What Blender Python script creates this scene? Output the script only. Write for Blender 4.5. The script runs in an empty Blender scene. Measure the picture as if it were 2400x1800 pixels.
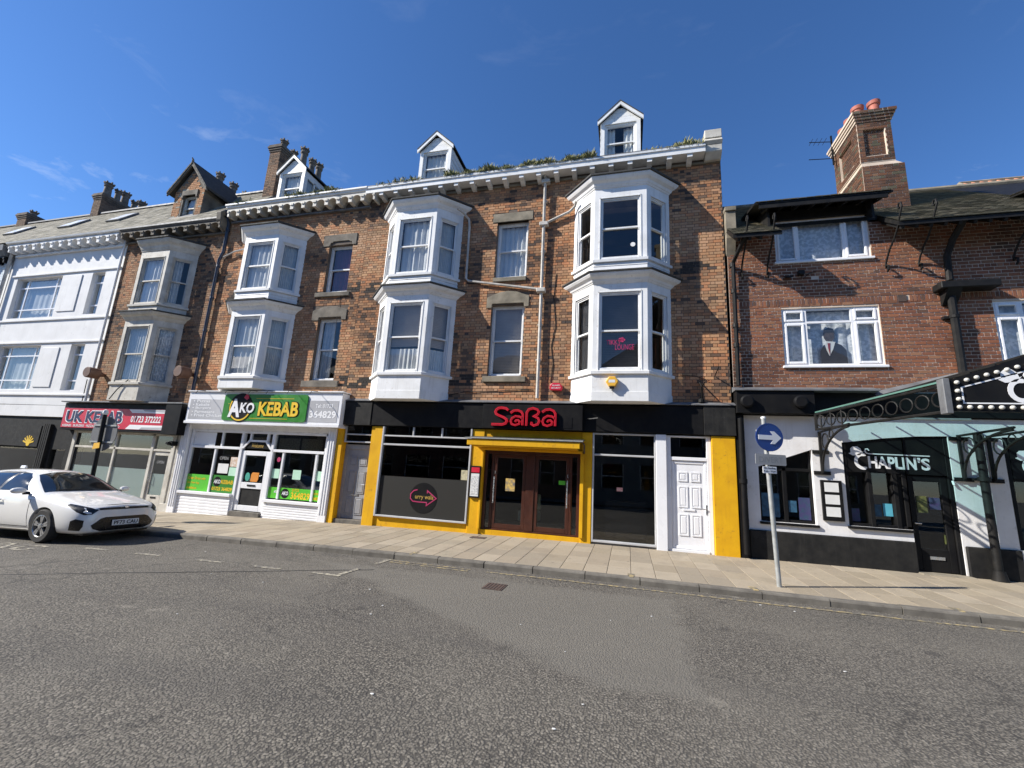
import bpy, bmesh, math, random
from mathutils import Vector, Matrix
from mathutils.bvhtree import BVHTree
random.seed(7)
R = math.radians
scene = bpy.context.scene
col = scene.collection

# ------------------------------------------------------------------ camera
cam_d = bpy.data.cameras.new('camera'); cam = bpy.data.objects.new('camera', cam_d); col.objects.link(cam)
YAW, PITCH, ROLL = -0.265007, 0.201428, 0.0556927
cy, sy, cp, sp, cr_, sr = math.cos(YAW), math.sin(YAW), math.cos(PITCH), math.sin(PITCH), math.cos(ROLL), math.sin(ROLL)
Mw = (Matrix(((cr_, -sr, 0), (sr, cr_, 0), (0, 0, 1))) @ Matrix(((1, 0, 0), (0, cp, sp), (0, -sp, cp)))
      @ Matrix(((cy, 0, -sy), (0, 1, 0), (sy, 0, cy))) @ Matrix(((1, 0, 0), (0, 0, -1), (0, 1, 0))))
Rc = Matrix((Mw[0], -Mw[1], -Mw[2])).transposed()
CAM = Vector((0, -11.3, 1.56))
cam.matrix_world = Matrix.Translation(CAM) @ Rc.to_4x4()
cam_d.sensor_width = 36; cam_d.lens = 1022.72 / 2400 * 36
cam_d.clip_start = 0.05; cam_d.clip_end = 3000
scene.camera = cam

# ------------------------------------------------------------------ sky and sun
SUN_DIR = Vector((2.25, 1.0, -1.785)).normalized()      # the way the light travels
SUN_ELEV = math.asin(-SUN_DIR.z)
SUN_AZ = math.atan2(-SUN_DIR.x, -SUN_DIR.y)             # clockwise from +Y
world = bpy.data.worlds.new('World'); scene.world = world; world.use_nodes = True
wn, wl = world.node_tree.nodes, world.node_tree.links
wn.clear()
w_out = wn.new('ShaderNodeOutputWorld'); w_bg = wn.new('ShaderNodeBackground')
w_sky = wn.new('ShaderNodeTexSky'); w_sky.sky_type = 'NISHITA'; w_sky.sun_disc = False
w_sky.sun_elevation = SUN_ELEV; w_sky.sun_rotation = SUN_AZ
w_sky.altitude = 0; w_sky.air_density = 1.0; w_sky.dust_density = 0.1; w_sky.ozone_density = 5.0
w_bg.inputs['Strength'].default_value = 0.088
# thin high cirrus, thicker towards the horizon all the way round
w_tc = wn.new('ShaderNodeTexCoord')
w_map = wn.new('ShaderNodeMapping'); w_map.inputs['Scale'].default_value = (1.2, 3.2, 7.0); w_map.inputs['Rotation'].default_value = (0.35, 0.25, 0.5); w_map.inputs['Location'].default_value = (3.1, 1.2, .7)
w_no = wn.new('ShaderNodeTexNoise'); w_no.inputs['Scale'].default_value = 2.3; w_no.inputs['Detail'].default_value = 9; w_no.inputs['Roughness'].default_value = .62; w_no.inputs['Distortion'].default_value = .5
w_r = wn.new('ShaderNodeMapRange'); w_r.inputs[1].default_value = .60; w_r.inputs[2].default_value = .92
w_sx = wn.new('ShaderNodeSeparateXYZ'); w_e = wn.new('ShaderNodeMapRange'); w_e.inputs[1].default_value = .62; w_e.inputs[2].default_value = .22; w_e.inputs[3].default_value = .06; w_e.inputs[4].default_value = 1.0
w_m = wn.new('ShaderNodeMath'); w_m.operation = 'MULTIPLY'
w_mix = wn.new('ShaderNodeMixRGB'); w_mix.inputs[2].default_value = (7.5, 8.0, 8.6, 1)
wl.new(w_tc.outputs['Generated'], w_map.inputs[0]); wl.new(w_map.outputs[0], w_no.inputs['Vector']); wl.new(w_no.outputs['Fac'], w_r.inputs[0])
wl.new(w_tc.outputs['Generated'], w_sx.inputs[0]); wl.new(w_sx.outputs['Z'], w_e.inputs[0])
wl.new(w_r.outputs[0], w_m.inputs[0]); wl.new(w_e.outputs[0], w_m.inputs[1])
w_g = wn.new('ShaderNodeHueSaturation'); w_g.inputs['Saturation'].default_value = 1.12
wl.new(w_sky.outputs[0], w_g.inputs['Color'])
w_tn = wn.new('ShaderNodeMixRGB'); w_tn.blend_type = 'MULTIPLY'; w_tn.inputs[0].default_value = 1; w_tn.inputs[2].default_value = (1, 1.05, 1.2, 1); wl.new(w_g.outputs[0], w_tn.inputs[1]); wl.new(w_tn.outputs[0], w_mix.inputs[1]); wl.new(w_m.outputs[0], w_mix.inputs[0])
wl.new(w_mix.outputs[0], w_bg.inputs['Color']); wl.new(w_bg.outputs[0], w_out.inputs['Surface'])
sun_d = bpy.data.lights.new('sun', 'SUN'); sun_d.energy = 5.0; sun_d.angle = R(0.53); sun_d.color = (1, .95, .87)
sun = bpy.data.objects.new('sun', sun_d); col.objects.link(sun)
sun.rotation_euler = SUN_DIR.to_track_quat('-Z', 'Y').to_euler(); sun.location = (-20, -20, 30)
vs = scene.view_settings
vs.view_transform = 'Standard'; vs.look = 'None'; vs.exposure = 0.70; vs.gamma = 1.0; vs.use_curve_mapping = False
scene.render.engine = 'CYCLES'
scene.cycles.max_bounces = 8; scene.cycles.transparent_max_bounces = 16

# ------------------------------------------------------------------ materials
MATS = {}
def nmat(name):
    m = bpy.data.materials.new(name); m.use_nodes = True
    nt = m.node_tree; b = nt.nodes['Principled BSDF']; MATS[name] = m
    return m, nt, b
def c4(c): return (c[0], c[1], c[2], 1)
def noise(nt, scale, detail=4, stretch=None, rough=.55, coord=None):
    n = nt.nodes.new('ShaderNodeTexNoise'); n.inputs['Scale'].default_value = scale; n.inputs['Detail'].default_value = detail; n.inputs['Roughness'].default_value = rough
    g = nt.nodes.new('ShaderNodeNewGeometry'); src = g.outputs['Position']
    if stretch:
        mp = nt.nodes.new('ShaderNodeMapping'); mp.inputs['Scale'].default_value = stretch
        nt.links.new(src, mp.inputs[0]); src = mp.outputs[0]
    nt.links.new(src, n.inputs['Vector'])
    return n
def ramp(nt, src, a, b, lo=0., hi=1.):
    r = nt.nodes.new('ShaderNodeMapRange'); r.inputs[1].default_value = a; r.inputs[2].default_value = b; r.inputs[3].default_value = lo; r.inputs[4].default_value = hi
    nt.links.new(src, r.inputs[0]); return r.outputs[0]
def mixc(nt, fac, a, b, mode='MIX'):
    m = nt.nodes.new('ShaderNodeMixRGB'); m.blend_type = mode
    for i, v in ((0, fac), (1, a), (2, b)):
        if hasattr(v, 'links') or hasattr(v, 'is_linked'): nt.links.new(v, m.inputs[i])
        elif i == 0: m.inputs[0].default_value = v
        else: m.inputs[i].default_value = c4(v)
    return m.outputs[0]
def bump(nt, b, src, strength, dist=.01):
    bp = nt.nodes.new('ShaderNodeBump'); bp.inputs['Strength'].default_value = strength; bp.inputs['Distance'].default_value = dist
    nt.links.new(src, bp.inputs['Height']); nt.links.new(bp.outputs[0], b.inputs['Normal'])
def pm(name, c1, c2=None, scale=4, lo=.35, hi=.7, rough=.6, metal=0, bmp=0, bscale=40, bdist=.004, stretch=None, spec=.5, detail=5, streak=0, streak_c=(.25, .22, .18), chips=0, chip_c=(.22, .20, .17), chip_s=9):
    m, nt, b = nmat(name)
    b.inputs['Roughness'].default_value = rough; b.inputs['Metallic'].default_value = metal; b.inputs['Specular IOR Level'].default_value = spec
    if c2 is None: c2 = tuple(x * .82 for x in c1)
    n = noise(nt, scale, detail, stretch)
    out = mixc(nt, ramp(nt, n.outputs['Fac'], lo, hi), c1, c2)
    if streak:
        s = noise(nt, 2.2, 6, (6, 6, .55), .6)
        out = mixc(nt, ramp(nt, s.outputs['Fac'], .55, .8, 0, streak), out, streak_c)
    if chips:   # flaked and grimy spots
        k = noise(nt, chip_s, 8, None, .72); k2 = noise(nt, 1.1, 3)
        mm = nt.nodes.new('ShaderNodeMath'); mm.operation = 'ADD'; nt.links.new(k.outputs['Fac'], mm.inputs[0]); nt.links.new(ramp(nt, k2.outputs['Fac'], .35, .7, -.06, .05), mm.inputs[1])
        out = mixc(nt, ramp(nt, mm.outputs[0], .60, .66, 0, chips), out, chip_c)
    nt.links.new(out, b.inputs['Base Color'])
    rn = noise(nt, scale * 2.3, 3)
    nt.links.new(ramp(nt, rn.outputs['Fac'], .3, .7, max(0, rough - .08), min(1, rough + .1)), b.inputs['Roughness'])
    if bmp: bump(nt, b, noise(nt, bscale, 4).outputs['Fac'], bmp, bdist)
    return m
def attr_mat(name, soot, soot_scale, soot_lo, rough=.9, bmp=.5, grain=.35, tint=None, spots=0):
    """bricks and slabs: colour of each piece from its attribute, soot and grain over it"""
    m, nt, b = nmat(name)
    a = nt.nodes.new('ShaderNodeAttribute'); a.attribute_name = 'piece'
    g = noise(nt, 45, 4)
    c = mixc(nt, ramp(nt, g.outputs['Fac'], .3, .75, 0, grain), a.outputs['Color'], (.06, .05, .04))
    s = noise(nt, soot_scale, 7, None, .62)
    c = mixc(nt, ramp(nt, s.outputs['Fac'], soot_lo, soot_lo + .22, 0, soot), c, (.055, .046, .038))
    if tint:
        t = noise(nt, 1.1, 4)
        c = mixc(nt, ramp(nt, t.outputs['Fac'], .5, .7, 0, .5), c, tint)
    if spots:   # trodden gum and drips
        ge = nt.nodes.new('ShaderNodeNewGeometry'); vo = nt.nodes.new('ShaderNodeTexVoronoi'); vo.inputs['Scale'].default_value = 2.6; nt.links.new(ge.outputs['Position'], vo.inputs['Vector'])
        c = mixc(nt, ramp(nt, vo.outputs['Distance'], .06, .085, spots, 0.), c, (.10, .09, .08))
        st = noise(nt, 1.3, 6, (1, .5, 1), .65); c = mixc(nt, ramp(nt, st.outputs['Fac'], .56, .68, 0, .4), c, (.19, .165, .13))
    nt.links.new(c, b.inputs['Base Color']); b.inputs['Roughness'].default_value = rough; b.inputs['Specular IOR Level'].default_value = .25
    bump(nt, b, noise(nt, 70, 5).outputs['Fac'], bmp, .006)
    return m

M_BRICK = attr_mat('victorian_brick', .62, .85, .52, grain=.18)
M_REDBRICK = attr_mat('red_brick', .45, 1.0, .55)
M_SLAB = attr_mat('paving_slab', .22, 1.6, .52, .85, .25, .22, spots=.5)
M_MORTAR = pm('dark_mortar', (.16, .125, .095), (.075, .06, .05), 2.5, rough=.95, bmp=.6)
M_PALEMORTAR = pm('pale_mortar', (.66, .54, .43), (.48, .39, .30), 2.0, rough=.95, bmp=.5)
M_WHITE = pm('white_paint', (.79, .79, .78), (.68, .68, .66), 2.5, rough=.55, bmp=.25, bscale=25, streak=.30, chips=.45, chip_c=(.40, .37, .32))
M_UPVC = pm('white_plastic', (.82, .82, .83), (.76, .76, .77), 1.5, rough=.3, streak=.06)
M_CREAM = pm('weathered_cream_paint', (.60, .57, .50), (.42, .39, .33), 3, rough=.65, bmp=.3, streak=.45, chips=.6, chip_c=(.24, .20, .16))
M_WRENDER = pm('white_render', (.74, .74, .73), (.66, .66, .65), 1.6, rough=.75, bmp=.5, bscale=14, streak=.18, chips=.4, chip_c=(.42, .42, .42), chip_s=4)
M_RENDER2 = pm('painted_render', (.80, .79, .78), (.70, .68, .66), 2.2, rough=.7, bmp=.6, bscale=18, streak=.2, chips=.35, chip_c=(.35, .33, .31), chip_s=6)
M_STONE = pm('sooty_stone', (.20, .175, .14), (.09, .08, .065), 2.6, rough=.9, bmp=.5, bscale=30)
M_PALESTONE = pm('pale_stone', (.29, .25, .185), (.13, .115, .085), 2.6, rough=.9, bmp=.4, bscale=30)
M_LEAD = pm('lead_sheet', (.16, .165, .17), (.09, .09, .095), 4, rough=.55, bmp=.2)
M_ROOFFELT = pm('dark_felt', (.035, .035, .035), (.06, .058, .05), 5, rough=.85)
M_BLACK = pm('black_paint', (.008, .008, .009), (.014, .0135, .013), 3, rough=.5, bmp=.1, streak=.2, streak_c=(.03, .03, .029), spec=.12)
M_BLACKMATT = pm('worn_black_paint', (.013, .013, .013), (.026, .025, .023), 5, rough=.7, bmp=.25, streak=.35, streak_c=(.05, .048, .044), spec=.2, chips=.35, chip_c=(.08, .077, .073), chip_s=14)
M_IRON = pm('black_iron', (.007, .007, .007), (.017, .0155, .014), 7, rough=.6, bmp=.2, spec=.25)
M_YELLOW = pm('yellow_masonry_paint', (.72, .395, .010), (.62, .32, .010), 3, rough=.65, bmp=.35, bscale=30, streak=.3, streak_c=(.34, .16, .02), spec=.2, chips=.5, chip_c=(.26, .14, .04), chip_s=12)
M_MAROON = pm('maroon_frame', (.066, .021, .012), (.042, .013, .008), 5, rough=.35)
M_GREYMETAL = pm('grey_aluminium', (.52, .52, .52), (.44, .44, .44), 4, rough=.4)
M_STEEL = pm('brushed_steel', (.62, .62, .62), None, 8, rough=.28, metal=.9)
M_GALV = pm('galvanised_steel', (.40, .41, .40), (.30, .31, .30), 9, rough=.5, metal=.35)
M_GREYDOOR = pm('grey_door_paint', (.30, .31, .33), (.22, .23, .25), 4, rough=.5, streak=.3)
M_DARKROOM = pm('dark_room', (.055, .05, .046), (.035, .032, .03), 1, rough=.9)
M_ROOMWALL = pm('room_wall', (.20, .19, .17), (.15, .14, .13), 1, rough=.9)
M_CURTAIN = pm('white_curtain', (.68, .68, .68), (.58, .59, .60), 4, rough=.9)
M_NET = pm('grey_net_curtain', (.50, .52, .54), (.42, .44, .46), 6, rough=.9)
M_LACE = pm('patterned_lace', (.66, .68, .72), (.46, .49, .53), 12, .44, .54, rough=.9, detail=1)
M_PURPLE = pm('purple_curtain', (.14, .05, .10), (.10, .035, .075), 3, rough=.85)
M_BLIND = pm('blind_slat', (.42, .37, .34), (.35, .31, .29), 3, rough=.6)
M_DARKBLIND = pm('dark_blind_slat', (.075, .075, .085), (.05, .05, .055), 3, rough=.5)
M_SLATE = attr_mat('roof_slate', .35, 1.2, .5, .8, .3, .3)
M_CLAY = pm('clay_tile', (.50, .22, .12), (.34, .14, .08), 8, rough=.8, bmp=.3)
M_POT = pm('clay_chimney_pot', (.42, .13, .09), (.28, .09, .06), 6, rough=.7)
M_DARKPOT = pm('sooty_chimney_pot', (.10, .085, .07), (.20, .17, .14), 6, rough=.85)
M_BLUEPIPE = pm('navy_pipe_paint', (.012, .022, .05), (.02, .03, .06), 5, rough=.4)
M_WHITEPIPE = pm('old_white_pipe', (.56, .53, .48), (.38, .35, .30), 5, rough=.6, streak=.2)
M_RED = pm('red_sign', (.58, .018, .045), (.50, .015, .04), 3, rough=.35)
M_NAVY = pm('navy_letter', (.012, .016, .07), None, 3, rough=.4)
M_GREEN = pm('green_sign', (.035, .22, .025), (.03, .19, .022), 2, rough=.35)
M_LIME = pm('lime_print', (.10, .50, .03), (.09, .46, .03), 2, rough=.4)
M_YLETTER = pm('yellow_letter', (.80, .52, .02), (.76, .48, .02), 2, rough=.4)
M_WLETTER = pm('white_letter', (.82, .82, .82), (.78, .78, .78), 2, rough=.4)
M_GREYPRINT = pm('grey_print', (.36, .36, .37), (.50, .50, .51), .7, rough=.45)
M_REDLETTER = pm('red_plastic_letter', (.62, .012, .03), (.56, .010, .028), 4, rough=.3)
M_PINK = pm('pink_print', (.42, .025, .11), None, 3, rough=.5)
M_GOLD = pm('gold_print', (.55, .36, .08), None, 3, rough=.5)
M_BLUESIGN = pm('blue_sign', (.010, .045, .23), (.009, .04, .21), 3, rough=.3)
M_SIGNGREY = pm('grey_plate', (.34, .34, .34), (.27, .27, .26), 4, rough=.6)
M_YPLASTIC = pm('yellow_plastic', (.80, .45, .05), (.74, .41, .05), 3, rough=.4)
M_BROWN = pm('brown_drum', (.14, .075, .05), (.10, .05, .035), 5, rough=.6)
M_PAPER = pm('white_paper', (.72, .72, .70), (.66, .66, .64), 5, rough=.8)
M_PALEGREEN = pm('pale_green_paper', (.48, .72, .56), (.42, .66, .50), 7, rough=.8)
M_ORANGE = pm('orange_print', (.72, .26, .03), None, 3, rough=.5)
M_TEAL = pm('teal_print', (.05, .34, .26), None, 3, rough=.5)
M_BLUEPAPER = pm('blue_print', (.03, .11, .19), (.012, .04, .08), 9, rough=.6)
M_PURPLEPAPER = pm('purple_print', (.045, .035, .12), (.02, .06, .10), 11, rough=.6)
M_GREENPRINT = pm('olive_print', (.13, .14, .04), (.03, .05, .02), 12, rough=.6)
M_FROST = pm('frosted_film', (.50, .58, .55), (.44, .52, .49), 1.5, rough=.7)
M_MESHFILM = pm('perforated_film', (.028, .027, .023), (.016, .015, .0135), 60, rough=.6, spec=.3)
M_FOLIAGE = pm('gutter_grass', (.13, .15, .04), (.26, .22, .10), 9, rough=.8)
M_KERB = pm('kerb_stone', (.17, .155, .13), (.095, .086, .073), 5, rough=.9, bmp=.4, bscale=50)
M_LITTER = pm('white_litter', (.7, .7, .68), None, 5, rough=.8)
M_RUST = pm('rusty_iron', (.10, .06, .045), (.055, .045, .04), 14, rough=.8, bmp=.5)
M_SUIT = pm('suit_print', (.035, .035, .045), None, 5, rough=.7)
M_SKIN = pm('face_print', (.10, .075, .065), (.05, .04, .036), 20, rough=.7)
M_TIE = pm('tie_print', (.30, .03, .03), None, 5, rough=.7)
M_SOFA = pm('cream_upholstery', (.45, .46, .28), None, 5, rough=.8)

def glass(name, tint=(1, 1, 1), boost=1.0, rough=0.0, wave=.02):
    m = bpy.data.materials.new(name); m.use_nodes = True; nt = m.node_tree; nt.nodes.clear(); MATS[name] = m
    o = nt.nodes.new('ShaderNodeOutputMaterial'); mx = nt.nodes.new('ShaderNodeMixShader')
    t = nt.nodes.new('ShaderNodeBsdfTransparent'); g = nt.nodes.new('ShaderNodeBsdfGlossy')
    # two-sided Schlick reflectance, the same from either side of the sheet
    ge = nt.nodes.new('ShaderNodeNewGeometry'); dt = nt.nodes.new('ShaderNodeVectorMath'); dt.operation = 'DOT_PRODUCT'
    nt.links.new(ge.outputs['Normal'], dt.inputs[0]); nt.links.new(ge.outputs['Incoming'], dt.inputs[1])
    def mth(op, a, b_=None):
        n_ = nt.nodes.new('ShaderNodeMath'); n_.operation = op
        for i_, v_ in enumerate((a, b_)):
            if v_ is None: continue
            if isinstance(v_, (int, float)): n_.inputs[i_].default_value = v_
            else: nt.links.new(v_, n_.inputs[i_])
        return n_.outputs[0]
    fres = mth('MULTIPLY_ADD', mth('POWER', mth('SUBTRACT', 1.0, mth('ABSOLUTE', dt.outputs['Value'])), 5.0), .96)
    fres.node.inputs[2].default_value = .04
    t.inputs[0].default_value = c4(tint); g.inputs['Roughness'].default_value = rough
    mm = nt.nodes.new('ShaderNodeMath'); mm.operation = 'MULTIPLY'; mm.inputs[1].default_value = boost; mm.use_clamp = True
    n = noise(nt, 1.7, 2); bp = nt.nodes.new('ShaderNodeBump'); bp.inputs['Strength'].default_value = wave; bp.inputs['Distance'].default_value = .05
    nt.links.new(n.outputs['Fac'], bp.inputs['Height']); nt.links.new(bp.outputs[0], g.inputs['Normal'])
    nt.links.new(fres, mm.inputs[0]); nt.links.new(mm.outputs[0], mx.inputs[0]); nt.links.new(t.outputs[0], mx.inputs[1]); nt.links.new(g.outputs[0], mx.inputs[2]); nt.links.new(mx.outputs[0], o.inputs[0])
    return m
M_GLASS = glass('window_glass', (.95, .97, .96), 2.0)
M_SHOPGLASS = glass('shop_glass', (.92, .94, .93), 1.6, wave=.006)
M_TINTED = glass('tinted_shop_glass', (.42, .42, .40), 1.4, wave=.006)
M_CANOPYGLASS = glass('turquoise_canopy_glass', (.42, .70, .72), 1.5, .05)
M_CARGLASS = glass('car_glass', (.30, .36, .36), 1.6, wave=0)

# asphalt: chippings in a dark binder, worn patches
def asphalt():
    m, nt, b = nmat('asphalt')
    g = nt.nodes.new('ShaderNodeNewGeometry')
    wn_ = noise(nt, 9, 3); wv = nt.nodes.new('ShaderNodeMixRGB'); wv.blend_type = 'ADD'; wv.inputs[0].default_value = .02
    nt.links.new(g.outputs['Position'], wv.inputs[1]); nt.links.new(wn_.outputs['Color'], wv.inputs[2])
    v = nt.nodes.new('ShaderNodeTexVoronoi'); v.inputs['Scale'].default_value = 52; v.inputs['Randomness'].default_value = 1
    nt.links.new(wv.outputs[0], v.inputs['Vector'])
    sx = nt.nodes.new('ShaderNodeSeparateColor'); nt.links.new(v.outputs['Color'], sx.inputs[0])
    chip = mixc(nt, sx.outputs[0], (.245, .220, .180), (.094, .084, .069))
    chip = mixc(nt, ramp(nt, sx.outputs[1], .88, .96), chip, (.30, .27, .22))
    gap = ramp(nt, v.outputs['Distance'], .38, .70)
    c = mixc(nt, gap, chip, (.056, .051, .044))
    fg = noise(nt, 130, 3, None, .7); c = mixc(nt, ramp(nt, fg.outputs['Fac'], .3, .7, .0, .35), c, (.05, .047, .043))
    n1 = noise(nt, .55, 6, None, .6); c = mixc(nt, ramp(nt, n1.outputs['Fac'], .42, .66, 0, .40), c, (.165, .150, .124))
    n2 = noise(nt, 1.0, 6, (.13, 1, 1), .6); c = mixc(nt, ramp(nt, n2.outputs['Fac'], .50, .72, 0, .40), c, (.070, .065, .059))
    n3 = noise(nt, 2.6, 8, None, .75); c = mixc(nt, ramp(nt, n3.outputs['Fac'], .60, .72, 0, .55), c, (.27, .245, .20))
    # oil drips and tar spots
    sp_ = nt.nodes.new('ShaderNodeTexVoronoi'); sp_.inputs['Scale'].default_value = .9; nt.links.new(wv.outputs[0], sp_.inputs['Vector']); sn = noise(nt, 6, 4)
    sd = nt.nodes.new('ShaderNodeMath'); sd.operation = 'ADD'; nt.links.new(sp_.outputs['Distance'], sd.inputs[0]); nt.links.new(ramp(nt, sn.outputs['Fac'], .3, .7, -.05, .07), sd.inputs[1])
    c = mixc(nt, ramp(nt, sd.outputs[0], .05, .10, .55, 0.), c, (.035, .033, .031))
    # hair cracks
    ce = nt.nodes.new('ShaderNodeTexVoronoi'); ce.feature = 'DISTANCE_TO_EDGE'; ce.inputs['Scale'].default_value = .42
    wv2 = nt.nodes.new('ShaderNodeMixRGB'); wv2.blend_type = 'ADD'; wv2.inputs[0].default_value = .7; cn = noise(nt, 1.3, 5, None, .65); nt.links.new(g.outputs['Position'], wv2.inputs[1]); nt.links.new(cn.outputs['Color'], wv2.inputs[2]); nt.links.new(wv2.outputs[0], ce.inputs['Vector'])
    cm = noise(nt, .35, 3); ck = nt.nodes.new('ShaderNodeMath'); ck.operation = 'MULTIPLY'; nt.links.new(ramp(nt, ce.outputs['Distance'], .004, .009, .45, 0.), ck.inputs[0]); nt.links.new(ramp(nt, cm.outputs['Fac'], .48, .56), ck.inputs[1])
    c = mixc(nt, ck.outputs[0], c, (.030, .028, .026))
    # the smoother repair, a shape of its own laid in the carriageway
    sep = nt.nodes.new('ShaderNodeSeparateXYZ'); nt.links.new(g.outputs['Position'], sep.inputs[0])
    def mth(op, a, b_):
        n_ = nt.nodes.new('ShaderNodeMath'); n_.operation = op
        for i_, v_ in enumerate((a, b_)):
            if isinstance(v_, (int, float)): n_.inputs[i_].default_value = v_
            else: nt.links.new(v_, n_.inputs[i_])
        return n_.outputs[0]
    en = noise(nt, 1.8, 6, None, .65)
    px_, py_ = sep.outputs[0], sep.outputs[1]
    diag = mth('ADD', mth('MULTIPLY', mth('ADD', px_, .6), -.523), mth('MULTIPLY', mth('ADD', py_, 6.9), -.853))
    dist = mth('MAXIMUM', mth('MAXIMUM', mth('SUBTRACT', px_, .65), mth('SUBTRACT', -7.1, py_)), mth('MAXIMUM', diag, mth('ADD', py_, 3.95)))
    dist = mth('ADD', dist, mth('MULTIPLY', mth('SUBTRACT', en.outputs['Fac'], .5), .55))
    pmask = ramp(nt, dist, -.10, .08, .62, 0.)
    pn = noise(nt, 75, 5, None, .7); pc = mixc(nt, ramp(nt, pn.outputs['Fac'], .35, .68), (.125, .116, .098), (.20, .184, .155))
    c = mixc(nt, pmask, c, pc)
    nt.links.new(c, b.inputs['Base Color']); b.inputs['Roughness'].default_value = .88; b.inputs['Specular IOR Level'].default_value = .35
    mi = nt.nodes.new('ShaderNodeMath'); mi.operation = 'SUBTRACT'; mi.inputs[0].default_value = 1; nt.links.new(gap, mi.inputs[1])
    bump(nt, b, mi.outputs[0], .55, .009)
    return m
M_ASPHALT = asphalt()
def asphalt_patch():
    m, nt, b = nmat('asphalt_repair')
    n = noise(nt, 55, 6, None, .7); n1 = noise(nt, .9, 5)
    c = mixc(nt, ramp(nt, n.outputs['Fac'], .35, .68), (.062, .060, .056), (.165, .155, .14))
    c = mixc(nt, ramp(nt, n1.outputs['Fac'], .4, .7, 0, .4), c, (.125, .118, .105))
    nt.links.new(c, b.inputs['Base Color']); b.inputs['Roughness'].default_value = .85
    bump(nt, b, n.outputs['Fac'], .6, .006)
    return m
M_PATCH = asphalt_patch()
M_ROADPAINT = pm('worn_road_paint', (.40, .36, .27), (.13, .12, .105), 17, .40, .56, rough=.8, bmp=.3, detail=6)
M_YROADPAINT = pm('worn_yellow_paint', (.40, .31, .15), (.13, .12, .10), 13, .38, .54, rough=.8, bmp=.3, detail=6)
def carpaint():
    m, nt, b = nmat('white_car_paint')
    b.inputs['Base Color'].default_value = (.78, .77, .74, 1); b.inputs['Roughness'].default_value = .32
    b.inputs['Coat Weight'].default_value = 1; b.inputs['Coat Roughness'].default_value = .04
    return m
M_CAR = carpaint()
M_CARBLACK = pm('black_trim', (.008, .008, .009), None, 5, rough=.3)
M_TYRE = pm('tyre_rubber', (.018, .018, .018), (.03, .028, .026), 20, rough=.85)
M_ALLOY = pm('alloy_rim', (.50, .50, .50), (.42, .42, .42), 5, rough=.3, metal=.8)
M_LAMP = pm('headlamp_lens', (.72, .74, .76), None, 5, rough=.1)

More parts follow.
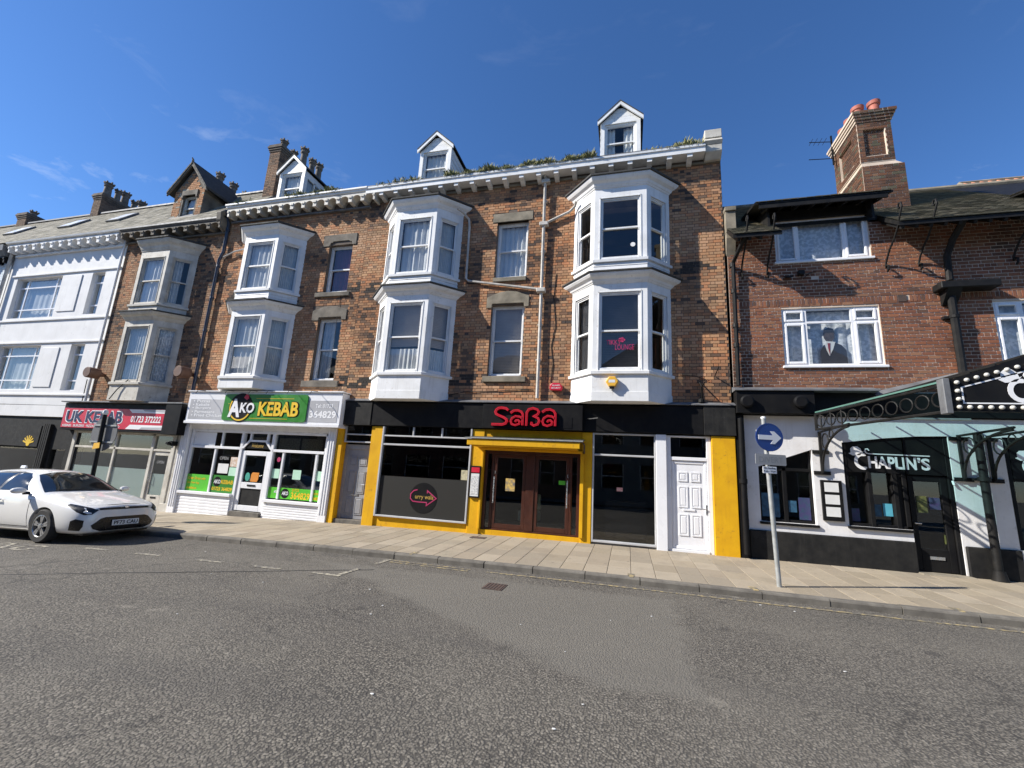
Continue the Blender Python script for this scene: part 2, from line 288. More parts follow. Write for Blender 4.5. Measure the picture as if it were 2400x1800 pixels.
# ------------------------------------------------------------------ mesh helpers
W = {}
class Fr:
    """a vertical face: u along it, v outwards, z up"""
    def __init__(s, p, U):
        s.p = Vector((p[0], p[1], 0)); s.U = Vector((U[0], U[1], 0)).normalized(); s.N = Vector((s.U.y, -s.U.x, 0))
    def pt(s, u, v, z): return s.p + s.U * u + s.N * v + Vector((0, 0, z))
FRONT = Fr((0, 0), (1, 0))
class MB:
    def __init__(s): s.v = []; s.f = []; s.c = []
    def add(s, vs, fs, c=None):
        n = len(s.v); s.v += [Vector(p) for p in vs]; s.f += [tuple(i + n for i in f) for f in fs]
        s.c += [c] * len(fs)
        return s
    def box(s, x0, x1, y0, y1, z0, z1, c=None):
        return s.add([(x0, y0, z0), (x1, y0, z0), (x1, y1, z0), (x0, y1, z0), (x0, y0, z1), (x1, y0, z1), (x1, y1, z1), (x0, y1, z1)],
                     [(0, 3, 2, 1), (4, 5, 6, 7), (0, 1, 5, 4), (1, 2, 6, 5), (2, 3, 7, 6), (3, 0, 4, 7)], c)
    def fbox(s, fr, u0, u1, v0, v1, z0, z1, c=None):
        P = fr.pt
        return s.add([P(u0, v1, z0), P(u1, v1, z0), P(u1, v0, z0), P(u0, v0, z0), P(u0, v1, z1), P(u1, v1, z1), P(u1, v0, z1), P(u0, v0, z1)],
                     [(0, 3, 2, 1), (4, 5, 6, 7), (0, 1, 5, 4), (1, 2, 6, 5), (2, 3, 7, 6), (3, 0, 4, 7)], c)
    def fquad(s, fr, u0, u1, v, z0, z1):
        P = fr.pt; return s.add([P(u0, v, z0), P(u1, v, z0), P(u1, v, z1), P(u0, v, z1)], [(0, 1, 2, 3)])
    def prism(s, pts, off, c=None):
        """closed polygon (3D points) swept by the vector off"""
        n = len(pts); off = Vector(off); a = [Vector(p) for p in pts]
        return s.add(a + [p + off for p in a], [tuple(range(n)), tuple(range(2 * n - 1, n - 1, -1))] + [(i, i + n, (i + 1) % n + n, (i + 1) % n) for i in range(n)], c)
    def pxz(s, poly, y0, y1, c=None): return s.prism([(x, y0, z) for x, z in poly], (0, y1 - y0, 0), c)
    def pyz(s, poly, x0, x1, c=None): return s.prism([(x0, y, z) for y, z in poly], (x1 - x0, 0, 0), c)
    def pxy(s, poly, z0, z1, c=None): return s.prism([(x, y, z0) for x, y in poly], (0, 0, z1 - z0), c)
    def rings(s, rings, caps=True, closed=True):
        n = len(rings[0]); b = len(s.v); fs = []
        for k in range(len(rings) - 1):
            for i in range(n if closed else n - 1):
                j = (i + 1) % n; fs.append((k * n + i, k * n + j, (k + 1) * n + j, (k + 1) * n + i))
        if caps: fs += [tuple(range(n - 1, -1, -1)), tuple(range((len(rings) - 1) * n, len(rings) * n))]
        return s.add([p for r in rings for p in r], fs)
    def tube(s, path, r, n=8, caps=True):
        path = [Vector(p) for p in path]; rr = r if isinstance(r, (list, tuple)) else [r] * len(path); rings = []; up = None
        for i, p in enumerate(path):
            d = (path[min(i + 1, len(path) - 1)] - path[max(i - 1, 0)]).normalized()
            if up is None: up = d.orthogonal().normalized()
            up = (up - d * up.dot(d)).normalized(); sd = d.cross(up)
            rings.append([p + (up * math.cos(a) + sd * math.sin(a)) * rr[i] for a in [2 * math.pi * k / n for k in range(n)]])
        return s.rings(rings, caps)
    def lathe(s, prof, c, n=16, axis='z', caps=True):
        c = Vector(c); rings = []
        for r, h in prof:
            ring = []
            for k in range(n):
                a = 2 * math.pi * k / n; x, y = r * math.cos(a), r * math.sin(a)
                ring.append(c + (Vector((x, y, h)) if axis == 'z' else Vector((x, h, y)) if axis == 'y' else Vector((h, x, y))))
            rings.append(ring)
        return s.rings(rings, caps)
    def stroke(s, pts, w, y0, y1, closed=False):
        """flat ribbon along a 2D line in the X-Z plane, given a thickness"""
        P = [Vector((p[0], p[1])) for p in pts]; n = len(P); L, Rr = [], []
        for i in range(n):
            a = P[i - 1] if (i > 0 or closed) else None; b = P[(i + 1) % n] if (i < n - 1 or closed) else None
            d1 = (P[i] - a).normalized() if a is not None else None; d2 = (b - P[i]).normalized() if b is not None else None
            d = ((d1 or d2) + (d2 or d1)); d = d.normalized() if d.length > 1e-4 else (d1 or d2)
            nn = Vector((-d.y, d.x)); k = 1.0
            if d1 is not None and d2 is not None:
                k = 1 / max(.45, nn.dot(Vector((-d1.y, d1.x))))
            ww = (w[i] if isinstance(w, (list, tuple)) else w) / 2 * k
            L.append(P[i] + nn * ww); Rr.append(P[i] - nn * ww)
        rng = range(n if closed else n - 1)
        for i in rng:
            j = (i + 1) % n
            s.pxz([(L[i].x, L[i].y), (Rr[i].x, Rr[i].y), (Rr[j].x, Rr[j].y), (L[j].x, L[j].y)], y0, y1)
        return s
    def disc(s, cx, cz, r, y0, y1, n=28): return s.pxz([(cx + r * math.cos(2 * math.pi * k / n), cz + r * math.sin(2 * math.pi * k / n)) for k in range(n)], y0, y1)
    def mesh(s, name, mat, origin, smooth=False):
        me = bpy.data.meshes.new(name); me.from_pydata([p - origin for p in s.v], [], s.f)
        bm = bmesh.new(); bm.from_mesh(me); bmesh.ops.recalc_face_normals(bm, faces=bm.faces); bm.to_mesh(me); bm.free()
        if mat: me.materials.append(mat)
        if any(c is not None for c in s.c):
            at = me.color_attributes.new('piece', 'FLOAT_COLOR', 'CORNER'); li = 0; data = []
            for p, c in zip(me.polygons, s.c): data += list(c4(c or (.2, .2, .2))) * p.loop_total
            at.data.foreach_set('color', data)
        if smooth:
            me.polygons.foreach_set('use_smooth', [True] * len(me.polygons))
        return me
    def build(s, name, mat, parent=None, smooth=False, kind=None, label=None, cat=None, group=None):
        xs = [p.x for p in s.v]; ys = [p.y for p in s.v]; zs = [p.z for p in s.v]
        o3 = Vector(((min(xs) + max(xs)) / 2, (min(ys) + max(ys)) / 2, min(zs)))
        ob = bpy.data.objects.new(name, s.mesh(name, mat, o3, smooth)); col.objects.link(ob)
        return place(ob, o3, parent, kind, label, cat, group)
def place(ob, loc, parent=None, kind=None, label=None, cat=None, group=None):
    ob.location = loc; W[ob.name] = Vector(loc)
    if parent is not None:
        ob.parent = parent; ob.matrix_parent_inverse = Matrix.Translation(-W[parent.name])
    for k, v in (('kind', kind), ('label', label), ('category', cat), ('group', group)):
        if v: ob[k] = v
    return ob
def thing(name, loc, label, cat, group=None):
    o = bpy.data.objects.new(name, None); o.empty_display_size = .2; col.objects.link(o)
    return place(o, Vector(loc), None, None, label, cat, group)
def shade(ob, ang=40):
    me = ob.data; me.polygons.foreach_set('use_smooth', [True] * len(me.polygons))
    try: me.set_sharp_from_angle(angle=R(ang))
    except Exception: pass
    return ob
def bevel(ob, w=.01, seg=1):
    b = ob.modifiers.new('bevel', 'BEVEL'); b.width = w; b.segments = seg; b.limit_method = 'ANGLE'; return ob
def text_mesh(body, bold=.0, shear=0.0, spacing=1.0):
    cu = bpy.data.curves.new('lettering', 'FONT'); cu.body = body; cu.size = 1; cu.offset = bold; cu.shear = shear; cu.space_character = spacing
    cu.extrude = .5; cu.resolution_u = 3; cu.fill_mode = 'BOTH'
    o = bpy.data.objects.new('lettering', cu); col.objects.link(o)
    me = bpy.data.meshes.new_from_object(o); bpy.data.objects.remove(o); bpy.data.curves.remove(cu)
    return me
def text(body, x0, x1, z0, z1, y, mat, parent=None, depth=.006, bold=.0, shear=0., name='lettering', slant=0., fr=None, **kw):
    """lettering fitted to a box on a wall face, its back at y"""
    me = text_mesh(body, bold, shear)
    vs_ = [v.co.copy() for v in me.vertices]
    if not vs_: return None
    ax, bx = min(v.x for v in vs_), max(v.x for v in vs_); az, bz = min(v.y for v in vs_), max(v.y for v in vs_)
    b = MB(); out = []
    for v in vs_:
        tx = (v.x - ax) / (bx - ax); tz = (v.y - az) / (bz - az)
        X = x0 + tx * (x1 - x0); Z = z0 + tz * (z1 - z0) + slant * tx; D = (v.z + .5) * depth
        out.append(fr.pt(X, y + D, Z) if fr else Vector((X, y - D, Z)))
    b.add(out, [tuple(p.vertices) for p in me.polygons]); bpy.data.meshes.remove(me)
    return b.build(name, mat, parent, **kw)
def rrect(x0, x1, z0, z1, r, n=5):
    pts = []
    for cx, cz, a0 in ((x1 - r, z1 - r, 0), (x0 + r, z1 - r, 90), (x0 + r, z0 + r, 180), (x1 - r, z0 + r, 270)):
        for k in range(n + 1):
            a = R(a0 + 90 * k / n); pts.append((cx + r * math.cos(a), cz + r * math.sin(a)))
    return pts
def arcp(cx, cz, rx, rz, a0, a1, n=10): return [(cx + rx * math.cos(R(a0 + (a1 - a0) * k / n)), cz + rz * math.sin(R(a0 + (a1 - a0) * k / n))) for k in range(n + 1)]

# ------------------------------------------------------------------ ground
def zg(X):
    """level of the pavement against the buildings: the street falls gently to the left"""
    if X > 2: return .01 + .005 * (min(X, 60) - 2)
    if X > -14: return .01 - .00097 * (2 - X) ** 2
    return .01 - .00097 * 256 + .031 * (max(X, -70) + 14)
KERB_Y = -3.2
def zroad(X): return zg(X) - .16
def sheet(name, xs, ys, zf, mat, **kw):
    b = MB(); n = len(ys); vs_ = [(x, y, zf(x, y)) for x in xs for y in ys]
    b.add(vs_, [(i * n + j, (i + 1) * n + j, (i + 1) * n + j + 1, i * n + j + 1) for i in range(len(xs) - 1) for j in range(n - 1)])
    return b.build(name, mat, **kw)
def lin(a, b, s): 
    n = max(1, round((b - a) / s)); return [a + (b - a) * i / n for i in range(n + 1)]
M_EARTH = pm('far_ground', (.12, .11, .09), (.09, .085, .07), .3, rough=.9)
sheet('ground', [-900, -300, -70] + lin(-60, 60, 10) + [300, 900], [-900, -200, -40, 0, 40, 200, 900], lambda x, y: zg(x) - .5, M_EARTH, kind='structure')
road = sheet('road', lin(-70, 60, .65), lin(-17.5, KERB_Y + .02, 1.0), lambda x, y: zroad(x) + .0015 * math.sin(x * 1.7) * math.sin(y * 1.3), M_ASPHALT, kind='structure')
def strip(name, x0, x1, y0f, y1f, mat, lift=.004, step=.3, **kw):
    xs = lin(x0, x1, step); b = MB(); f0 = y0f if callable(y0f) else (lambda x: y0f); f1 = y1f if callable(y1f) else (lambda x: y1f)
    vs_ = []
    for x in xs: vs_ += [(x, f0(x), zroad(x) + lift), (x, f1(x), zroad(x) + lift)]
    b.add(vs_, [(2 * i, 2 * i + 2, 2 * i + 3, 2 * i + 1) for i in range(len(xs) - 1)])
    return b.build(name, mat, road, **kw)
def wob(x, k): return .12 * math.sin(x * 2.1 + k) + .07 * math.sin(x * 5.3 + k * 2) + .03 * math.sin(x * 13 + k)
strip('repair_seam', -10.5, -4.2, lambda x: -4.18 - .62 * (-4.2 - x) * .9 - .018 + wob(x, 5) * .12, lambda x: -4.18 - .62 * (-4.2 - x) * .9 + .018 + wob(x, 5) * .12, pm('tar_seam', (.035, .034, .033), (.07, .066, .06), 12, rough=.8), .0045, .1)
for a, b_ in ((-10.05, -9.45), (-8.75, -8.18), (-7.32, -6.76), (-6.11, -5.57), (-4.95, -4.42)):
    strip('bay_line', a, b_, -4.83, -4.74, M_ROADPAINT, .006)
strip('bay_line', -4.52, -4.43, -4.73, -4.2, M_ROADPAINT, .0065); strip('bay_line', -4.46, -4.37, -3.72, -3.27, M_ROADPAINT, .0065)
strip('yellow_line', -4.36, -2.72, lambda x: -3.36 - .05 * (x + 4.4), lambda x: -3.30 - .05 * (x + 4.4), M_YROADPAINT, .006)
strip('yellow_line', -4.3, -2.72, lambda x: -3.50 - .05 * (x + 4.4), lambda x: -3.44 - .05 * (x + 4.4), M_YROADPAINT, .006)
strip('yellow_line', -2.4, 14, -3.50, -3.43, M_YROADPAINT, .006)
# worn lettering beside the parked car
for body, x0, x1, y0, y1 in (('LOADING', -13.9, -10.7, -5.42, -4.92),):
    me = text_mesh(body, .012); vv = [v.co.copy() for v in me.vertices]
    ax, bx = min(v.x for v in vv), max(v.x for v in vv); ay, by = min(v.y for v in vv), max(v.y for v in vv)
    b = MB(); pts = []
    for v in vv:
        X = x0 + (v.x - ax) / (bx - ax) * (x1 - x0); Y = y0 + (v.y - ay) / (by - ay) * (y1 - y0); pts.append((X, Y, zroad(X) + .0055 + .0002 * v.z))
    b.add(pts, [tuple(p.vertices) for p in me.polygons]); b.build('road_lettering', M_ROADPAINT, road); bpy.data.meshes.remove(me)

# pavement: bed with joints, slabs, kerb stones
pave = sheet('pavement', lin(-40, 30, .7), [KERB_Y + .13, -1.5, 0, .3], lambda x, y: zg(x) + .016 * y - .012, pm('joint_sand', (.16, .14, .11), (.09, .08, .065), 8, rough=.95), kind='structure')
SLAB_C = [(0.349, 0.292, 0.212), (0.367, 0.31, 0.23), (0.323, 0.27, 0.2), (0.357, 0.301, 0.221), (0.306, 0.257, 0.187), (0.384, 0.327, 0.246), (0.331, 0.284, 0.212), (0.297, 0.253, 0.191)]
def slab_mesh(lx, ly, c):
    b = MB(); t = .012
    x, y = lx / 2 - .004, ly / 2 - .004; i = .006
    vs_ = [(-x, -y, -t), (x, -y, -t), (x, y, -t), (-x, y, -t), (-x, -y, -.003), (x, -y, -.003), (x, y, -.003), (-x, y, -.003), (-x + i, -y + i, 0), (x - i, -y + i, 0), (x - i, y - i, 0), (-x + i, y - i, 0)]
    b.add(vs_, [(8, 9, 10, 11)] + [(4 + k, 4 + (k + 1) % 4, 8 + (k + 1) % 4, 8 + k) for k in range(4)] + [(k, (k + 1) % 4, 4 + (k + 1) % 4, 4 + k) for k in range(4)], c)
    return b
PX = .41; rows = [(KERB_Y + .135, .62), (KERB_Y + .755, .62), (KERB_Y + 1.375, .62), (KERB_Y + 1.995, .62), (KERB_Y + 2.615, .58)]
slabs = []
for r_i, (y0, ly) in enumerate(rows):
    for k in range(-66, 34):
        xc = (k + .5) * PX + .06 + (0 if r_i % 2 == 0 else 0); slabs.append((xc, y0 + ly / 2, ly, random.randrange(len(SLAB_C))))
slabs.sort(key=lambda s_: (Vector((s_[0], s_[1], 0)) - CAM).length + (30 if s_[0] > 7.2 else 0))
cache = {}; far = MB()
for n_, (xc, yc, ly, ci) in enumerate(slabs):
    z = zg(xc) + .016 * yc + random.uniform(-.0015, .0015); sl = (zg(xc + .2) - zg(xc - .2)) / .4
    if n_ < 300:
        key = (ly, ci)
        if key not in cache: cache[key] = slab_mesh(PX, ly, SLAB_C[ci]).mesh('slab', M_SLAB, Vector())
        o = bpy.data.objects.new('slab', cache[key]); col.objects.link(o); place(o, (xc, yc, z), pave); o.rotation_euler = (math.atan(.016), -math.atan(sl), 0)
    else:
        m = slab_mesh(PX, ly, SLAB_C[ci])
        far.add([(p.x + xc, p.y + yc, p.z + z + p.x * sl + p.y * .016) for p in m.v], m.f, SLAB_C[ci])
far.build('slab', M_SLAB, pave, kind='stuff')
# worn yellow paint marks on kerb and flags
kerb = thing('kerb', (-2, KERB_Y, zg(-2) - .16), 'low grey kerb along the pavement edge', 'kerb'); kerb['kind'] = 'structure'
del kerb['category']; del kerb['label']
kcache = {}
x = -39.6; kl = .915
while x < 30:
    k_ = random.randrange(4)
    if k_ not in kcache:
        b = MB(); w2, h, bt = .15, .115, .03; q = kl / 2 - .004 - .002 * k_
        prof = [(0, -.2), (0, -.03), (.012, -.008), (.035, 0), (w2 - .012, 0), (w2 - .012, -.2)]
        b.prism([(-q, p[0], p[1]) for p in prof], (2 * q, 0, 0)); kcache[k_] = b.mesh('kerb_stone', M_KERB, Vector())
    o = bpy.data.objects.new('kerb_stone', kcache[k_]); col.objects.link(o)
    yk = KERB_Y + random.uniform(-.006, .006); place(o, (x, yk, zg(x) - .05 + random.uniform(-.004, .004)), kerb); o.rotation_euler = (0, -math.atan((zg(x + .4) - zg(x - .4)) / .8), random.uniform(-.004, .004))
    x += kl
for xm in (-4.05, .05, 1.95, 4.62):
    b = MB(); b.box(xm - .05, xm + .07, KERB_Y + .14, KERB_Y + .30, zg(xm) - .0475, zg(xm) - .0445); b.box(xm - .02, xm + .05, KERB_Y + .03, KERB_Y + .13, zg(xm) - .0495, zg(xm) - .0435)
    b.build('paint_mark', M_YROADPAINT, kerb)
# far pavement across the street
sheet('opposite_pavement', lin(-60, 50, 5), [-21.2, -17.5], lambda x, y: zg(x) - .05, M_KERB, kind='structure')

# ------------------------------------------------------------------ walls and bricks
def cells(u0, u1, z0, z1, ops):
    us = sorted({u0, u1} | {min(max(a, u0), u1) for o in ops for a in o[:2]}); zs = sorted({z0, z1} | {min(max(a, z0), z1) for o in ops for a in o[2:4]})
    for i in range(len(us) - 1):
        for j in range(len(zs) - 1):
            cu, cz = (us[i] + us[i + 1]) / 2, (zs[j] + zs[j + 1]) / 2
            if not any(o[0] < cu < o[1] and o[2] < cz < o[3] for o in ops): yield us[i], us[i + 1], zs[j], zs[j + 1]
def wall(parent, name, fr, u0, u1, z0, z1, ops, mat, thick=.24, v=0.):
    b = MB()
    for a, c, d, e in cells(u0, u1, z0, z1, ops):
        b.fquad(fr, a, c, v, d, e); b.fquad(fr, a, c, v - thick, d, e)
    for a, c, d, e in ops:
        P = fr.pt
        for q in (((a, d), (a, e)), ((c, d), (c, e)), ((a, d), (c, d)), ((a, e), (c, e))):
            (ua, za), (ub, zb) = q
            b.add([P(ua, v, za), P(ub, v, zb), P(ub, v - thick, zb), P(ua, v - thick, za)], [(0, 1, 2, 3)])
    return b.build(name, mat, parent)
VICT = [(0.505, 0.265, 0.134), (0.471, 0.252, 0.129), (0.447, 0.225, 0.112), (0.407, 0.217, 0.117), (0.34, 0.189, 0.107), (0.275, 0.155, 0.094), (0.52, 0.238, 0.117), (0.505, 0.294, 0.155), (0.471, 0.272, 0.148), (0.463, 0.214, 0.103), (0.422, 0.245, 0.134), (0.537, 0.308, 0.173), (0.146, 0.094, 0.066), (0.191, 0.125, 0.085), (0.261, 0.162, 0.103), (0.101, 0.075, 0.062)]
REDS = [(0.235, 0.093, 0.05), (0.268, 0.103, 0.054), (0.205, 0.082, 0.048), (0.177, 0.077, 0.047), (0.301, 0.119, 0.061), (0.151, 0.07, 0.046), (0.257, 0.112, 0.063), (0.226, 0.103, 0.061), (0.289, 0.144, 0.083), (0.123, 0.067, 0.047)]
from mathutils import noise as mnoise
def weathered(pal, u, z):
    """brick colour: tone drifts over the wall, soot gathers in patches"""
    n = mnoise.noise(Vector((u * .55, z * .7, 3.1))) + .5 * mnoise.noise(Vector((u * 1.5, z * 1.9, 8.7))); t = mnoise.noise(Vector((u * .4 + 9, z * .5, 1.3)))
    k = sorted(pal, key=lambda c: -sum(c)); m = len(k)
    i = int(max(0, min(m - 1, random.gauss(m * (.38 + .55 * n), m * .24)))); c = k[i]
    f = (1 - .42 * max(0, n)) * random.uniform(.9, 1.1)
    return (c[0] * f * (1 + .10 * t), c[1] * f, c[2] * f * (1 - .08 * t))
def lay(u0, u1, z0, z1, ops, course, bond, pal, dark=None, L=.22, soldiers=None, jit=.12, joint=.013):
    out = []; i = 0; z = z0
    while z < z1 - .02:
        h = course - joint; zm = z + course / 2
        if soldiers and soldiers[0] <= zm < soldiers[1] and z + .02 > soldiers[0]:
            pass
        free = [(u0, u1)]
        for o in ops:
            if o[2] < zm < o[3]:
                nf = []
                for a, b in free:
                    if o[1] <= a or o[0] >= b: nf.append((a, b))
                    else:
                        if o[0] > a: nf.append((a, o[0]))
                        if o[1] < b: nf.append((o[1], b))
                free = nf
        seq = []
        if bond == 'flemish': u = u0 - (.0 if i % 2 else L * .75); seq = ['s', 'h']
        elif bond == 'garden': 
            if i % 4 == 3: u = u0 - L * .25; seq = ['h']
            else: u = u0 - (0 if i % 2 else L / 2); seq = ['s']
        else: u = u0 - (0 if i % 2 else L / 2); seq = ['s']
        k = 0
        while u < u1:
            w = L if seq[k % len(seq)] == 's' else L / 2
            for a, b in free:
                x0, x1 = max(a, u), min(b, u + w)
                if x1 - x0 > .035:
                    c = weathered(pal, (x0 + x1) / 2, zm); full = abs((x1 - x0) - w) < 1e-6
                    if dark and dark((x0 + x1) / 2, zm): c = (.05, .042, .036)
                    out.append(((x0 + x1) / 2, z + course / 2, x1 - x0 - joint, h, c, seq[k % len(seq)] if full else None))
            u += w; k += 1
        z += course; i += 1
    return out
def brick_solid(b, fr, uc, zc, w, h, c, d0, d1):
    P = fr.pt; a, e = uc - w / 2, uc + w / 2; lo, hi = zc - h / 2, zc + h / 2
    vs_ = [P(a, d1, lo), P(e, d1, lo), P(e, d1, hi), P(a, d1, hi), P(a, d0, lo), P(e, d0, lo), P(e, d0, hi), P(a, d0, hi)]
    b.add(vs_, [(0, 1, 2, 3), (4, 5, 1, 0), (5, 6, 2, 1), (6, 7, 3, 2), (7, 4, 0, 3)], c)
BC = {}
def bricks(parent, fr, lst, mat, n_ind=300, proud=.009, hide=None, jit=.07, tag='v'):
    def jc(c):
        k = 1 + random.uniform(-jit, jit); return tuple(x * k for x in c)
    order = sorted([t for t in lst if t[5] and not (hide and hide(t[0], t[1]))], key=lambda t: (fr.pt(t[0], 0, t[1]) - CAM).length)[:n_ind]
    ind = set(id(t) for t in order); b = MB(); ang = math.atan2(fr.U.y, fr.U.x)
    for t in lst:
        if id(t) in ind: continue
        brick_solid(b, fr, t[0], t[1], t[2], t[3], jc(t[4]), -.004, proud + random.uniform(-.003, .003))
    if b.v: b.build('brick', mat, parent, kind='stuff')
    for t in order:
        qc = tuple(round(x * 25) / 25 if x > .1 else round(x * 50) / 50 for x in t[4]); key = (tag, t[5], qc, round(t[3], 4), round(t[2], 4))
        if key not in BC:
            m = MB(); brick_solid(m, FRONT, 0, 0, t[2], t[3], t[4], -.004, proud); BC[key] = m.mesh('brick', mat, Vector())
        o = bpy.data.objects.new('brick', BC[key]); col.objects.link(o)
        place(o, fr.pt(t[0], random.uniform(-.003, .003), t[1]), parent)
        if ang: o.rotation_euler = (0, 0, ang)

# ------------------------------------------------------------------ windows
def curtain(parent, fr, u0, u1, z0, z1, v, mat, folds=9, amp=.018, name='curtain', gap=None):
    b = MB(); n = max(12, int(folds * 6)); spans = [(u0, u1)] if not gap else [(u0, gap[0]), (gap[1], u1)]
    for a, c in spans:
        k = max(6, int(n * (c - a) / (u1 - u0))); ph = random.uniform(0, 6); vs_ = []
        for i in range(k + 1):
            t = i / k; u = a + (c - a) * t
            for j in range(4):
                s_ = j / 3; w = amp * (.6 + .6 * s_) * math.sin(folds * 6.28 * (u - u0) / (u1 - u0) + ph + .5 * s_ * math.sin(3 * t)) + amp * .5 * math.sin(folds * 14.1 * t + ph)
                vs_.append(fr.pt(u, v + w, z1 + (z0 - z1) * s_))
        b.add(vs_, [(4 * i + j, 4 * i + j + 1, 4 * i + j + 5, 4 * i + j + 4) for i in range(k) for j in range(3)])
    return b.build(name, mat, parent, smooth=True)
def blind(parent, fr, u0, u1, z0, z1, v, mat, pitch=.045):
    b = MB(); z = z0
    while z < z1:
        P = fr.pt; a = .009
        b.add([P(u0, v + a, z + .018), P(u1, v + a, z + .018), P(u1, v - a, z - .018), P(u0, v - a, z - .018)], [(0, 1, 2, 3)]); z += pitch
    return b.build('blind_slats', mat, parent, kind='stuff')
def dress(parent, fr, u0, u1, z0, z1, v, kind):
    h = z1 - z0
    if kind == 'drape': curtain(parent, fr, u0, u1, z0, z1, v, M_CURTAIN, 5, .03)
    elif kind == 'net': curtain(parent, fr, u0, u1, z0, z1, v, M_NET, 8, .015)
    elif kind == 'lace': curtain(parent, fr, u0, u1, z0, z1, v, M_LACE, 7, .022)
    elif kind == 'purple': curtain(parent, fr, u0, u1, z0, z1, v, M_PURPLE, 4, .02)
    elif kind == 'open': curtain(parent, fr, u0, u1, z0, z1, v, M_CURTAIN, 6, .03, gap=(u0 + .30 * (u1 - u0), u0 + .62 * (u1 - u0)))
    elif kind == 'side': curtain(parent, fr, u0, u1, z0, z1, v, M_NET, 6, .03, gap=(u0 + .55 * (u1 - u0), u0 + .9 * (u1 - u0)))
    elif kind == 'blind': blind(parent, fr, u0, u1, z0, z1, v, M_BLIND)
    elif kind == 'darkblind': blind(parent, fr, u0, u1, z0, z1, v, M_DARKBLIND)
    elif kind == 'half':
        blind(parent, fr, u0, u1, z0 + .38 * h, z1, v, M_BLIND); curtain(parent, fr, u0, u1, z0, z0 + .33 * h, v + .03, M_CURTAIN, 7, .02)
def sash(parent, fr, u0, u1, z0, z1, v, mat, kind, name='window_frame', own=False, fw=.055, rail=.5):
    """box sash: outer frame, upper sash forward, lower sash behind it, two panes"""
    b = MB(); e = fw; d0, d1 = v - .13, v - .02
    b.fbox(fr, u0, u0 + e, d0, d1, z0, z1); b.fbox(fr, u1 - e, u1, d0, d1, z0, z1); b.fbox(fr, u0 + e, u1 - e, d0, d1, z1 - e, z1); b.fbox(fr, u0 + e, u1 - e, d0, d1 + .015, z0, z0 + e * 1.1)
    zm = z0 + (z1 - z0) * rail; s_ = .036
    for (a, c, f0, f1) in ((zm - .02, z1 - e, v - .075, v - .045), (z0 + e * 1.1, zm + .02, v - .115, v - .08)):
        b.fbox(fr, u0 + e, u0 + e + s_, f0, f1, a, c); b.fbox(fr, u1 - e - s_, u1 - e, f0, f1, a, c); b.fbox(fr, u0 + e + s_, u1 - e - s_, f0, f1, a, a + .042); b.fbox(fr, u0 + e + s_, u1 - e - s_, f0, f1, c - s_, c)
    for uu in (u0 + e + .012, u1 - e - .03):
        b.fbox(fr, uu, uu + .018, v - .08, v - .045, zm - .07, zm - .02)          # sash horns
    o = b.build(name, mat, parent); p = o if own else parent
    for (a, c, f) in ((zm + .02, z1 - e - s_, v - .062), (z0 + e * 1.1 + .04, zm - .02, v - .1)):
        MB().fquad(fr, u0 + e + s_ - .004, u1 - e - s_ + .004, f, a, c).build('pane', M_GLASS, p)
    dress(p, fr, u0 + e + .01, u1 - e - .01, z0 + e, z1 - e, v - .17, kind)
    return o
BW, BF, BD = 1.28, .67, .6                         # bay: half width at wall, half width of front, depth
def outline(c, off, y_in=.02):
    return [(c - BW - off * 1.414 - y_in * 0, y_in), (c - BF - off * .414, -BD - off), (c + BF + off * .414, -BD - off), (c + BW + off * 1.414, y_in)]
def band(b, c, prof):
    """moulding round the bay: (offset, z) from the bottom up"""
    b.rings([[Vector((x, y, z)) for x, y in outline(c, off)] for off, z in prof])
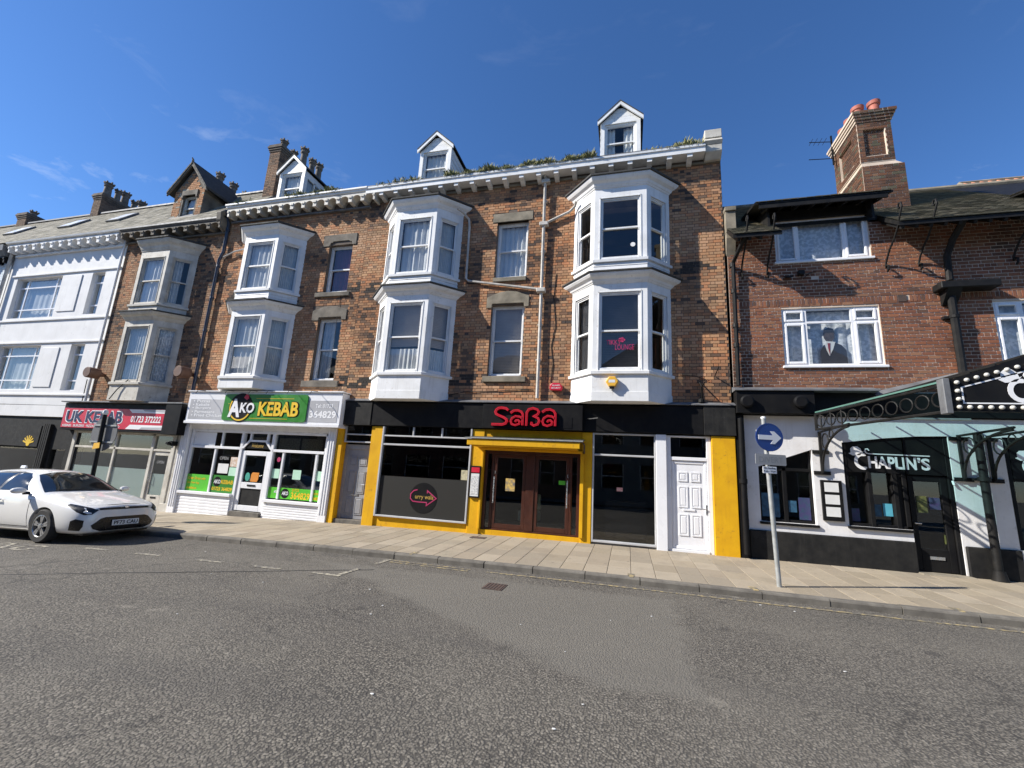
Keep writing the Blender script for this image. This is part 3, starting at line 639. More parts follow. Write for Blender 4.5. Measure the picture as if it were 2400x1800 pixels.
def bay(house, c, lv, mat, dressing, roofmat=M_ROOFFELT, boards=True, wide_seam=True):
    """two-storey timber bay"""
    b = MB()
    faces = [Fr((c - BW, 0), (BW - BF, -BD)), Fr((c - BF, -BD), (1, 0)), Fr((c + BF, -BD), (BW - BF, BD))]
    Ls = [math.hypot(BW - BF, BD), 2 * BF, math.hypot(BW - BF, BD)]
    main = None
    # frame posts and rails of both storeys
    for st in (0, 1):
        z0, z1, zt = lv['win'][st][0], lv['win'][st][1], lv['frieze'][st]
        for k, (fr, L) in enumerate(zip(faces, Ls)):
            m = .135 if k == 1 else .12
            ma, mb_ = m, m
            if k == 0: ma = .13
            if k == 2: mb_ = .13
            b.fbox(fr, 0, ma, -.11, 0, z0, z1); b.fbox(fr, L - mb_, L, -.11, 0, z0, z1); b.fbox(fr, 0, L, -.11, 0, z1, zt)
            b.fbox(fr, ma, ma + .02, 0, .012, z0, z1); b.fbox(fr, L - mb_ - .02, L - mb_, 0, .012, z0, z1); b.fbox(fr, ma, L - mb_, 0, .012, z1 - .02, z1)
    bayo = b.build('bay_window', mat, house)
    for st in (0, 1):
        z0, z1 = lv['win'][st]
        for k, (fr, L) in enumerate(zip(faces, Ls)):
            m = .135 if k == 1 else .12
            sash(bayo, fr, m if k else .13, L - (m if k < 2 else .13), z0, z1, 0, mat, dressing[st][k])
    # lower apron
    ap = MB(); zb, zs = lv['bottom'], lv['sill'][0]
    band(ap, c, [(-.10, zb), (.0, zb + .012), (.012, zb + .012), (.012, zb + .24), (0, zb + .245), (0, zs - .08)] if wide_seam else [(-.05, zb), (0, zb + .01), (0, zs - .08)])
    ap.build('apron', mat, bayo)
    for st in (0, 1):
        s_ = MB(); z = lv['sill'][st]; band(s_, c, [(0, z - .08), (.055, z - .07), (.06, z), (.02, lv['win'][st][0])]); s_.build('sill', mat, bayo)
    # mouldings over each storey
    for st in (0, 1):
        z0, z1 = lv['frieze'][st], lv['corn'][st]; h = z1 - z0
        m = MB(); band(m, c, [(.0, z0), (.02, z0 + .01), (.04, z0 + .2 * h), (.055, z0 + .22 * h), (.08, z0 + .45 * h), (.14, z0 + .62 * h), (.15, z0 + .64 * h), (.19, z0 + .86 * h), (.20, z1)])
        m.build('cornice', mat, bayo)
        r_ = MB()
        if st == 0: band(r_, c, [(.205, z1 + .001), (.235, z1 + .012), (.235, z1 + .045), (.0, z1 + .085)])
        else: band(r_, c, [(.205, z1 + .001), (.24, z1 + .012), (.24, z1 + .06), (-.2, z1 + .15), (-.5, z1 + .2)])
        r_.build('lead_cover', roofmat, bayo)
    # boarded skirt between the storeys, board by board
    z0, z1 = lv['corn'][0] + .055, lv['sill'][1] - .08; nb = 3 if boards else 1; hh = (z1 - z0) / nb
    for i in range(nb):
        s_ = MB(); band(s_, c, [(-.004, z0 + i * hh), (.012, z0 + i * hh + .004), (.002, z0 + (i + 1) * hh - .006), (-.006, z0 + (i + 1) * hh)]); s_.build('skirt_board', mat, bayo)
    return bayo
def wall_window(house, x0, x1, z0, z1, mat, kind, lintel=None, sill=None, stone=M_STONE, recess=.10):
    fr = Fr((0, recess), (1, 0))
    w = sash(house, fr, x0, x1, z0, z1, 0, mat, kind, 'window', True)
    if sill:
        sx0, sx1, sz0, sz1 = sill; b = MB(); b.pyz([(.10, sz0), (-.07, sz0), (-.075, sz1 - .03), (.10, sz1)], sx0, sx1); bevel(b.build('sill', stone, w), .008)
    if lintel:
        b = MB(); kind_, a = lintel
        if kind_ == 'flat': b.box(a[0], a[1], -.03, .09, a[2], a[3])
        elif kind_ == 'eared':   # stone head dropping as ears at either side, cut away over the opening
            l0, l1, lt, lb, i0, i1, it = a
            b.pxz([(l0, lb), (i0, lb), (i0 + .05, it - .04), (i0 + .12, it - .04), (i0 + .14, it), (i1 - .14, it), (i1 - .12, it - .04), (i1 - .05, it - .04), (i1, lb), (l1, lb), (l1, lt), (l0, lt)], -.035, .09)
        elif kind_ == 'peak':
            l0, l1, lt, lb, i0, i1, it, pk = a
            b.pxz([(l0, lb), (i0, lb), (i0 + .02, it), (i1 - .02, it), (i1, lb), (l1, lb), (l1, lt), ((l0 + l1) / 2 + .25, pk - .03), ((l0 + l1) / 2, pk), ((l0 + l1) / 2 - .25, pk - .03), (l0, lt)], -.035, .09)
        bevel(b.build('lintel', stone, w), .008)
    return w
def casement(house, fr, u0, u1, z0, z1, cols, tz, kinds, v=-.06, name='window', mat=M_UPVC, dk='lace', sill=True):
    """plastic casement: outer frame, mullions at cols, transom at tz, opening lights with their own frames"""
    b = MB(); e = .05; d0, d1 = v - .06, v
    us = [u0] + cols + [u1]
    b.fbox(fr, u0, u0 + e, d0, d1, z0, z1); b.fbox(fr, u1 - e, u1, d0, d1, z0, z1); b.fbox(fr, u0 + e, u1 - e, d0, d1, z1 - e, z1); b.fbox(fr, u0 + e, u1 - e, d0, d1, z0, z0 + e)
    for c in cols: b.fbox(fr, c - .03, c + .03, d0, d1, z0 + e, z1 - e)
    w = b.build(name, mat, house); panes = []
    for i in range(len(us) - 1):
        a = us[i] + (e if i == 0 else .03); c = us[i + 1] - (e if i == len(us) - 2 else .03)
        spans = [(z0 + e, z1 - e)] if not tz else [(z0 + e, tz - .025), (tz + .025, z1 - e)]
        if tz: MB().fbox(fr, a, c, d0, d1, tz - .025, tz + .025).build('transom', mat, w)
        for (lo, hi) in spans:
            if kinds[i]:
                q = MB(); t = .055; f0, f1 = v - .05, v + .018
                q.fbox(fr, a, a + t, f0, f1, lo, hi); q.fbox(fr, c - t, c, f0, f1, lo, hi); q.fbox(fr, a + t, c - t, f0, f1, lo, lo + t); q.fbox(fr, a + t, c - t, f0, f1, hi - t, hi)
                bevel(q.build('opening_light', mat, w), .01); panes.append((a + t, c - t, lo + t, hi - t))
            else: panes.append((a, c, lo, hi))
    for a, c, lo, hi in panes: MB().fquad(fr, a, c, v - .02, lo, hi).build('pane', M_GLASS, w)
    if sill: bevel(MB().fbox(fr, u0 - .05, u1 + .05, v - .02, .06, z0 - .06, z0 - .002).build('sill', mat, w), .008)
    dress(w, fr, u0 + .05, u1 - .05, z0 + .05, z1 - .05, v - .14, dk)
    return w
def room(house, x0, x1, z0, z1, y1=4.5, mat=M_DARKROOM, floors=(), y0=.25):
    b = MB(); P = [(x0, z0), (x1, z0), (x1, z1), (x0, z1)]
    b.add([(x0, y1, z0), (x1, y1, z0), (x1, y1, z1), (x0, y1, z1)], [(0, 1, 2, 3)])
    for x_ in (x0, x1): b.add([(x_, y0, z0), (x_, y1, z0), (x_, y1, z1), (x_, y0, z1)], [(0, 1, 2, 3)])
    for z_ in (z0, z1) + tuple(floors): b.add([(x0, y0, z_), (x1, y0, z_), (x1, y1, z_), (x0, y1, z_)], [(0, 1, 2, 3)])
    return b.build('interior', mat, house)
SLC = [(.33, .305, .24), (.29, .27, .205), (.36, .33, .26), (.25, .235, .18), (.40, .37, .30), (.21, .20, .16)]
DARKSL = [(.12, .115, .085), (.10, .10, .075), (.145, .135, .10), (.085, .085, .065), (.165, .155, .115)]
def slates(roof, x0, x1, y0, z0, y1, z1, pal, w=.26, gauge=.19, holes=(), mat=None, t=.012):
    """overlapping slates up a slope from (y0,z0) to (y1,z1)"""
    L = math.hypot(y1 - y0, z1 - z0); d = Vector((0, (y1 - y0) / L, (z1 - z0) / L)); nrm = Vector((0, -d.z, d.y)); b = MB(); n = int(L / gauge)
    for i in range(n):
        s0 = i * gauge; x_ = x0 - (0 if i % 2 else w / 2)
        while x_ < x1:
            a, c = max(x0, x_ + .003), min(x1, x_ + w - .003); cx = (a + c) / 2; yc = y0 + d.y * (s0 + gauge / 2)
            if c - a > .03 and not any(h[0] < cx < h[1] and h[2] < yc < h[3] for h in holes):
                lo = Vector((0, y0, z0)) + d * s0 + nrm * (t + random.uniform(0, .006)); hi = Vector((0, y0, z0)) + d * (s0 + gauge * 1.3) + nrm * .001; bt = Vector((0, y0, z0)) + d * s0
                k = random.uniform(.85, 1.12); cc = tuple(v_ * k for v_ in random.choice(pal))
                b.add([(a, lo.y, lo.z), (c, lo.y, lo.z), (c, hi.y, hi.z), (a, hi.y, hi.z), (a, bt.y, bt.z), (c, bt.y, bt.z)], [(0, 1, 2, 3), (4, 5, 1, 0)], cc)
            x_ += w
    return b.build('slate', mat or M_SLATE, roof, kind='stuff')
def pot(parent, x, y, z, h, r=.13, mat=M_DARKPOT, crown=True):
    b = MB(); b.lathe([(r * 1.25, 0), (r * 1.25, .06), (r * 1.02, .09), (r * .88, h * .72), (r * 1.1, h * .76), (r * 1.15, h * .82), (r * .95, h * .85), (r * 1.0, h * .93), (r * 1.25, h * .95), (r * 1.25, h), (r * .8, h), (r * .75, h * .8)], (x, y, z), 12)
    if crown:
        for k in range(6):
            a = k * math.pi / 3; b.box(x + r * 1.1 * math.cos(a) - .03, x + r * 1.1 * math.cos(a) + .03, y + r * 1.1 * math.sin(a) - .03, y + r * 1.1 * math.sin(a) + .03, z + h - .01, z + h + .07)
    return shade(b.build('chimney_pot', mat, parent))
def stack(house, x0, x1, y0, y1, z0, z1, pal, bmat, mmat, caps=(.3,), pots=(), tag='c', potmat=M_DARKPOT, crown=True):
    b = MB(); b.box(x0, x1, y0, y1, z0, z1)
    n = 3
    for i in range(n): b.box(x0 - .03 * (i + 1), x1 + .03 * (i + 1), y0 - .03 * (i + 1), y1 + .03 * (i + 1), z1 - .30 + i * .085 + .002, z1 - .30 + (i + 1) * .085)
    b.box(x0 - .06, x1 + .06, y0 - .06, y1 + .06, z1 - .045 + .003, z1 + .03)
    ch = b.build('chimney', mmat, house)
    for fr, L in ((Fr((x0, y0), (1, 0)), x1 - x0), (Fr((x1, y0), (0, 1)), y1 - y0), (Fr((x0, y1), (0, -1)), y1 - y0)):
        bricks(ch, fr, lay(0, L, z0, z1 - .31, [], .083, 'flemish', pal), bmat, 0, tag=tag)
    for (px, py, h, r_) in pots: pot(ch, px, py, z1 + .03, h, r_, potmat, crown)
    return ch
def dormer(house, x0, x1, y0, zb, ze, za, mat, kind='drape', side_window=False, slope=.7, zroof=None, over=.09):
    """boarded gabled dormer: cheeks, front with sash window, barge boards, little pitched roof"""
    cx = (x0 + x1) / 2; yb = y0 + (ze - zroof(y0)) / slope + .05; ybr = y0 + (za - zroof(y0)) / slope
    d = MB(); cw = .10
    wx0, wx1 = x0 + cw + .02, x1 - cw - .02
    d.box(x0, wx0, y0, y0 + .1, zb, ze); d.box(wx1, x1, y0, y0 + .1, zb, ze); d.box(wx0, wx1, y0, y0 + .1, ze - .06, ze); d.box(wx0, wx1, y0 - .03, y0 + .1, zb, zb + .1)
    o = d.build('dormer', mat, house)
    g = MB(); n = 3
    for i in range(n):   # gable boards
        a, c = i / n, (i + 1) / n; hw = (x1 - x0) / 2
        za0, za1 = ze + (za - ze) * a * .86, ze + (za - ze) * c * .86
        q = MB(); q.pxz([(cx - hw * (1 - a * .86), za0 + .002), (cx + hw * (1 - a * .86), za0 + .002), (cx + hw * (1 - c * .86), za1 - .004), (cx - hw * (1 - c * .86), za1 - .004)], y0 + .01, y0 + .06); q.build('gable_board', mat, o)
    sash(o, Fr((0, y0 + .02), (1, 0)), wx0, wx1, zb + .1, ze - .06, 0, mat, kind)
    for sx in (x0, x1):   # cheeks of lapped boards
        nb = 7; hh = (ze - zb) / nb
        for i in range(nb):
            z0_, z1_ = zb + i * hh, zb + (i + 1) * hh; ya = y0 + .1; yb_ = min(yb, y0 + max(.12, (z1_ - zroof(y0)) / slope + .06))
            if side_window and sx == x1 and i in (1, 2, 3, 4, 5): 
                if yb_ > ya + 1.0: MB().box(sx - .03, sx, ya + .95, yb_, z0_, z1_ - .004).build('cheek_board', mat, o)
                continue
            s_ = 1 if sx == x1 else -1; q = MB()
            q.prism([(sx, ya, z0_), (sx + s_ * .014, ya, z0_), (sx + s_ * .002, ya, z1_ - .003), (sx - s_ * .02, ya, z1_ - .003), (sx - s_ * .02, ya, z0_)], (0, yb_ - ya, 0)); q.build('cheek_board', mat, o)
    if side_window:
        fr = Fr((x1, y0 + .1), (0, 1)); q = MB(); z0_, z1_ = zb + (ze - zb) / 7, zb + (ze - zb) * 6 / 7
        for (a, c) in ((0, .06), (.42, .48), (.89, .95)): q.fbox(fr, a, c, -.06, .01, z0_, z1_)
        q.fbox(fr, .06, .89, -.06, .01, z1_ - .06, z1_); q.fbox(fr, .06, .89, -.06, .01, z0_, z0_ + .05); q.build('side_frame', mat, o)
        for a, c in ((.06, .42), (.48, .89)): MB().fquad(fr, a, c, -.03, z0_ + .05, z1_ - .06).build('pane', M_GLASS, o)
        curtain(o, fr, .05, .9, z0_ + .03, z1_ - .03, -.12, M_NET, 6, .02)
    hw = (x1 - x0) / 2 + over; zl = ze - (za - ze) * over / ((x1 - x0) / 2)
    for s_ in (-1, 1):
        ex = cx + s_ * hw
        q = MB(); q.pxz([(ex, zl - .01), (cx, za - .01), (cx, za + .11), (ex, zl + .11)], y0 - .09, y0 - .045); q.build('barge_board', mat, o)
        q = MB(); q.prism([(ex, y0 - .10, zl + .115), (cx, y0 - .10, za + .115), (cx, y0 - .10, za + .15), (ex, y0 - .10, zl + .15)], (0, ybr - y0 + .3, 0)); q.build('dormer_roof', M_ROOFFELT, o)
    return o
def corbel_row(house, x0, x1, n, zlo, zhi, y, mat, soffit=None):
    """arcaded corbel table: bracket and half arches, one piece each bay"""
    p = (x1 - x0) / n; r = p * .36; bw = (p - 2 * r) / 2; h = zhi - zlo
    poly = [(-p / 2, .02), (-p / 2 + bw, 0.02)] + [(0 - r * math.cos(R(a)), h * .35 + (h * .5) * math.sin(R(a))) for a in range(0, 181, 20)] + [(p / 2 - bw, .02), (p / 2, .02), (p / 2, h), (-p / 2, h)]
    b = MB(); b.pxz([(a + .0, c) for a, c in poly], y, -.004)
    for s_ in (-1, 1): b.pyz([(y - .03, h * .55), (y - .03, h * .8), (y + .06, h * .8), (y + .06, h * .45)], s_ * p / 2 - s_ * bw * .95, s_ * p / 2 - s_ * .003)
    me = b.mesh('corbel', mat, Vector())
    for i in range(n):
        o = bpy.data.objects.new('corbel', me); col.objects.link(o); place(o, (x0 + (i + .5) * p, 0, zlo), house)
def rod(name, pts, r, mat, parent, n=8, **kw): return shade(MB().tube(pts, r, n).build(name, mat, parent, **kw))

# ------------------------------------------------------------------ the brick terrace
BX = {'uk': -16.5, 'ako': -11.83, 'saba1': -6.18, 'saba2': -.2}
def bay_op(c, lv): return [(c - 1.12, c + 1.12, lv['win'][0][0] - .1, lv['win'][0][1] + .05), (c - 1.12, c + 1.12, lv['win'][1][0] - .1, lv['win'][1][1] + .05)]
LV_S = dict(bottom=3.40, sill=(4.15, 7.13), win=((4.17, 6.25), (7.15, 8.95)), frieze=(6.46, 9.22), corn=(6.70, 9.50))
LV_A = dict(bottom=3.68, sill=(4.06, 6.96), win=((4.08, 6.06), (6.98, 8.68)), frieze=(6.25, 8.90), corn=(6.50, 9.17))
LV_U = dict(bottom=3.24, sill=(3.86, 6.68), win=((3.88, 5.88), (6.70, 8.48)), frieze=(6.08, 8.72), corn=(6.34, 9.10))
def motif(cx, cz):
    """stepped dark-brick ornament beside a sill"""
    segs = [(-.36, -.02, -.075, .0), (-.36, .0, .0, .0)]
    def f(x, z):
        i = round((z - cz) / .083); dx = x - cx
        return (i == 0 and -.35 < dx < -.02) or (i == 1 and -.12 < dx < .0) or (i == 2 and -.12 < dx < .35) or (i == -1 and -.35 < dx < .16) or (i == 0 and .06 < dx < .18) or (i == 1 and .06 < dx < .45)
    return f
def dark_any(fs): return lambda x, z: any(f(x, z) for f in fs)

# ---- house over the green kebab shop
ako = thing('brick_house', (-11.2, 0, zg(-11.2)), 'tan brick house with white bays above the white and green kebab shop', 'house')
A0, A1 = -14.02, -8.25
ops = bay_op(BX['ako'], LV_A) + [(-9.62, -8.73, 6.99, 8.66), (-9.63, -8.77, 4.06, 6.10)]
solid = [(-12.95, -10.7, 3.6, 9.15), (-9.86, -8.6, 8.64, 9.03), (-9.88, -8.59, 6.82, 7.0), (-9.88, -8.6, 6.09, 6.5), (-9.88, -8.56, 3.83, 4.06)] + ops[2:]
w_ako = wall(ako, 'wall', FRONT, A0, A1, 3.3, 10.3, ops, M_MORTAR)
bricks(w_ako, FRONT, lay(A0, A1, 3.62, 9.92, solid, .083, 'flemish', VICT, dark_any([motif(-8.3, 7.05), motif(-8.45, 3.97), motif(-13.2, 7.0)])), M_BRICK, tag='v')
bay(ako, BX['ako'], LV_A, M_WHITE, [('net', 'drape', 'net'), ('drape', 'drape', 'net')])
wall_window(ako, -9.62, -8.73, 6.99, 8.66, M_WHITE, 'purple', ('eared', (-9.86, -8.6, 9.03, 8.62, -9.62, -8.73, 8.78)), (-9.88, -8.59, 6.82, 6.99))
wall_window(ako, -9.63, -8.77, 4.06, 6.10, M_WHITE, 'side', ('peak', (-9.88, -8.6, 6.36, 6.02, -9.63, -8.77, 6.12, 6.5)), (-9.88, -8.56, 3.84, 4.06))
room(ako, A0 + .05, A1 - .05, 3.7, 10.3, mat=M_ROOMWALL, floors=(6.6,))
def zr(Y): return 10.40 + .7 * (Y + .4)
def main_roof(house, x0, x1, zr_, yr=5.0, y0=-.26, mat=M_LEAD):
    b = MB(); b.pyz([(y0, zr_(y0)), (yr, zr_(yr)), (2 * yr - y0, zr_(y0)), (2 * yr - y0, zr_(y0) - .05), (yr, zr_(yr) - .05), (y0, zr_(y0) - .05)], x0, x1)
    b.box(x0, x1, 9.8, 10, 0, zr_(y0)); b.box(x0, x0 + .02, .25, 9.8, 3.3, zr_(y0)); b.box(x1 - .02, x1, .25, 9.8, 3.3, zr_(y0)); return b.build('roof', mat, house)
r_ako = main_roof(ako, A0, A1, zr)
slates(r_ako, A0, A1, -.27, zr(-.27), 5.0, zr(5.0), DARKSL)
MB().box(A0 + .1, A1 + .05, -.10, -.004, 9.88, 9.925).build('string_course', M_LEAD, ako)
corbel_row(ako, -13.85, -7.9, 13, 9.95, 10.24, -.35, M_CREAM)
b = MB(); b.pyz([(-.004, 10.241), (-.30, 10.241), (-.31, 10.29), (-.37, 10.31), (-.38, 10.36), (-.42, 10.38), (-.42, 10.43), (-.004, 10.43)], -13.95, -8.2); b.build('gutter', M_WHITE, ako)
dormer(ako, -12.86, -11.72, .6, 10.9, 12.3, 12.86, M_WHITE, 'drape', True, .7, zr)
stack(ako, -14.62, -14.08, 1.55, 4.3, 10.8, 14.55, [VICT[5], VICT[13], VICT[14], VICT[12]], M_BRICK, M_MORTAR, pots=[(-14.35, 1.9, .45, .13), (-14.35, 2.5, .4, .12), (-14.35, 3.05, 1.0, .15), (-14.35, 3.6, .85, .14), (-14.35, 4.05, .95, .15)], tag='ca')
rod('drainpipe', [(-14.0, -.30, 10.3), (-14.05, -.2, 10.1), (-14.02, -.10, 9.85), (-14.0, -.10, 8.75), (-14.12, -.10, 8.45), (-14.1, -.10, 3.55)], .055, M_BLUEPIPE, ako)
for z in (9.6, 8.2, 7.0, 5.8, 4.6): MB().lathe([(.072, -.04), (.072, .04)], (-14.1 + (.1 if z > 8.5 else 0), -.10, z), 10).build('pipe_collar', M_BLUEPIPE, ako)
rod('drainpipe', [(-13.1, -.1, 8.78), (-13.5, -.1, 8.72), (-13.95, -.1, 8.55)], .03, M_WHITEPIPE, ako, 6)

# ---- the wide house over the yellow and black restaurant
saba = thing('brick_house', (-3, 0, zg(-3)), 'wide tan brick building with white bays above the yellow and black restaurant', 'house')
S0, S1 = -8.25, 2.40
ops = bay_op(BX['saba1'], LV_S) + bay_op(BX['saba2'], LV_S) + [(-3.78, -2.83, 7.12, 8.90), (-3.80, -2.83, 4.18, 6.27)]
solid = [(-7.25, -5.1, 3.4, 9.5), (-1.28, .88, 3.4, 9.5), (-3.93, -2.7, 8.89, 9.18), (-3.82, -2.8, 6.97, 7.12), (-3.96, -2.7, 6.26, 6.66), (-3.93, -2.69, 3.99, 4.18), (-3.45, -3.2, 9.25, 9.32)] + ops[4:]
w_saba = wall(saba, 'wall', FRONT, S0, S1, 3.3, 10.35, ops, M_MORTAR)
bricks(w_saba, FRONT, lay(S0, S1, 3.40, 10.08, solid, .083, 'flemish', VICT, dark_any([motif(-7.7, 7.02), motif(-7.8, 3.95), motif(-4.5, 4.0), motif(1.5, 7.05)])), M_BRICK, tag='v', hide=lambda x, z: z < 3.5)
# the flank above the lower neighbour
fl = Fr((S1, 0), (0, 1)); w_fl = wall(saba, 'wall', fl, 0, 9.8, 3.3, 10.4, [], M_MORTAR, .2)
bricks(w_fl, fl, lay(.01, 4, 7.5, 10.35, [], .083, 'flemish', VICT), M_BRICK, 0)
bay(saba, BX['saba1'], LV_S, M_WHITE, [('half', 'half', 'half'), ('net', 'drape', 'net')])
bay(saba, BX['saba2'], LV_S, M_WHITE, [('darkblind', 'darkblind', None), (None, None, None)])
wall_window(saba, -3.78, -2.83, 7.12, 8.90, M_WHITE, 'drape', ('flat', (-3.92, -2.7, 8.90, 9.18)), (-3.80, -2.82, 6.97, 7.12), M_PALESTONE)
wall_window(saba, -3.80, -2.83, 4.18, 6.27, M_WHITE, 'blind', ('peak', (-3.95, -2.7, 6.50, 6.18, -3.80, -2.83, 6.30, 6.68)), (-3.92, -2.69, 4.0, 4.18), M_PALESTONE)
room(saba, S0 + .05, S1 - .25, 3.5, 10.3, mat=M_ROOMWALL, floors=(6.6,))
r_saba = main_roof(saba, S0, S1, zr)
slates(r_saba, S0, S1, -.27, zr(-.27), 5.0, zr(5.0), DARKSL)
MB().box(S0 + .06, S1, -.05, -.004, 10.06, 10.12).build('string_course', M_PALESTONE, saba)
for xd in [-7.69 + .516 * i for i in range(19)]:
    b = MB(); b.pyz([(-.004, 10.04), (-.12, 10.05), (-.22, 10.085), (-.335, 10.105), (-.335, 10.195), (-.004, 10.195)], xd - .065, xd + .065); b.build('dentil', M_WHITE, saba)
b = MB(); b.box(S0 + .02, 2.02, -.03, -.004, 10.125, 10.195); b.build('frieze_board', M_MORTAR, saba)
b = MB(); b.pyz([(-.004, 10.196), (-.365, 10.196), (-.37, 10.33), (-.40, 10.345), (-.405, 10.40), (-.004, 10.40)], S0, 1.98); b.build('cornice', M_WHITE, saba)
b = MB(); b.pyz([(-.005, 10.401), (-.38, 10.401), (-.40, 10.41), (-.40, 10.435), (-.3, 10.445), (-.005, 10.45)], S0 + .003, 1.98); b.build('gutter', M_LEAD, saba)
b = MB(); b.pyz([(.30, 10.08), (-.12, 10.08), (-.30, 10.22), (-.32, 10.40), (.30, 10.40)], 1.99, 2.40); b.pyz([(.3, 10.41), (-.30, 10.41), (-.38, 10.5), (-.30, 10.60), (.30, 10.60)], 1.97, 2.41); b.box(1.98, 2.40, -.33, .3, 10.61, 10.86); bevel(b.build('kneeler_stone', M_CREAM, saba), .012)
dormer(saba, -6.98, -5.82, .6, 10.9, 12.34, 12.88, M_WHITE, 'drape', False, .7, zr)
dormer(saba, -.83, .36, .6, 10.9, 12.38, 12.93, M_WHITE, 'open', False, .7, zr)
# white rainwater pipe with hoppers and the branch pipes
rod('drainpipe', [(-2.36, -.22, 10.25), (-2.36, -.12, 10.12), (-2.345, -.09, 7), (-2.33, -.09, 3.55)], .045, M_WHITEPIPE, saba)
for z in (10.02, 8.64, 6.6): bevel(MB().box(-2.47, -2.22, -.19, -.02, z - .06, z + .06).build('hopper', M_WHITEPIPE, saba), .015)
for z in (9.4, 7.8, 5.6, 4.6): MB().box(-2.41, -2.28, -.10, -.005, z - .02, z + .02).build('pipe_collar', M_WHITEPIPE, saba)
rod('drainpipe', [(-4.95, -.42, 9.24), (-4.82, -.25, 9.2), (-4.68, -.10, 9.05), (-4.65, -.08, 8.8), (-4.63, -.08, 7.12), (-4.55, -.08, 7.04), (-2.44, -.08, 6.66)], .035, M_WHITEPIPE, saba)
rod('drainpipe', [(-1.42, -.25, 9.18), (-1.46, -.15, 9.1), (-1.62, -.09, 8.98), (-2.24, -.08, 8.72)], .04, M_WHITEPIPE, saba)
# grass along the gutter
def grass(name, xs, label, dens=1.0, y=-.32, z=10.42, hmax=.34):
    b = MB()
    for a, c, d_ in xs:
        for i in range(int((c - a) * 1500 * d_ * dens)):
            x_ = random.uniform(a, c); cl = .5 + .5 * math.sin(x_ * 7.3) * math.sin(x_ * 2.9 + 1); h = hmax * (.25 + .75 * random.random()) * (.35 + .65 * cl); yy = y + random.uniform(-.09, .2); zz = z + (yy - y) * .6; an = random.uniform(0, 6.28); l = random.uniform(0, h * .7); w_ = .003 + .006 * random.random()
            dx, dy = math.cos(an), math.sin(an)
            b.add([(x_ - dy * w_, yy + dx * w_, zz), (x_ + dy * w_, yy - dx * w_, zz), (x_ + dx * l * .5, yy + dy * l * .5, zz + h * .7), (x_ + dx * l, yy + dy * l, zz + h * .85)], [(0, 1, 2), (1, 3, 2)])
    return b.build(name, M_FOLIAGE, None, kind='stuff', label=label, cat='grass')
grass('gutter_grass', [(-7.9, -7.0, .25), (-6.9, -6.3, .3), (-5.5, -4.0, 1.0), (-4.0, -2.6, .8), (-2.6, -.95, 1.3), (.45, .9, .1), (1.0, 1.35, .9), (1.4, 1.9, .4)], 'ragged grass and moss growing along the gutter of the wide brick building')
grass('gutter_grass', [(-13.7, -12.9, .8), (-11.4, -9.2, .8)], 'tufts of grass in the gutter above the green kebab shop', z=10.40)

# ---- house over the red kebab shop
uk = thing('brick_house', (-16.5, 0, zg(-16.5)), 'narrow brick house with weathered cream bays above the red kebab sign', 'house')
U0, U1 = -18.98, -14.03
opsu = bay_op(BX['uk'], LV_U)
w_uk = wall(uk, 'wall', FRONT, U0, U1, 3.0, 9.85, opsu, M_MORTAR)
bricks(w_uk, FRONT, lay(U0 + .02, U1, 3.2, 9.5, [(-17.6, -15.4, 3.2, 9.1)], .083, 'flemish', [tuple(x * k for x, k in zip(c, (.74, .80, .86))) for c in VICT]), M_BRICK, tag='u')
bay(uk, BX['uk'], LV_U, M_CREAM, [('net', 'net', 'lace'), ('net', 'drape', 'side')], boards=False, wide_seam=False)
room(uk, U0 + .05, U1 - .05, 3.3, 9.9, mat=M_ROOMWALL, floors=(6.4,))
def zru(Y): return 9.98 + 1.12 * (Y + .37)
def steep_roof(house, x0, x1, holes=(), pal=SLC, yr=2.35):
    b = MB(); b.pyz([(-.35, zru(-.35)), (yr, zru(yr)), (9.8, zru(yr) - 3.5), (9.8, 3), (9.7, 3), (9.7, zru(yr) - 3.6), (yr, zru(yr) - .12), (-.2, zru(-.35))], x0, x1)
    b.box(x0 + .02, x0 + .04, .25, 9.7, 3.0, 9.9); b.box(x1 - .04, x1 - .02, .25, 9.7, 3.0, 9.9)
    for xx in (x0 + .02, x1 - .04): b.pyz([(-.2, 9.85), (yr, zru(yr) - .1), (9.7, zru(yr) - 3.6), (9.7, 9.85)], xx, xx + .02)
    r_ = b.build('roof', M_LEAD, house); slates(r_, x0, x1, -.35, zru(-.35), yr, zru(yr), pal, holes=holes)
    MB().box(x0, x1, yr - .1, yr + .1, zru(yr) - .02, zru(yr) + .05).build('ridge', M_LEAD, r_); return r_
steep_roof(uk, U0, U1, [(-17.6, -16.05, .2, 1.6)])
MB().box(U0, U1, -.10, -.004, 9.50, 9.555).build('string_course', M_STONE, uk)
corbel_row(uk, U0 + .1, U1 - .05, 9, 9.56, 9.84, -.36, M_STONE)
b = MB(); b.pyz([(-.004, 9.84), (-.28, 9.84), (-.34, 9.86), (-.42, 9.92), (-.42, 9.98), (-.004, 9.98)], U0, U1 - .02); b.build('gutter', M_LEAD, uk)
b = MB(); b.pyz([(.1, 9.55), (-.15, 9.55), (-.42, 9.85), (-.45, 10.15), (-.30, 10.3), (.1, 10.3)], -14.25, -14.03); bevel(b.build('kneeler_stone', M_STONE, uk), .02)
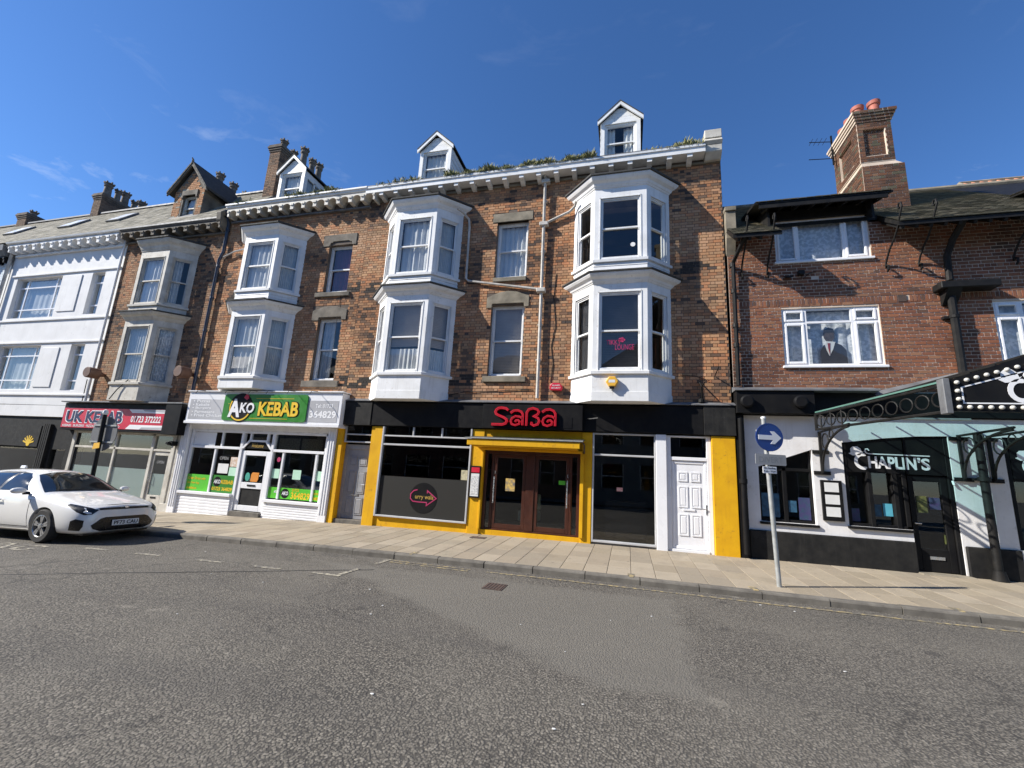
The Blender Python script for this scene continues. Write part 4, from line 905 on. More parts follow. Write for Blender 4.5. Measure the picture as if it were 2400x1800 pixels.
# brick gabled dormer
dm = MB(); dm.pxz([(-17.55, 10.4), (-17.08, 10.4), (-17.08, 11.62), (-16.42, 11.62), (-16.42, 10.4), (-16.05, 10.4), (-16.05, 11.85), (-16.82, 12.82), (-17.55, 11.85)], .3, .42)
for xx in (-17.55, -16.15): dm.pyz([(.42, 10.4), (2.0, 12.4), (1.5, 11.85), (.42, 11.85)], xx, xx + .1)
dmo = dm.build('dormer', M_STONE, uk)
bricks(dmo, Fr((0, .3), (1, 0)), [t for t in lay(-17.55, -16.05, 10.45, 12.6, [(-17.15, -16.36, 10.3, 11.85)], .083, 'flemish', VICT[:4] + [(.42, .38, .30)]) if abs(t[0] + 16.8) + t[2] / 2 < .75 * min(1, (12.72 - t[1]) / .9)], M_BRICK, 0)
bevel(MB().pxz([(-17.15, 11.5), (-17.08, 11.5), (-17.05, 11.62), (-16.45, 11.62), (-16.42, 11.5), (-16.35, 11.5), (-16.35, 11.84), (-17.15, 11.84)], .25, .4).build('lintel', M_STONE, dmo), .01)
sash(dmo, Fr((0, .36), (1, 0)), -17.08, -16.42, 10.6, 11.62, 0, M_CREAM, 'side')
for s_, ex in ((-1, -17.80), (1, -15.80)):
    q = MB(); q.prism([(ex, .12, 11.72), (-16.8, .12, 12.98), (-16.8, .12, 13.08), (ex, .12, 11.82)], (0, 1.9, 0)); q.build('dormer_roof', M_ROOFFELT, dmo)
    q = MB(); q.pxz([(ex, 11.64), (-16.8, 12.88), (-16.8, 12.975), (ex, 11.715)], .14, .2); q.build('barge_board', M_STONE, dmo)
rod('finial', [(-16.8, .14, 12.95), (-16.8, .14, 13.12), (-16.82, .10, 13.2)], [.05, .04, .02], M_STONE, dmo)
stack(uk, -19.25, -18.75, 2.6, 5.2, 11.5, 14.0, [VICT[5], VICT[13], VICT[14]], M_BRICK, M_MORTAR, pots=[(-19.0, 3.0, .85, .16), (-19.0, 3.75, .85, .16), (-19.0, 4.5, .85, .16)], tag='cu')
# ---- white rendered building
wht = thing('rendered_building', (-22.3, 0, zg(-22.3)), 'white rendered building with raised panels and grey casements above a black shopfront', 'building')
w0, w1 = -25.55, -18.99
opw = [(-24.95, -22.22, 6.68, 8.46), (-20.52, -19.83, 6.70, 8.45), (-24.85, -22.35, 3.70, 5.50), (-20.66, -19.92, 3.68, 5.50)]
w_w = wall(wht, 'wall', FRONT, w0, w1, 2.65, 9.85, opw, M_WRENDER, .3)
for z in (8.56, 6.55, 5.60, 3.52): bevel(MB().box(w0 + .3, w1 - .05, -.05, -.003, z - .04, z + .04).build('string_course', M_WRENDER, wht), .01)
for (a, c, d_, e) in ((-22.05, -21.05, 6.86, 8.40), (-22.2, -21.24, 3.80, 5.38)): bevel(MB().box(a, c, -.03, -.003, d_, e).build('raised_panel', M_WRENDER, wht), .02)
for (a, c, d_, e) in opw:
    big = c - a > 1.5; casement(wht, Fr((0, .11), (1, 0)), a, c, d_, e, [a + .5, c - .5] if big else [], e - .40, [False, False, False] if big else [False], v=-.03, mat=M_UPVC, dk='net', sill=True); [MB().fbox(Fr((0, .11), (1, 0)), a + .05, c - .05, -.088, -.028, d_ + .38, d_ + .43).build('transom', M_UPVC, wht)]
MB().box(w0 + .2, w1 - .02, -.1, -.003, 9.43, 9.495).build('string_course', M_WRENDER, wht)
corbel_row(wht, w0 + .15, w1 - .1, 12, 9.53, 9.86, -.34, M_WRENDER)
b = MB(); b.pyz([(-.004, 9.86), (-.26, 9.86), (-.3, 9.88), (-.40, 9.92), (-.42, 9.98), (-.004, 9.99)], w0, w1 + .005); b.build('gutter', M_WRENDER, wht)
room(wht, w0 + .05, w1 - .05, 2.75, 9.9, mat=M_ROOMWALL, floors=(6.2,))
rw = steep_roof(wht, w0, w1)
for (xa, ya) in ((-24.9, .75), (-21.9, .75)):
    d = Vector((0, 1, 1.12)).normalized(); n_ = Vector((0, -1.12, 1)).normalized(); p0 = Vector((xa, ya, zru(ya)))
    for nm, m_, t0, t1, ins in (('skylight_frame', M_LEAD, .01, .09, 0), ('pane', pm('skylight_reflection_%d' % int(-xa), (.72, .74, .76), None, 3, rough=.25), .092, .098, .07)):  # opaque pale pane: the reflected bright sky is painted into its colour
        q = [p0 + Vector((ins, 0, 0)) + d * ins, p0 + Vector((.78 - ins, 0, 0)) + d * ins, p0 + Vector((.78 - ins, 0, 0)) + d * (1.0 - ins), p0 + Vector((ins, 0, 0)) + d * (1.0 - ins)]
        MB().prism([p + n_ * t0 for p in q], n_ * (t1 - t0)).build(nm, m_, rw)
stack(wht, -25.85, -25.3, 2.2, 4.4, 11.8, 14.1, [VICT[12], VICT[13], VICT[15]], M_BRICK, M_MORTAR, pots=[(-25.6, 2.5, .75, .17), (-25.5, 2.9, .6, .13), (-25.6, 3.3, .75, .17), (-25.5, 3.7, .5, .13), (-25.6, 4.1, .75, .17)], tag='cw')
rod('drainpipe', [(-25.6, -.3, 9.9), (-25.58, -.12, 9.6), (-25.58, -.12, 2.7)], .06, M_WHITEPIPE, wht)
rod('drainpipe', [(-19.03, -.08, 9.85), (-19.03, -.08, 3.2)], .04, M_WRENDER, wht)
rod('cable', [(-19.3, -.03, 4.1), (-19.28, -.03, 3.3), (-19.7, -.03, 3.1), (-25, -.03, 3.12)], .015, M_IRON, wht, 5)
# black shopfront of the white building
sf = MB(); sf.box(w0, w1 - .02, -.06, .2, 2.68, 3.10)
sfo = sf.build('fascia', M_WRENDER, wht)
ops_ = [(-23.6, -20.95, -.2, 1.5), (-20.3, -19.55, -.3, 1.5)]
shw = wall(wht, 'shopfront', FRONT, w0, w1, -.75, 2.67, ops_, M_BLACKMATT, .2)
MB().box(-24.5, -20.92, -.09, -.004, 1.56, 2.32).build('shop_board', M_BLACKMATT, shw)
for k in range(4): MB().box(-20.82 + k * .1, -20.75 + k * .1, -.1, -.004, -.6, 2.4).build('pilaster_flute', M_BLACKMATT, shw)
for a, c, d_, e in ops_: MB().fquad(FRONT, a, c, -.08, d_, e).build('pane', M_SHOPGLASS, shw)
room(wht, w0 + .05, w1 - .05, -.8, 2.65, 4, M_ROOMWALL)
text('Studio', -24.4, -23.4, 1.76, 1.9, -.091, M_WLETTER, shw, .004)
b = MB()
for k in range(-3, 4):
    a = R(90 + k * 24); b.stroke([(-21.42 + .08 * math.cos(a), 1.66 + .08 * math.sin(a)), (-21.42 + .30 * math.cos(a), 1.66 + .30 * math.sin(a))], .05, -.098, -.091)
b.disc(-21.42, 1.66, .09, -.099, -.091); b.build('sun_emblem', M_YLETTER, shw)
# ---- the next house, white painted brick
lft = thing('painted_brick_house', (-29, 0, zg(-29)), 'white painted brick house with black corbels at the end of the row', 'house')
w_l = wall(lft, 'wall', FRONT, -33, -25.6, 2.4, 9.7, [(-28.2, -26.6, 6.4, 8.2), (-28.2, -26.6, 3.4, 5.2)], M_WRENDER, .3)
bricks(w_l, FRONT, [t for t in lay(-30, -25.75, 3.0, 9.2, [(-28.2, -26.6, 6.4, 8.2), (-28.2, -26.6, 3.4, 5.2)], .083, 'flemish', [(.70, .70, .70), (.66, .66, .66), (.73, .73, .72)])], attr_mat('painted_brick', .1, 1.2, .55, .7, .3, .05), 0)
for z in (6.4, 3.4): wall_window(lft, -28.2, -26.6, z, z + 1.8, M_WHITE, 'net', None, (-28.3, -26.5, z - .15, z), M_WRENDER)
corbel_row(lft, -31, -25.7, 10, 9.15, 9.45, -.24, M_BLACK)
b = MB(); b.pyz([(-.004, 9.45), (-.26, 9.45), (-.40, 9.65), (-.42, 9.9), (-.004, 9.9)], -33, -25.66); b.build('gutter', M_LEAD, lft)
rl = steep_roof(lft, -33, -25.58)
for (xa, ya) in ((-28.6, .75),):
    d = Vector((0, 1, 1.12)).normalized(); n_ = Vector((0, -1.12, 1)).normalized(); p0 = Vector((xa, ya, zru(ya)))
    for nm, m_, t0, t1, ins in (('skylight_frame', M_LEAD, .01, .09, 0), ('pane', MATS['skylight_reflection_21'], .092, .098, .07)):  # pane reuses the pale colour painted as sky reflection
        q = [p0 + Vector((ins, 0, 0)) + d * ins, p0 + Vector((.78 - ins, 0, 0)) + d * ins, p0 + Vector((.78 - ins, 0, 0)) + d * (1.0 - ins), p0 + Vector((ins, 0, 0)) + d * (1.0 - ins)]
        MB().prism([p + n_ * t0 for p in q], n_ * (t1 - t0)).build(nm, m_, rl)
room(lft, -32.9, -25.7, -1.5, 9.8, floors=(2.4, 6))
wall(lft, 'shopfront', FRONT, -33, -25.6, -1.5, 2.39, [(-31, -27, -.2, 1.9)], M_BLACKMATT, .2)
stack(lft, -31.3, -30.6, 2.2, 4.6, 11.8, 13.6, [VICT[12], VICT[13]], M_BRICK, M_MORTAR, pots=[(-31, 2.6, .3, .14)], tag='cl')

# ------------------------------------------------------------------ shopfront helpers
def frame(parent, name, mat, bars, bev=.006):
    b = MB()
    for x0, x1, y0, y1, z0, z1 in bars: b.box(x0, x1, y0, y1, z0, z1)
    o = b.build(name, mat, parent); return bevel(o, bev) if bev else o
def pane(parent, x0, x1, z0, z1, y, mat=M_SHOPGLASS): return MB().box(x0, x1, y, y + .006, z0, z1).build('pane', mat, parent)
def card(name, x0, x1, z0, z1, y, mat, label, cat='poster', tilt=0, group=None, poly=None):
    b = MB(); b.pxz(poly or [(x0, z0 + tilt), (x1, z0), (x1, z1), (x0, z1 + tilt)], y - .003, y); return b.build(name, mat, None, label=label, cat=cat, group=group)

# ---- red kebab shop
f0 = -.30
shop = frame(uk, 'shopfront', M_CREAM, [(-19.25, -19.1, -.05, .1, -.5, 2.25), (-17.19, -17.10, -.03, .06, -.02, 2.2), (-15.49, -15.37, -.04, .08, -.35, 2.2), (-19.1, -14.6, -.03, .05, 1.63, 1.70), (-19.1, -15.49, -.06, .06, -.08, .02), (-19.1, -15.49, .0, .06, -.5, -.08), (-19.1, -14.55, -.04, .08, 2.14, 2.26), (-14.60, -14.52, -.04, .08, -.35, 2.14)])
for a, c, d_, e in ((-19.1, -17.19, .02, 1.63), (-17.10, -15.49, .02, 1.63), (-19.1, -17.19, 1.70, 2.14), (-17.1, -15.49, 1.70, 2.14), (-15.37, -14.6, 1.70, 2.14)): pane(shop, a, c, d_, e, .015)
for a, c in ((-19.1, -17.19), (-17.10, -15.49)): MB().box(a + .01, c - .01, .023, .026, .025, 1.02).build('frosted_film', M_FROST, shop)
frame(shop, 'door', M_CREAM, [(-15.36, -15.27, 0, .05, -.32, 1.62), (-14.70, -14.61, 0, .05, -.32, 1.62), (-15.27, -14.70, 0, .05, 1.5, 1.62), (-15.27, -14.70, 0, .05, -.32, .22)])
pane(shop, -15.27, -14.7, .22, 1.5, .02); MB().box(-15.26, -14.71, .028, .031, .23, .90).build('frosted_film', M_FROST, shop)
frame(shop, 'letter_slot', M_IRON, [(-15.1, -14.88, -.012, 0, .12, .17)], 0); rod('door_handle', [(-15.30, -.0, .62), (-15.30, -.05, .64), (-15.30, -.05, .90), (-15.30, 0, .92)], .012, M_STEEL, shop, 6)
text('OPEN', -15.15, -14.83, 1.24, 1.33, .012, M_SIGNGREY, shop, .004)
for k, (a, c, d_) in enumerate(((-14.53, -14.04, -.05), (-14.47, -14.40, -.075), (-14.32, -14.25, -.075), (-14.17, -14.10, -.075), (-14.56, -14.02, -.09))):
    frame(shop, 'pilaster', M_CREAM, [(a, c, d_, .1, (-.36 if k < 4 else -.36), (2.2 if k < 4 else .0))])
frame(shop, 'doorstep', M_KERB, [(-15.45, -14.55, -.12, .3, -.40, -.325)])
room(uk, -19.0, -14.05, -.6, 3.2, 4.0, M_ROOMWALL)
uks = thing('shop_sign', (-16.8, -.2, 2.2), 'red UK KEBAB fascia sign in its black box', 'shop sign')
frame(uks, 'sign_box', M_BLACK, [(-19.6, -14.70, f0, -.003, 2.22, 3.17)]); frame(uks, 'box_end', M_BLACK, [(-14.69, -14.02, f0 - .12, -.003, 2.18, 3.18)]); frame(uks, 'sign_lip', M_LEAD, [(-19.62, -14.0, f0 - .14, -.003, 3.185, 3.23)])
MB().box(-19.54, -14.76, f0 - .02, f0, 2.30, 2.99).build('panel', M_RED, uks)
y = f0 - .021
text('UK KEBAB', -19.40, -16.62, 2.46, 2.92, y, M_WLETTER, uks, .004, .055); text('UK KEBAB', -19.36, -16.66, 2.49, 2.89, y - .004, M_NAVY, uks, .005, .030)
text('KEBABS · BURGERS · PIZZAS · CHICKEN · BREAD', -19.45, -16.7, 2.33, 2.41, y, M_WLETTER, uks, .004, .01)
b = MB(); b.pxz([(-16.42, 2.98), (-14.77, 2.98), (-14.77, 2.86), (-16.25, 2.86)], y - .003, y); b.pxz([(-16.42, 2.31), (-14.77, 2.31), (-14.77, 2.46), (-16.25, 2.46)], y - .003, y); b.build('pale_band', M_WLETTER, uks)
b = MB(); b.pxz([(-15.8, 2.98), (-14.77, 2.98), (-14.77, 2.90), (-15.7, 2.92)], y - .006, y - .003); b.pxz([(-15.8, 2.31), (-14.77, 2.31), (-14.77, 2.40), (-15.7, 2.38)], y - .006, y - .003); b.build('dark_band', M_GREYPRINT, uks)
text('01723 372222', -16.25, -14.92, 2.54, 2.76, y, M_WLETTER, uks, .005, .022)
for (x_, lab) in ((-18.5, 'brown drum lamp on the wall beside the white building'), (-14.32, 'brown drum lamp beside the navy drainpipe')):
    b = MB(); b.lathe([(.17, -.36), (.19, -.34), (.19, 0.0), (.10, .02), (.06, .2)], (x_, -.22, 4.25), 18, 'y'); shade(b.build('drum_lamp', M_BROWN, None, label=lab, cat='wall lamp'))
rod('bracket', [(-16.9, -.7, 3.26), (-16.7, -.66, 3.6), (-16.35, -.62, 3.95)], .016, M_IRON, None, 6, label='rusted iron stay leaning on the cream bay', cat='iron bracket')

# ---- green kebab shop
shop = frame(ako, 'shopfront', M_UPVC, [(-13.83, -13.74, -.04, .06, .4, 2.42), (-13.74, -8.62, -.04, .06, 2.34, 2.42), (-8.70, -8.60, -.04, .06, .35, 2.42),
    (-13.74, -11.78, -.05, .06, 1.82, 1.90), (-10.55, -8.70, -.05, .06, 1.80, 1.88), (-12.80, -12.73, -.03, .05, .46, 1.82), (-11.80, -11.70, -.05, .07, -.15, 2.34), (-10.62, -10.52, -.05, .07, -.12, 2.34), (-10.18, -10.11, -.03, .05, .43, 1.80), (-8.99, -8.92, -.03, .05, .43, 1.80), (-11.5, -11.43, -.03, .05, 2.12, 2.34), (-10.85, -10.78, -.03, .05, 2.12, 2.34), (-12.6, -12.54, -.03, .05, 1.9, 2.34)])
b = MB(); b.stroke([(-11.78, 1.86), (-11.66, 1.90), (-11.46, 2.11), (-10.84, 2.11), (-10.64, 1.90), (-10.54, 1.84)], .06, -.055, .05); b.build('arched_transom', M_UPVC, shop)
b = MB(); b.pxz([(-11.66, 1.87), (-10.64, 1.87), (-10.86, 2.08), (-11.44, 2.08)], -.03, .0); b.build('welcome_panel', M_BLACK, shop)
text('Welcome', -11.36, -10.92, 1.91, 2.03, -.031, M_GOLD, shop, .003, .0, .3)
for a, c, d_, e in ((-13.74, -12.80, .46, 1.82), (-12.73, -11.80, .46, 1.82), (-10.52, -10.18, .43, 1.80), (-10.11, -8.99, .43, 1.80), (-8.92, -8.70, .43, 1.80), (-13.74, -12.6, 1.9, 2.34), (-12.54, -11.80, 1.9, 2.34), (-11.43, -10.85, 2.14, 2.34), (-10.52, -8.70, 1.88, 2.34)): pane(shop, a, c, d_, e, .012)
MB().box(-13.73, -12.86, -.002, .008, 1.91, 2.33).build('blank_panel', M_UPVC, shop)
frame(shop, 'head_board', M_UPVC, [(-13.86, -8.32, -.06, .08, 2.425, 2.58)])
for (a, c, z1) in ((-13.86, -11.80, .42), (-10.54, -8.58, .36)):
    frame(shop, 'sill', M_UPVC, [(a - .02, c + .02, -.14, .06, z1 - .045, z1 + .04)])
    zb = zg((a + c) / 2) - .06; n = 7; hh = (z1 - .05 - zb) / n
    for i in range(n):
        b = MB(); z_ = zb + i * hh; b.pyz([(-.075, z_), (-.088, z_ + .012), (-.088, z_ + hh - .018), (-.075, z_ + hh - .004), (.02, z_ + hh - .004), (.02, z_)], a, c); b.build('plank', M_UPVC, shop)
frame(shop, 'door', M_UPVC, [(-11.69, -11.55, -.02, .05, 0.0, 1.80), (-10.77, -10.63, -.02, .05, 0.0, 1.80), (-11.55, -10.77, -.02, .05, 1.66, 1.80), (-11.55, -10.77, -.02, .05, .66, .84), (-11.55, -10.77, -.02, .05, 0.0, .16)])
pane(shop, -11.55, -10.77, .84, 1.66, .012); MB().box(-11.55, -10.77, .008, .02, .16, .66).build('kick_panel', M_BLACKMATT, shop)
frame(shop, 'letter_slot', M_IRON, [(-11.3, -11.0, -.035, -.02, .73, .78)], 0); frame(shop, 'doorstep', M_KERB, [(-11.7, -10.6, -.14, .3, -.25, -.02)])
for (a, c) in ((-14.16, -13.87), (-8.575, -8.30)):
    frame(shop, 'pilaster', M_UPVC, [(a, c, -.14, .1, zg(a) - .05, 2.57)])
    for k in range(3): frame(shop, 'pilaster_flute', M_UPVC, [(a + .04 + k * .085, a + .08 + k * .085, -.155, -.141, zg(a) + .2, 2.5)])
# inside: pillar, counter, menu boards
b = MB(); b.box(-10.0, -9.7, 1.2, 1.5, -.2, 3.3); b.build('inner_pillar', M_ROOMWALL, shop)
MB().box(-13.2, -9.0, 2.4, 3.0, -.2, .95).build('counter', M_ROOMWALL, shop)
for a in (-12.4, -11.3, -10.4): MB().box(a, a + .8, 1.0, 1.03, 1.93, 2.3).build('menu_board', pm('menu_print_%d' % int(-a * 10), (.25, .24, .20), (.05, .05, .05), 25, rough=.6), shop)
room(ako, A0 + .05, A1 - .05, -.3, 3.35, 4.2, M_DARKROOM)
aks = thing('shop_sign', (-11, -.2, 2.6), 'white fascia with green AKO KEBAB plate over the shop window', 'shop sign')
yf = -.34
frame(aks, 'sign_box', M_UPVC, [(-13.88, -8.10, yf, -.003, 2.66, 3.60)]); frame(aks, 'sign_lip', M_UPVC, [(-13.92, -8.06, yf - .05, -.003, 3.605, 3.64), (-13.89, -8.09, yf - .03, -.003, 2.575, 2.655)])
MB().box(-13.78, -8.2, yf - .006, yf, 2.72, 3.36).build('grey_print', M_GREYPRINT, aks)
for i, t_ in enumerate(('• Pizzas', '• Kebabs', '• Burgers', '• Parmesans', '• Fried Chicken')):
    z_ = 3.30 - i * .115; text(t_, -13.66, -13.66 + .085 * len(t_), z_ - .045, z_ + .045, yf - .0065, M_WLETTER, aks, .003, .015)
text('Tel: 01723', -8.98, -8.38, 3.14, 3.26, yf - .0065, M_WLETTER, aks, .003, .015); text('364829', -9.16, -8.24, 2.84, 3.06, yf - .0065, M_WLETTER, aks, .003, .03)
b = MB(); b.pxz(rrect(-12.38, -9.26, 2.70, 3.53, .09), yf - .035, yf); b.build('green_plate', M_GREEN, aks)
b = MB(); b.stroke([(-11.15, 3.40), (-9.75, 3.40)], .012, yf - .039, yf - .035); b.stroke([(-12.2, 3.22), (-12.0, 3.22)], .012, yf - .039, yf - .035); b.stroke([(-11.3, 2.78), (-9.9, 2.78)], .012, yf - .039, yf - .035); b.build('yellow_rule', M_YLETTER, aks)
b = MB(); b.disc(-11.70, 3.11, .45, yf - .045, yf - .035); b.build('badge', M_BLACK, aks)
b = MB(); b.stroke(arcp(-11.70, 3.11, .40, .40, 150, 330, 18), .045, yf - .049, yf - .045); b.build('badge_ring', M_YLETTER, aks)
b = MB(); b.pxz([(-11.62, 3.42), (-11.54, 3.53), (-11.44, 3.5), (-11.42, 3.40), (-11.5, 3.34)], yf - .05, yf - .045); b.build('tomato_print', M_RED, aks)
text('A', -12.14, -11.68, 2.80, 3.38, yf - .046, M_WLETTER, aks, .012, .04); text('KO', -11.70, -11.16, 2.94, 3.26, yf - .046, M_WLETTER, aks, .012, .03, .05)
text('KEBAB', -11.02, -9.50, 2.84, 3.32, yf - .036, M_BLACK, aks, .006, .065); text('KEBAB', -11.00, -9.54, 2.86, 3.30, yf - .042, M_YLETTER, aks, .010, .030)
for xa in (-13.2, -12.05, -11.15, -10.5, -9.75, -8.95):
    rod('lamp_arm', [(xa, yf - .02, 3.63), (xa, yf - .30, 3.60), (xa, yf - .36, 3.50)], .009, M_IRON, aks, 5)
# window graphics and papers of the green shop
def graphic(name, a, c, d_, e, mat, label):
    t = thing(name, ((a + c) / 2, .0, d_), label, 'window graphic'); MB().box(a, c, .004, .010, d_, e).build('film', mat, t); return t
t = graphic('window_graphic', -13.73, -12.81, .47, .98, M_LIME, 'lime window graphic reading Order Direct with Our New App')
for i, s_ in enumerate(('Order Direct with', 'Our New App', 'akokebab.co')): text(s_, -13.68, -13.68 + (.70, .48, .40)[i], .82 - i * .15, .90 - i * .15, .003, M_YLETTER, t, .003, .01)
t = graphic('window_graphic', -12.72, -11.81, .47, 1.0, M_GREEN, 'dark green window graphic with AKO KEBAB and its telephone number')
b = MB(); b.disc(-12.50, .80, .15, -.001, .003); b.build('badge', M_BLACK, t); text('AKO', -12.62, -12.36, .74, .86, -.003, M_WLETTER, t, .003, .02); text('KEBAB', -12.34, -11.88, .74, .86, .003, M_YLETTER, t, .003, .02); text('01723 364829', -12.66, -11.88, .53, .64, .003, M_YLETTER, t, .003, .02)
t = graphic('window_graphic', -10.51, -10.19, .44, .76, M_LIME, 'narrow lime window strip beside the shop door'); text('AKO', -10.3, -10.2, .60, .67, .003, M_WLETTER, t, .003, .02)
t = graphic('window_graphic', -10.10, -9.0, .44, .76, M_LIME, 'long lime window strip with large 364829')
b = MB(); b.disc(-9.90, .60, .14, -.001, .003); b.build('badge', M_BLACK, t); text('AKO', -10.0, -9.78, .55, .66, -.003, M_WLETTER, t, .003, .02); text('01723', -9.66, -9.42, .67, .75, .003, M_YLETTER, t, .003, .01); text('364829', -9.68, -9.02, .46, .65, .003, M_YLETTER, t, .003, .02)
t = graphic('window_graphic', -8.91, -8.71, .44, .76, M_LIME, 'small lime window strip in the last narrow pane'); text('01723', -8.9, -8.74, .62, .68, .003, M_YLETTER, t, .003, .01); text('364829', -8.9, -8.72, .47, .56, .003, M_YLETTER, t, .003, .01)
card('poster', -12.58, -12.17, 1.06, 1.36, .009, M_PAPER, 'white notice in the window left of the white door')
card('poster', -12.12, -11.83, 1.28, 1.58, .009, pm('menu_flyer', (.70, .64, .58), (.45, .25, .12), 14, rough=.8), 'colourful menu flyer beside the white shop door')
card('poster', -12.12, -11.84, 1.0, 1.26, .009, M_PALEGREEN, 'pale green sheet under the menu flyer')
card('poster', -10.49, -10.22, 1.02, 1.30, .009, M_PALEGREEN, 'pale green sheet in the narrow pane right of the shop door')
card('poster', -9.73, -9.44, 1.02, 1.30, .009, M_PALEGREEN, 'pale green sheet in the middle of the wide shop pane')
card('poster', -8.90, -8.71, 1.02, 1.30, .009, M_PALEGREEN, 'pale green sheet in the last narrow pane')
card('sticker', -11.46, -11.28, .90, 1.12, .009, M_TEAL, 'teal oval sticker on the shop door glass', 'sticker', poly=[(-11.37 + .09 * math.cos(a * .4), 1.01 + .13 * math.sin(a * .4)) for a in range(16)])
card('sticker', -11.25, -10.96, .87, 1.14, .009, M_ORANGE, 'orange tag-shaped sticker on the shop door glass', 'sticker', poly=[(-11.24, .87), (-11.0, .87), (-10.96, .95), (-10.95, 1.15), (-11.2, 1.15), (-11.24, 1.08)])
card('sticker', 0, 0, 0, 0, .009, M_PINK, 'round pink sticker in the narrow pane', 'sticker', poly=[(-10.31 + .065 * math.cos(a * .4), 1.58 + .075 * math.sin(a * .4)) for a in range(16)])
text('OPEN', -12.56, -12.22, 1.48, 1.58, .006, M_SIGNGREY, None, .004, label='unlit OPEN sign hanging in the shop window', cat='sign', name='open_sign')
b = MB(); b.box(-14.42, -14.28, -.3, -.1, 1.83, 1.98); b.lathe([(.04, -.42), (.05, -.36), (.03, -.2)], (-14.35, 0, 1.9), 10, 'y'); b.build('camera_box', M_IRON, None, label='black security camera on the cream pilaster', cat='camera')

# ---- yellow and black restaurant
y0 = -.10
MB().box(-8.28, -8.10, -.10, .2, zg(-8.2) - .05, 2.68).build('pier', M_YELLOW, saba)
for a, c in ((-7.16, -6.80), (-4.06, -3.72), (-1.12, -.86), (1.905, 2.42)):
    z_ = zg(a) - .06; bevel(MB().box(a, c, -.10 if c < 2 else -.13, .2, z_, 2.68).build('pier', M_YELLOW, saba), .012)
MB().box(-6.80, -4.06, -.05, .2, zg(-5) - .06, .20).build('stall_riser', M_YELLOW, saba)
MB().box(-3.72, -1.12, -.06, .2, zg(-2) - .06, .10).build('threshold', M_YELLOW, saba)
MB().box(-3.72, -1.12, -.07, .2, 2.14, 2.68).build('door_head', M_YELLOW, saba)
# grey door on the left
shop = frame(saba, 'shopfront', M_GREYDOOR, [(-8.095, -8.0, .10, .22, -.02, 2.14), (-7.24, -7.165, .10, .22, -.02, 2.14), (-8.0, -7.24, .10, .22, 2.0, 2.14)])
def panel_door(parent, x0, x1, z0, z1, y, mat, rows, handle=True, bead=.022):
    MB().box(x0, x1, y, y + .05, z0, z1).build('door', mat, parent)
    w = x1 - x0; cols = ((.13, .45), (.55, .87))
    for (a, c) in rows:
        for (l, r_) in cols:
            px0, px1, pz0, pz1 = x0 + l * w, x0 + r_ * w, z0 + a * (z1 - z0), z0 + c * (z1 - z0)
            b = MB(); b.box(px0, px1, y - .016, y - .001, pz0, pz0 + bead); b.box(px0, px1, y - .016, y - .001, pz1 - bead, pz1); b.box(px0, px0 + bead, y - .016, y - .001, pz0 + bead, pz1 - bead); b.box(px1 - bead, px1, y - .016, y - .001, pz0 + bead, pz1 - bead)
            b.add([(px0 + bead, y - .002, pz0 + bead), (px1 - bead, y - .002, pz0 + bead), (px1 - bead, y - .002, pz1 - bead), (px0 + bead, y - .002, pz1 - bead), (px0 + 2 * bead, y - .014, pz0 + 2 * bead), (px1 - 2 * bead, y - .014, pz0 + 2 * bead), (px1 - 2 * bead, y - .014, pz1 - 2 * bead), (px0 + 2 * bead, y - .014, pz1 - 2 * bead)], [(4, 5, 6, 7), (0, 1, 5, 4), (1, 2, 6, 5), (2, 3, 7, 6), (3, 0, 4, 7)])
            b.build('door_panel', mat, parent)
panel_door(shop, -8.0, -7.24, .04, 2.0, .13, M_GREYDOOR, ((.06, .30), (.36, .68), (.76, .90)))
frame(shop, 'letter_slot', M_STEEL, [(-7.75, -7.5, .115, .128, .68, .73)], 0); rod('door_handle', [(-7.31, .13, 1.0), (-7.31, .08, 1.0), (-7.42, .075, 1.0)], .012, M_STEEL, shop, 6)
frame(shop, 'overlight', M_GREYMETAL, [(-8.09, -8.05, -.02, .1, 2.19, 2.68), (-7.20, -7.16, -.02, .1, 2.19, 2.68), (-8.05, -7.20, -.02, .1, 2.19, 2.23), (-8.05, -7.20, -.02, .1, 2.41, 2.45)]); pane(shop, -8.05, -7.2, 2.23, 2.41, .03, M_TINTED); pane(shop, -8.05, -7.2, 2.45, 2.68, .03, M_TINTED)
frame(shop, 'doorstep', M_KERB, [(-8.09, -7.17, -.06, .3, zg(-7.6) - .05, .03)])
# wide window
frame(shop, 'window_frame', M_GREYMETAL, [(-6.79, -6.74, -.13, .0, .205, 2.68), (-4.11, -4.065, -.13, .0, .205, 2.68), (-6.74, -4.11, -.13, 0, .205, .25), (-6.74, -4.11, -.12, 0, 2.40, 2.44), (-6.74, -4.11, -.12, 0, 2.15, 2.20), (-5.85, -5.81, -.11, 0, 2.44, 2.68), (-4.98, -4.94, -.11, 0, 2.44, 2.68)])
pane(shop, -6.74, -4.11, .25, 2.15, -.06, M_TINTED); pane(shop, -6.74, -4.11, 2.2, 2.40, -.06, M_TINTED); pane(shop, -6.74, -4.11, 2.44, 2.68, -.06, M_TINTED)
MB().box(-6.73, -4.12, -.068, -.064, .255, 1.30).build('perforated_film', M_MESHFILM, shop)
dec = thing('window_graphic', (-5.36, -.07, .36), 'round black curry logo on the wide dark window', 'window graphic')
b = MB(); b.disc(-5.36, .77, .405, -.073, -.069, 40); b.build('disc', M_BLACK, dec)
b = MB(); b.stroke([(-5.55, .98), (-5.66, .95), (-5.74, .86), (-5.74, .74), (-5.66, .67), (-5.5, .66), (-5.25, .66), (-5.25, .58), (-4.98, .78), (-5.25, .97), (-5.25, .90)], .028, -.078, -.073); b.build('pink_arrow', M_PINK, dec)
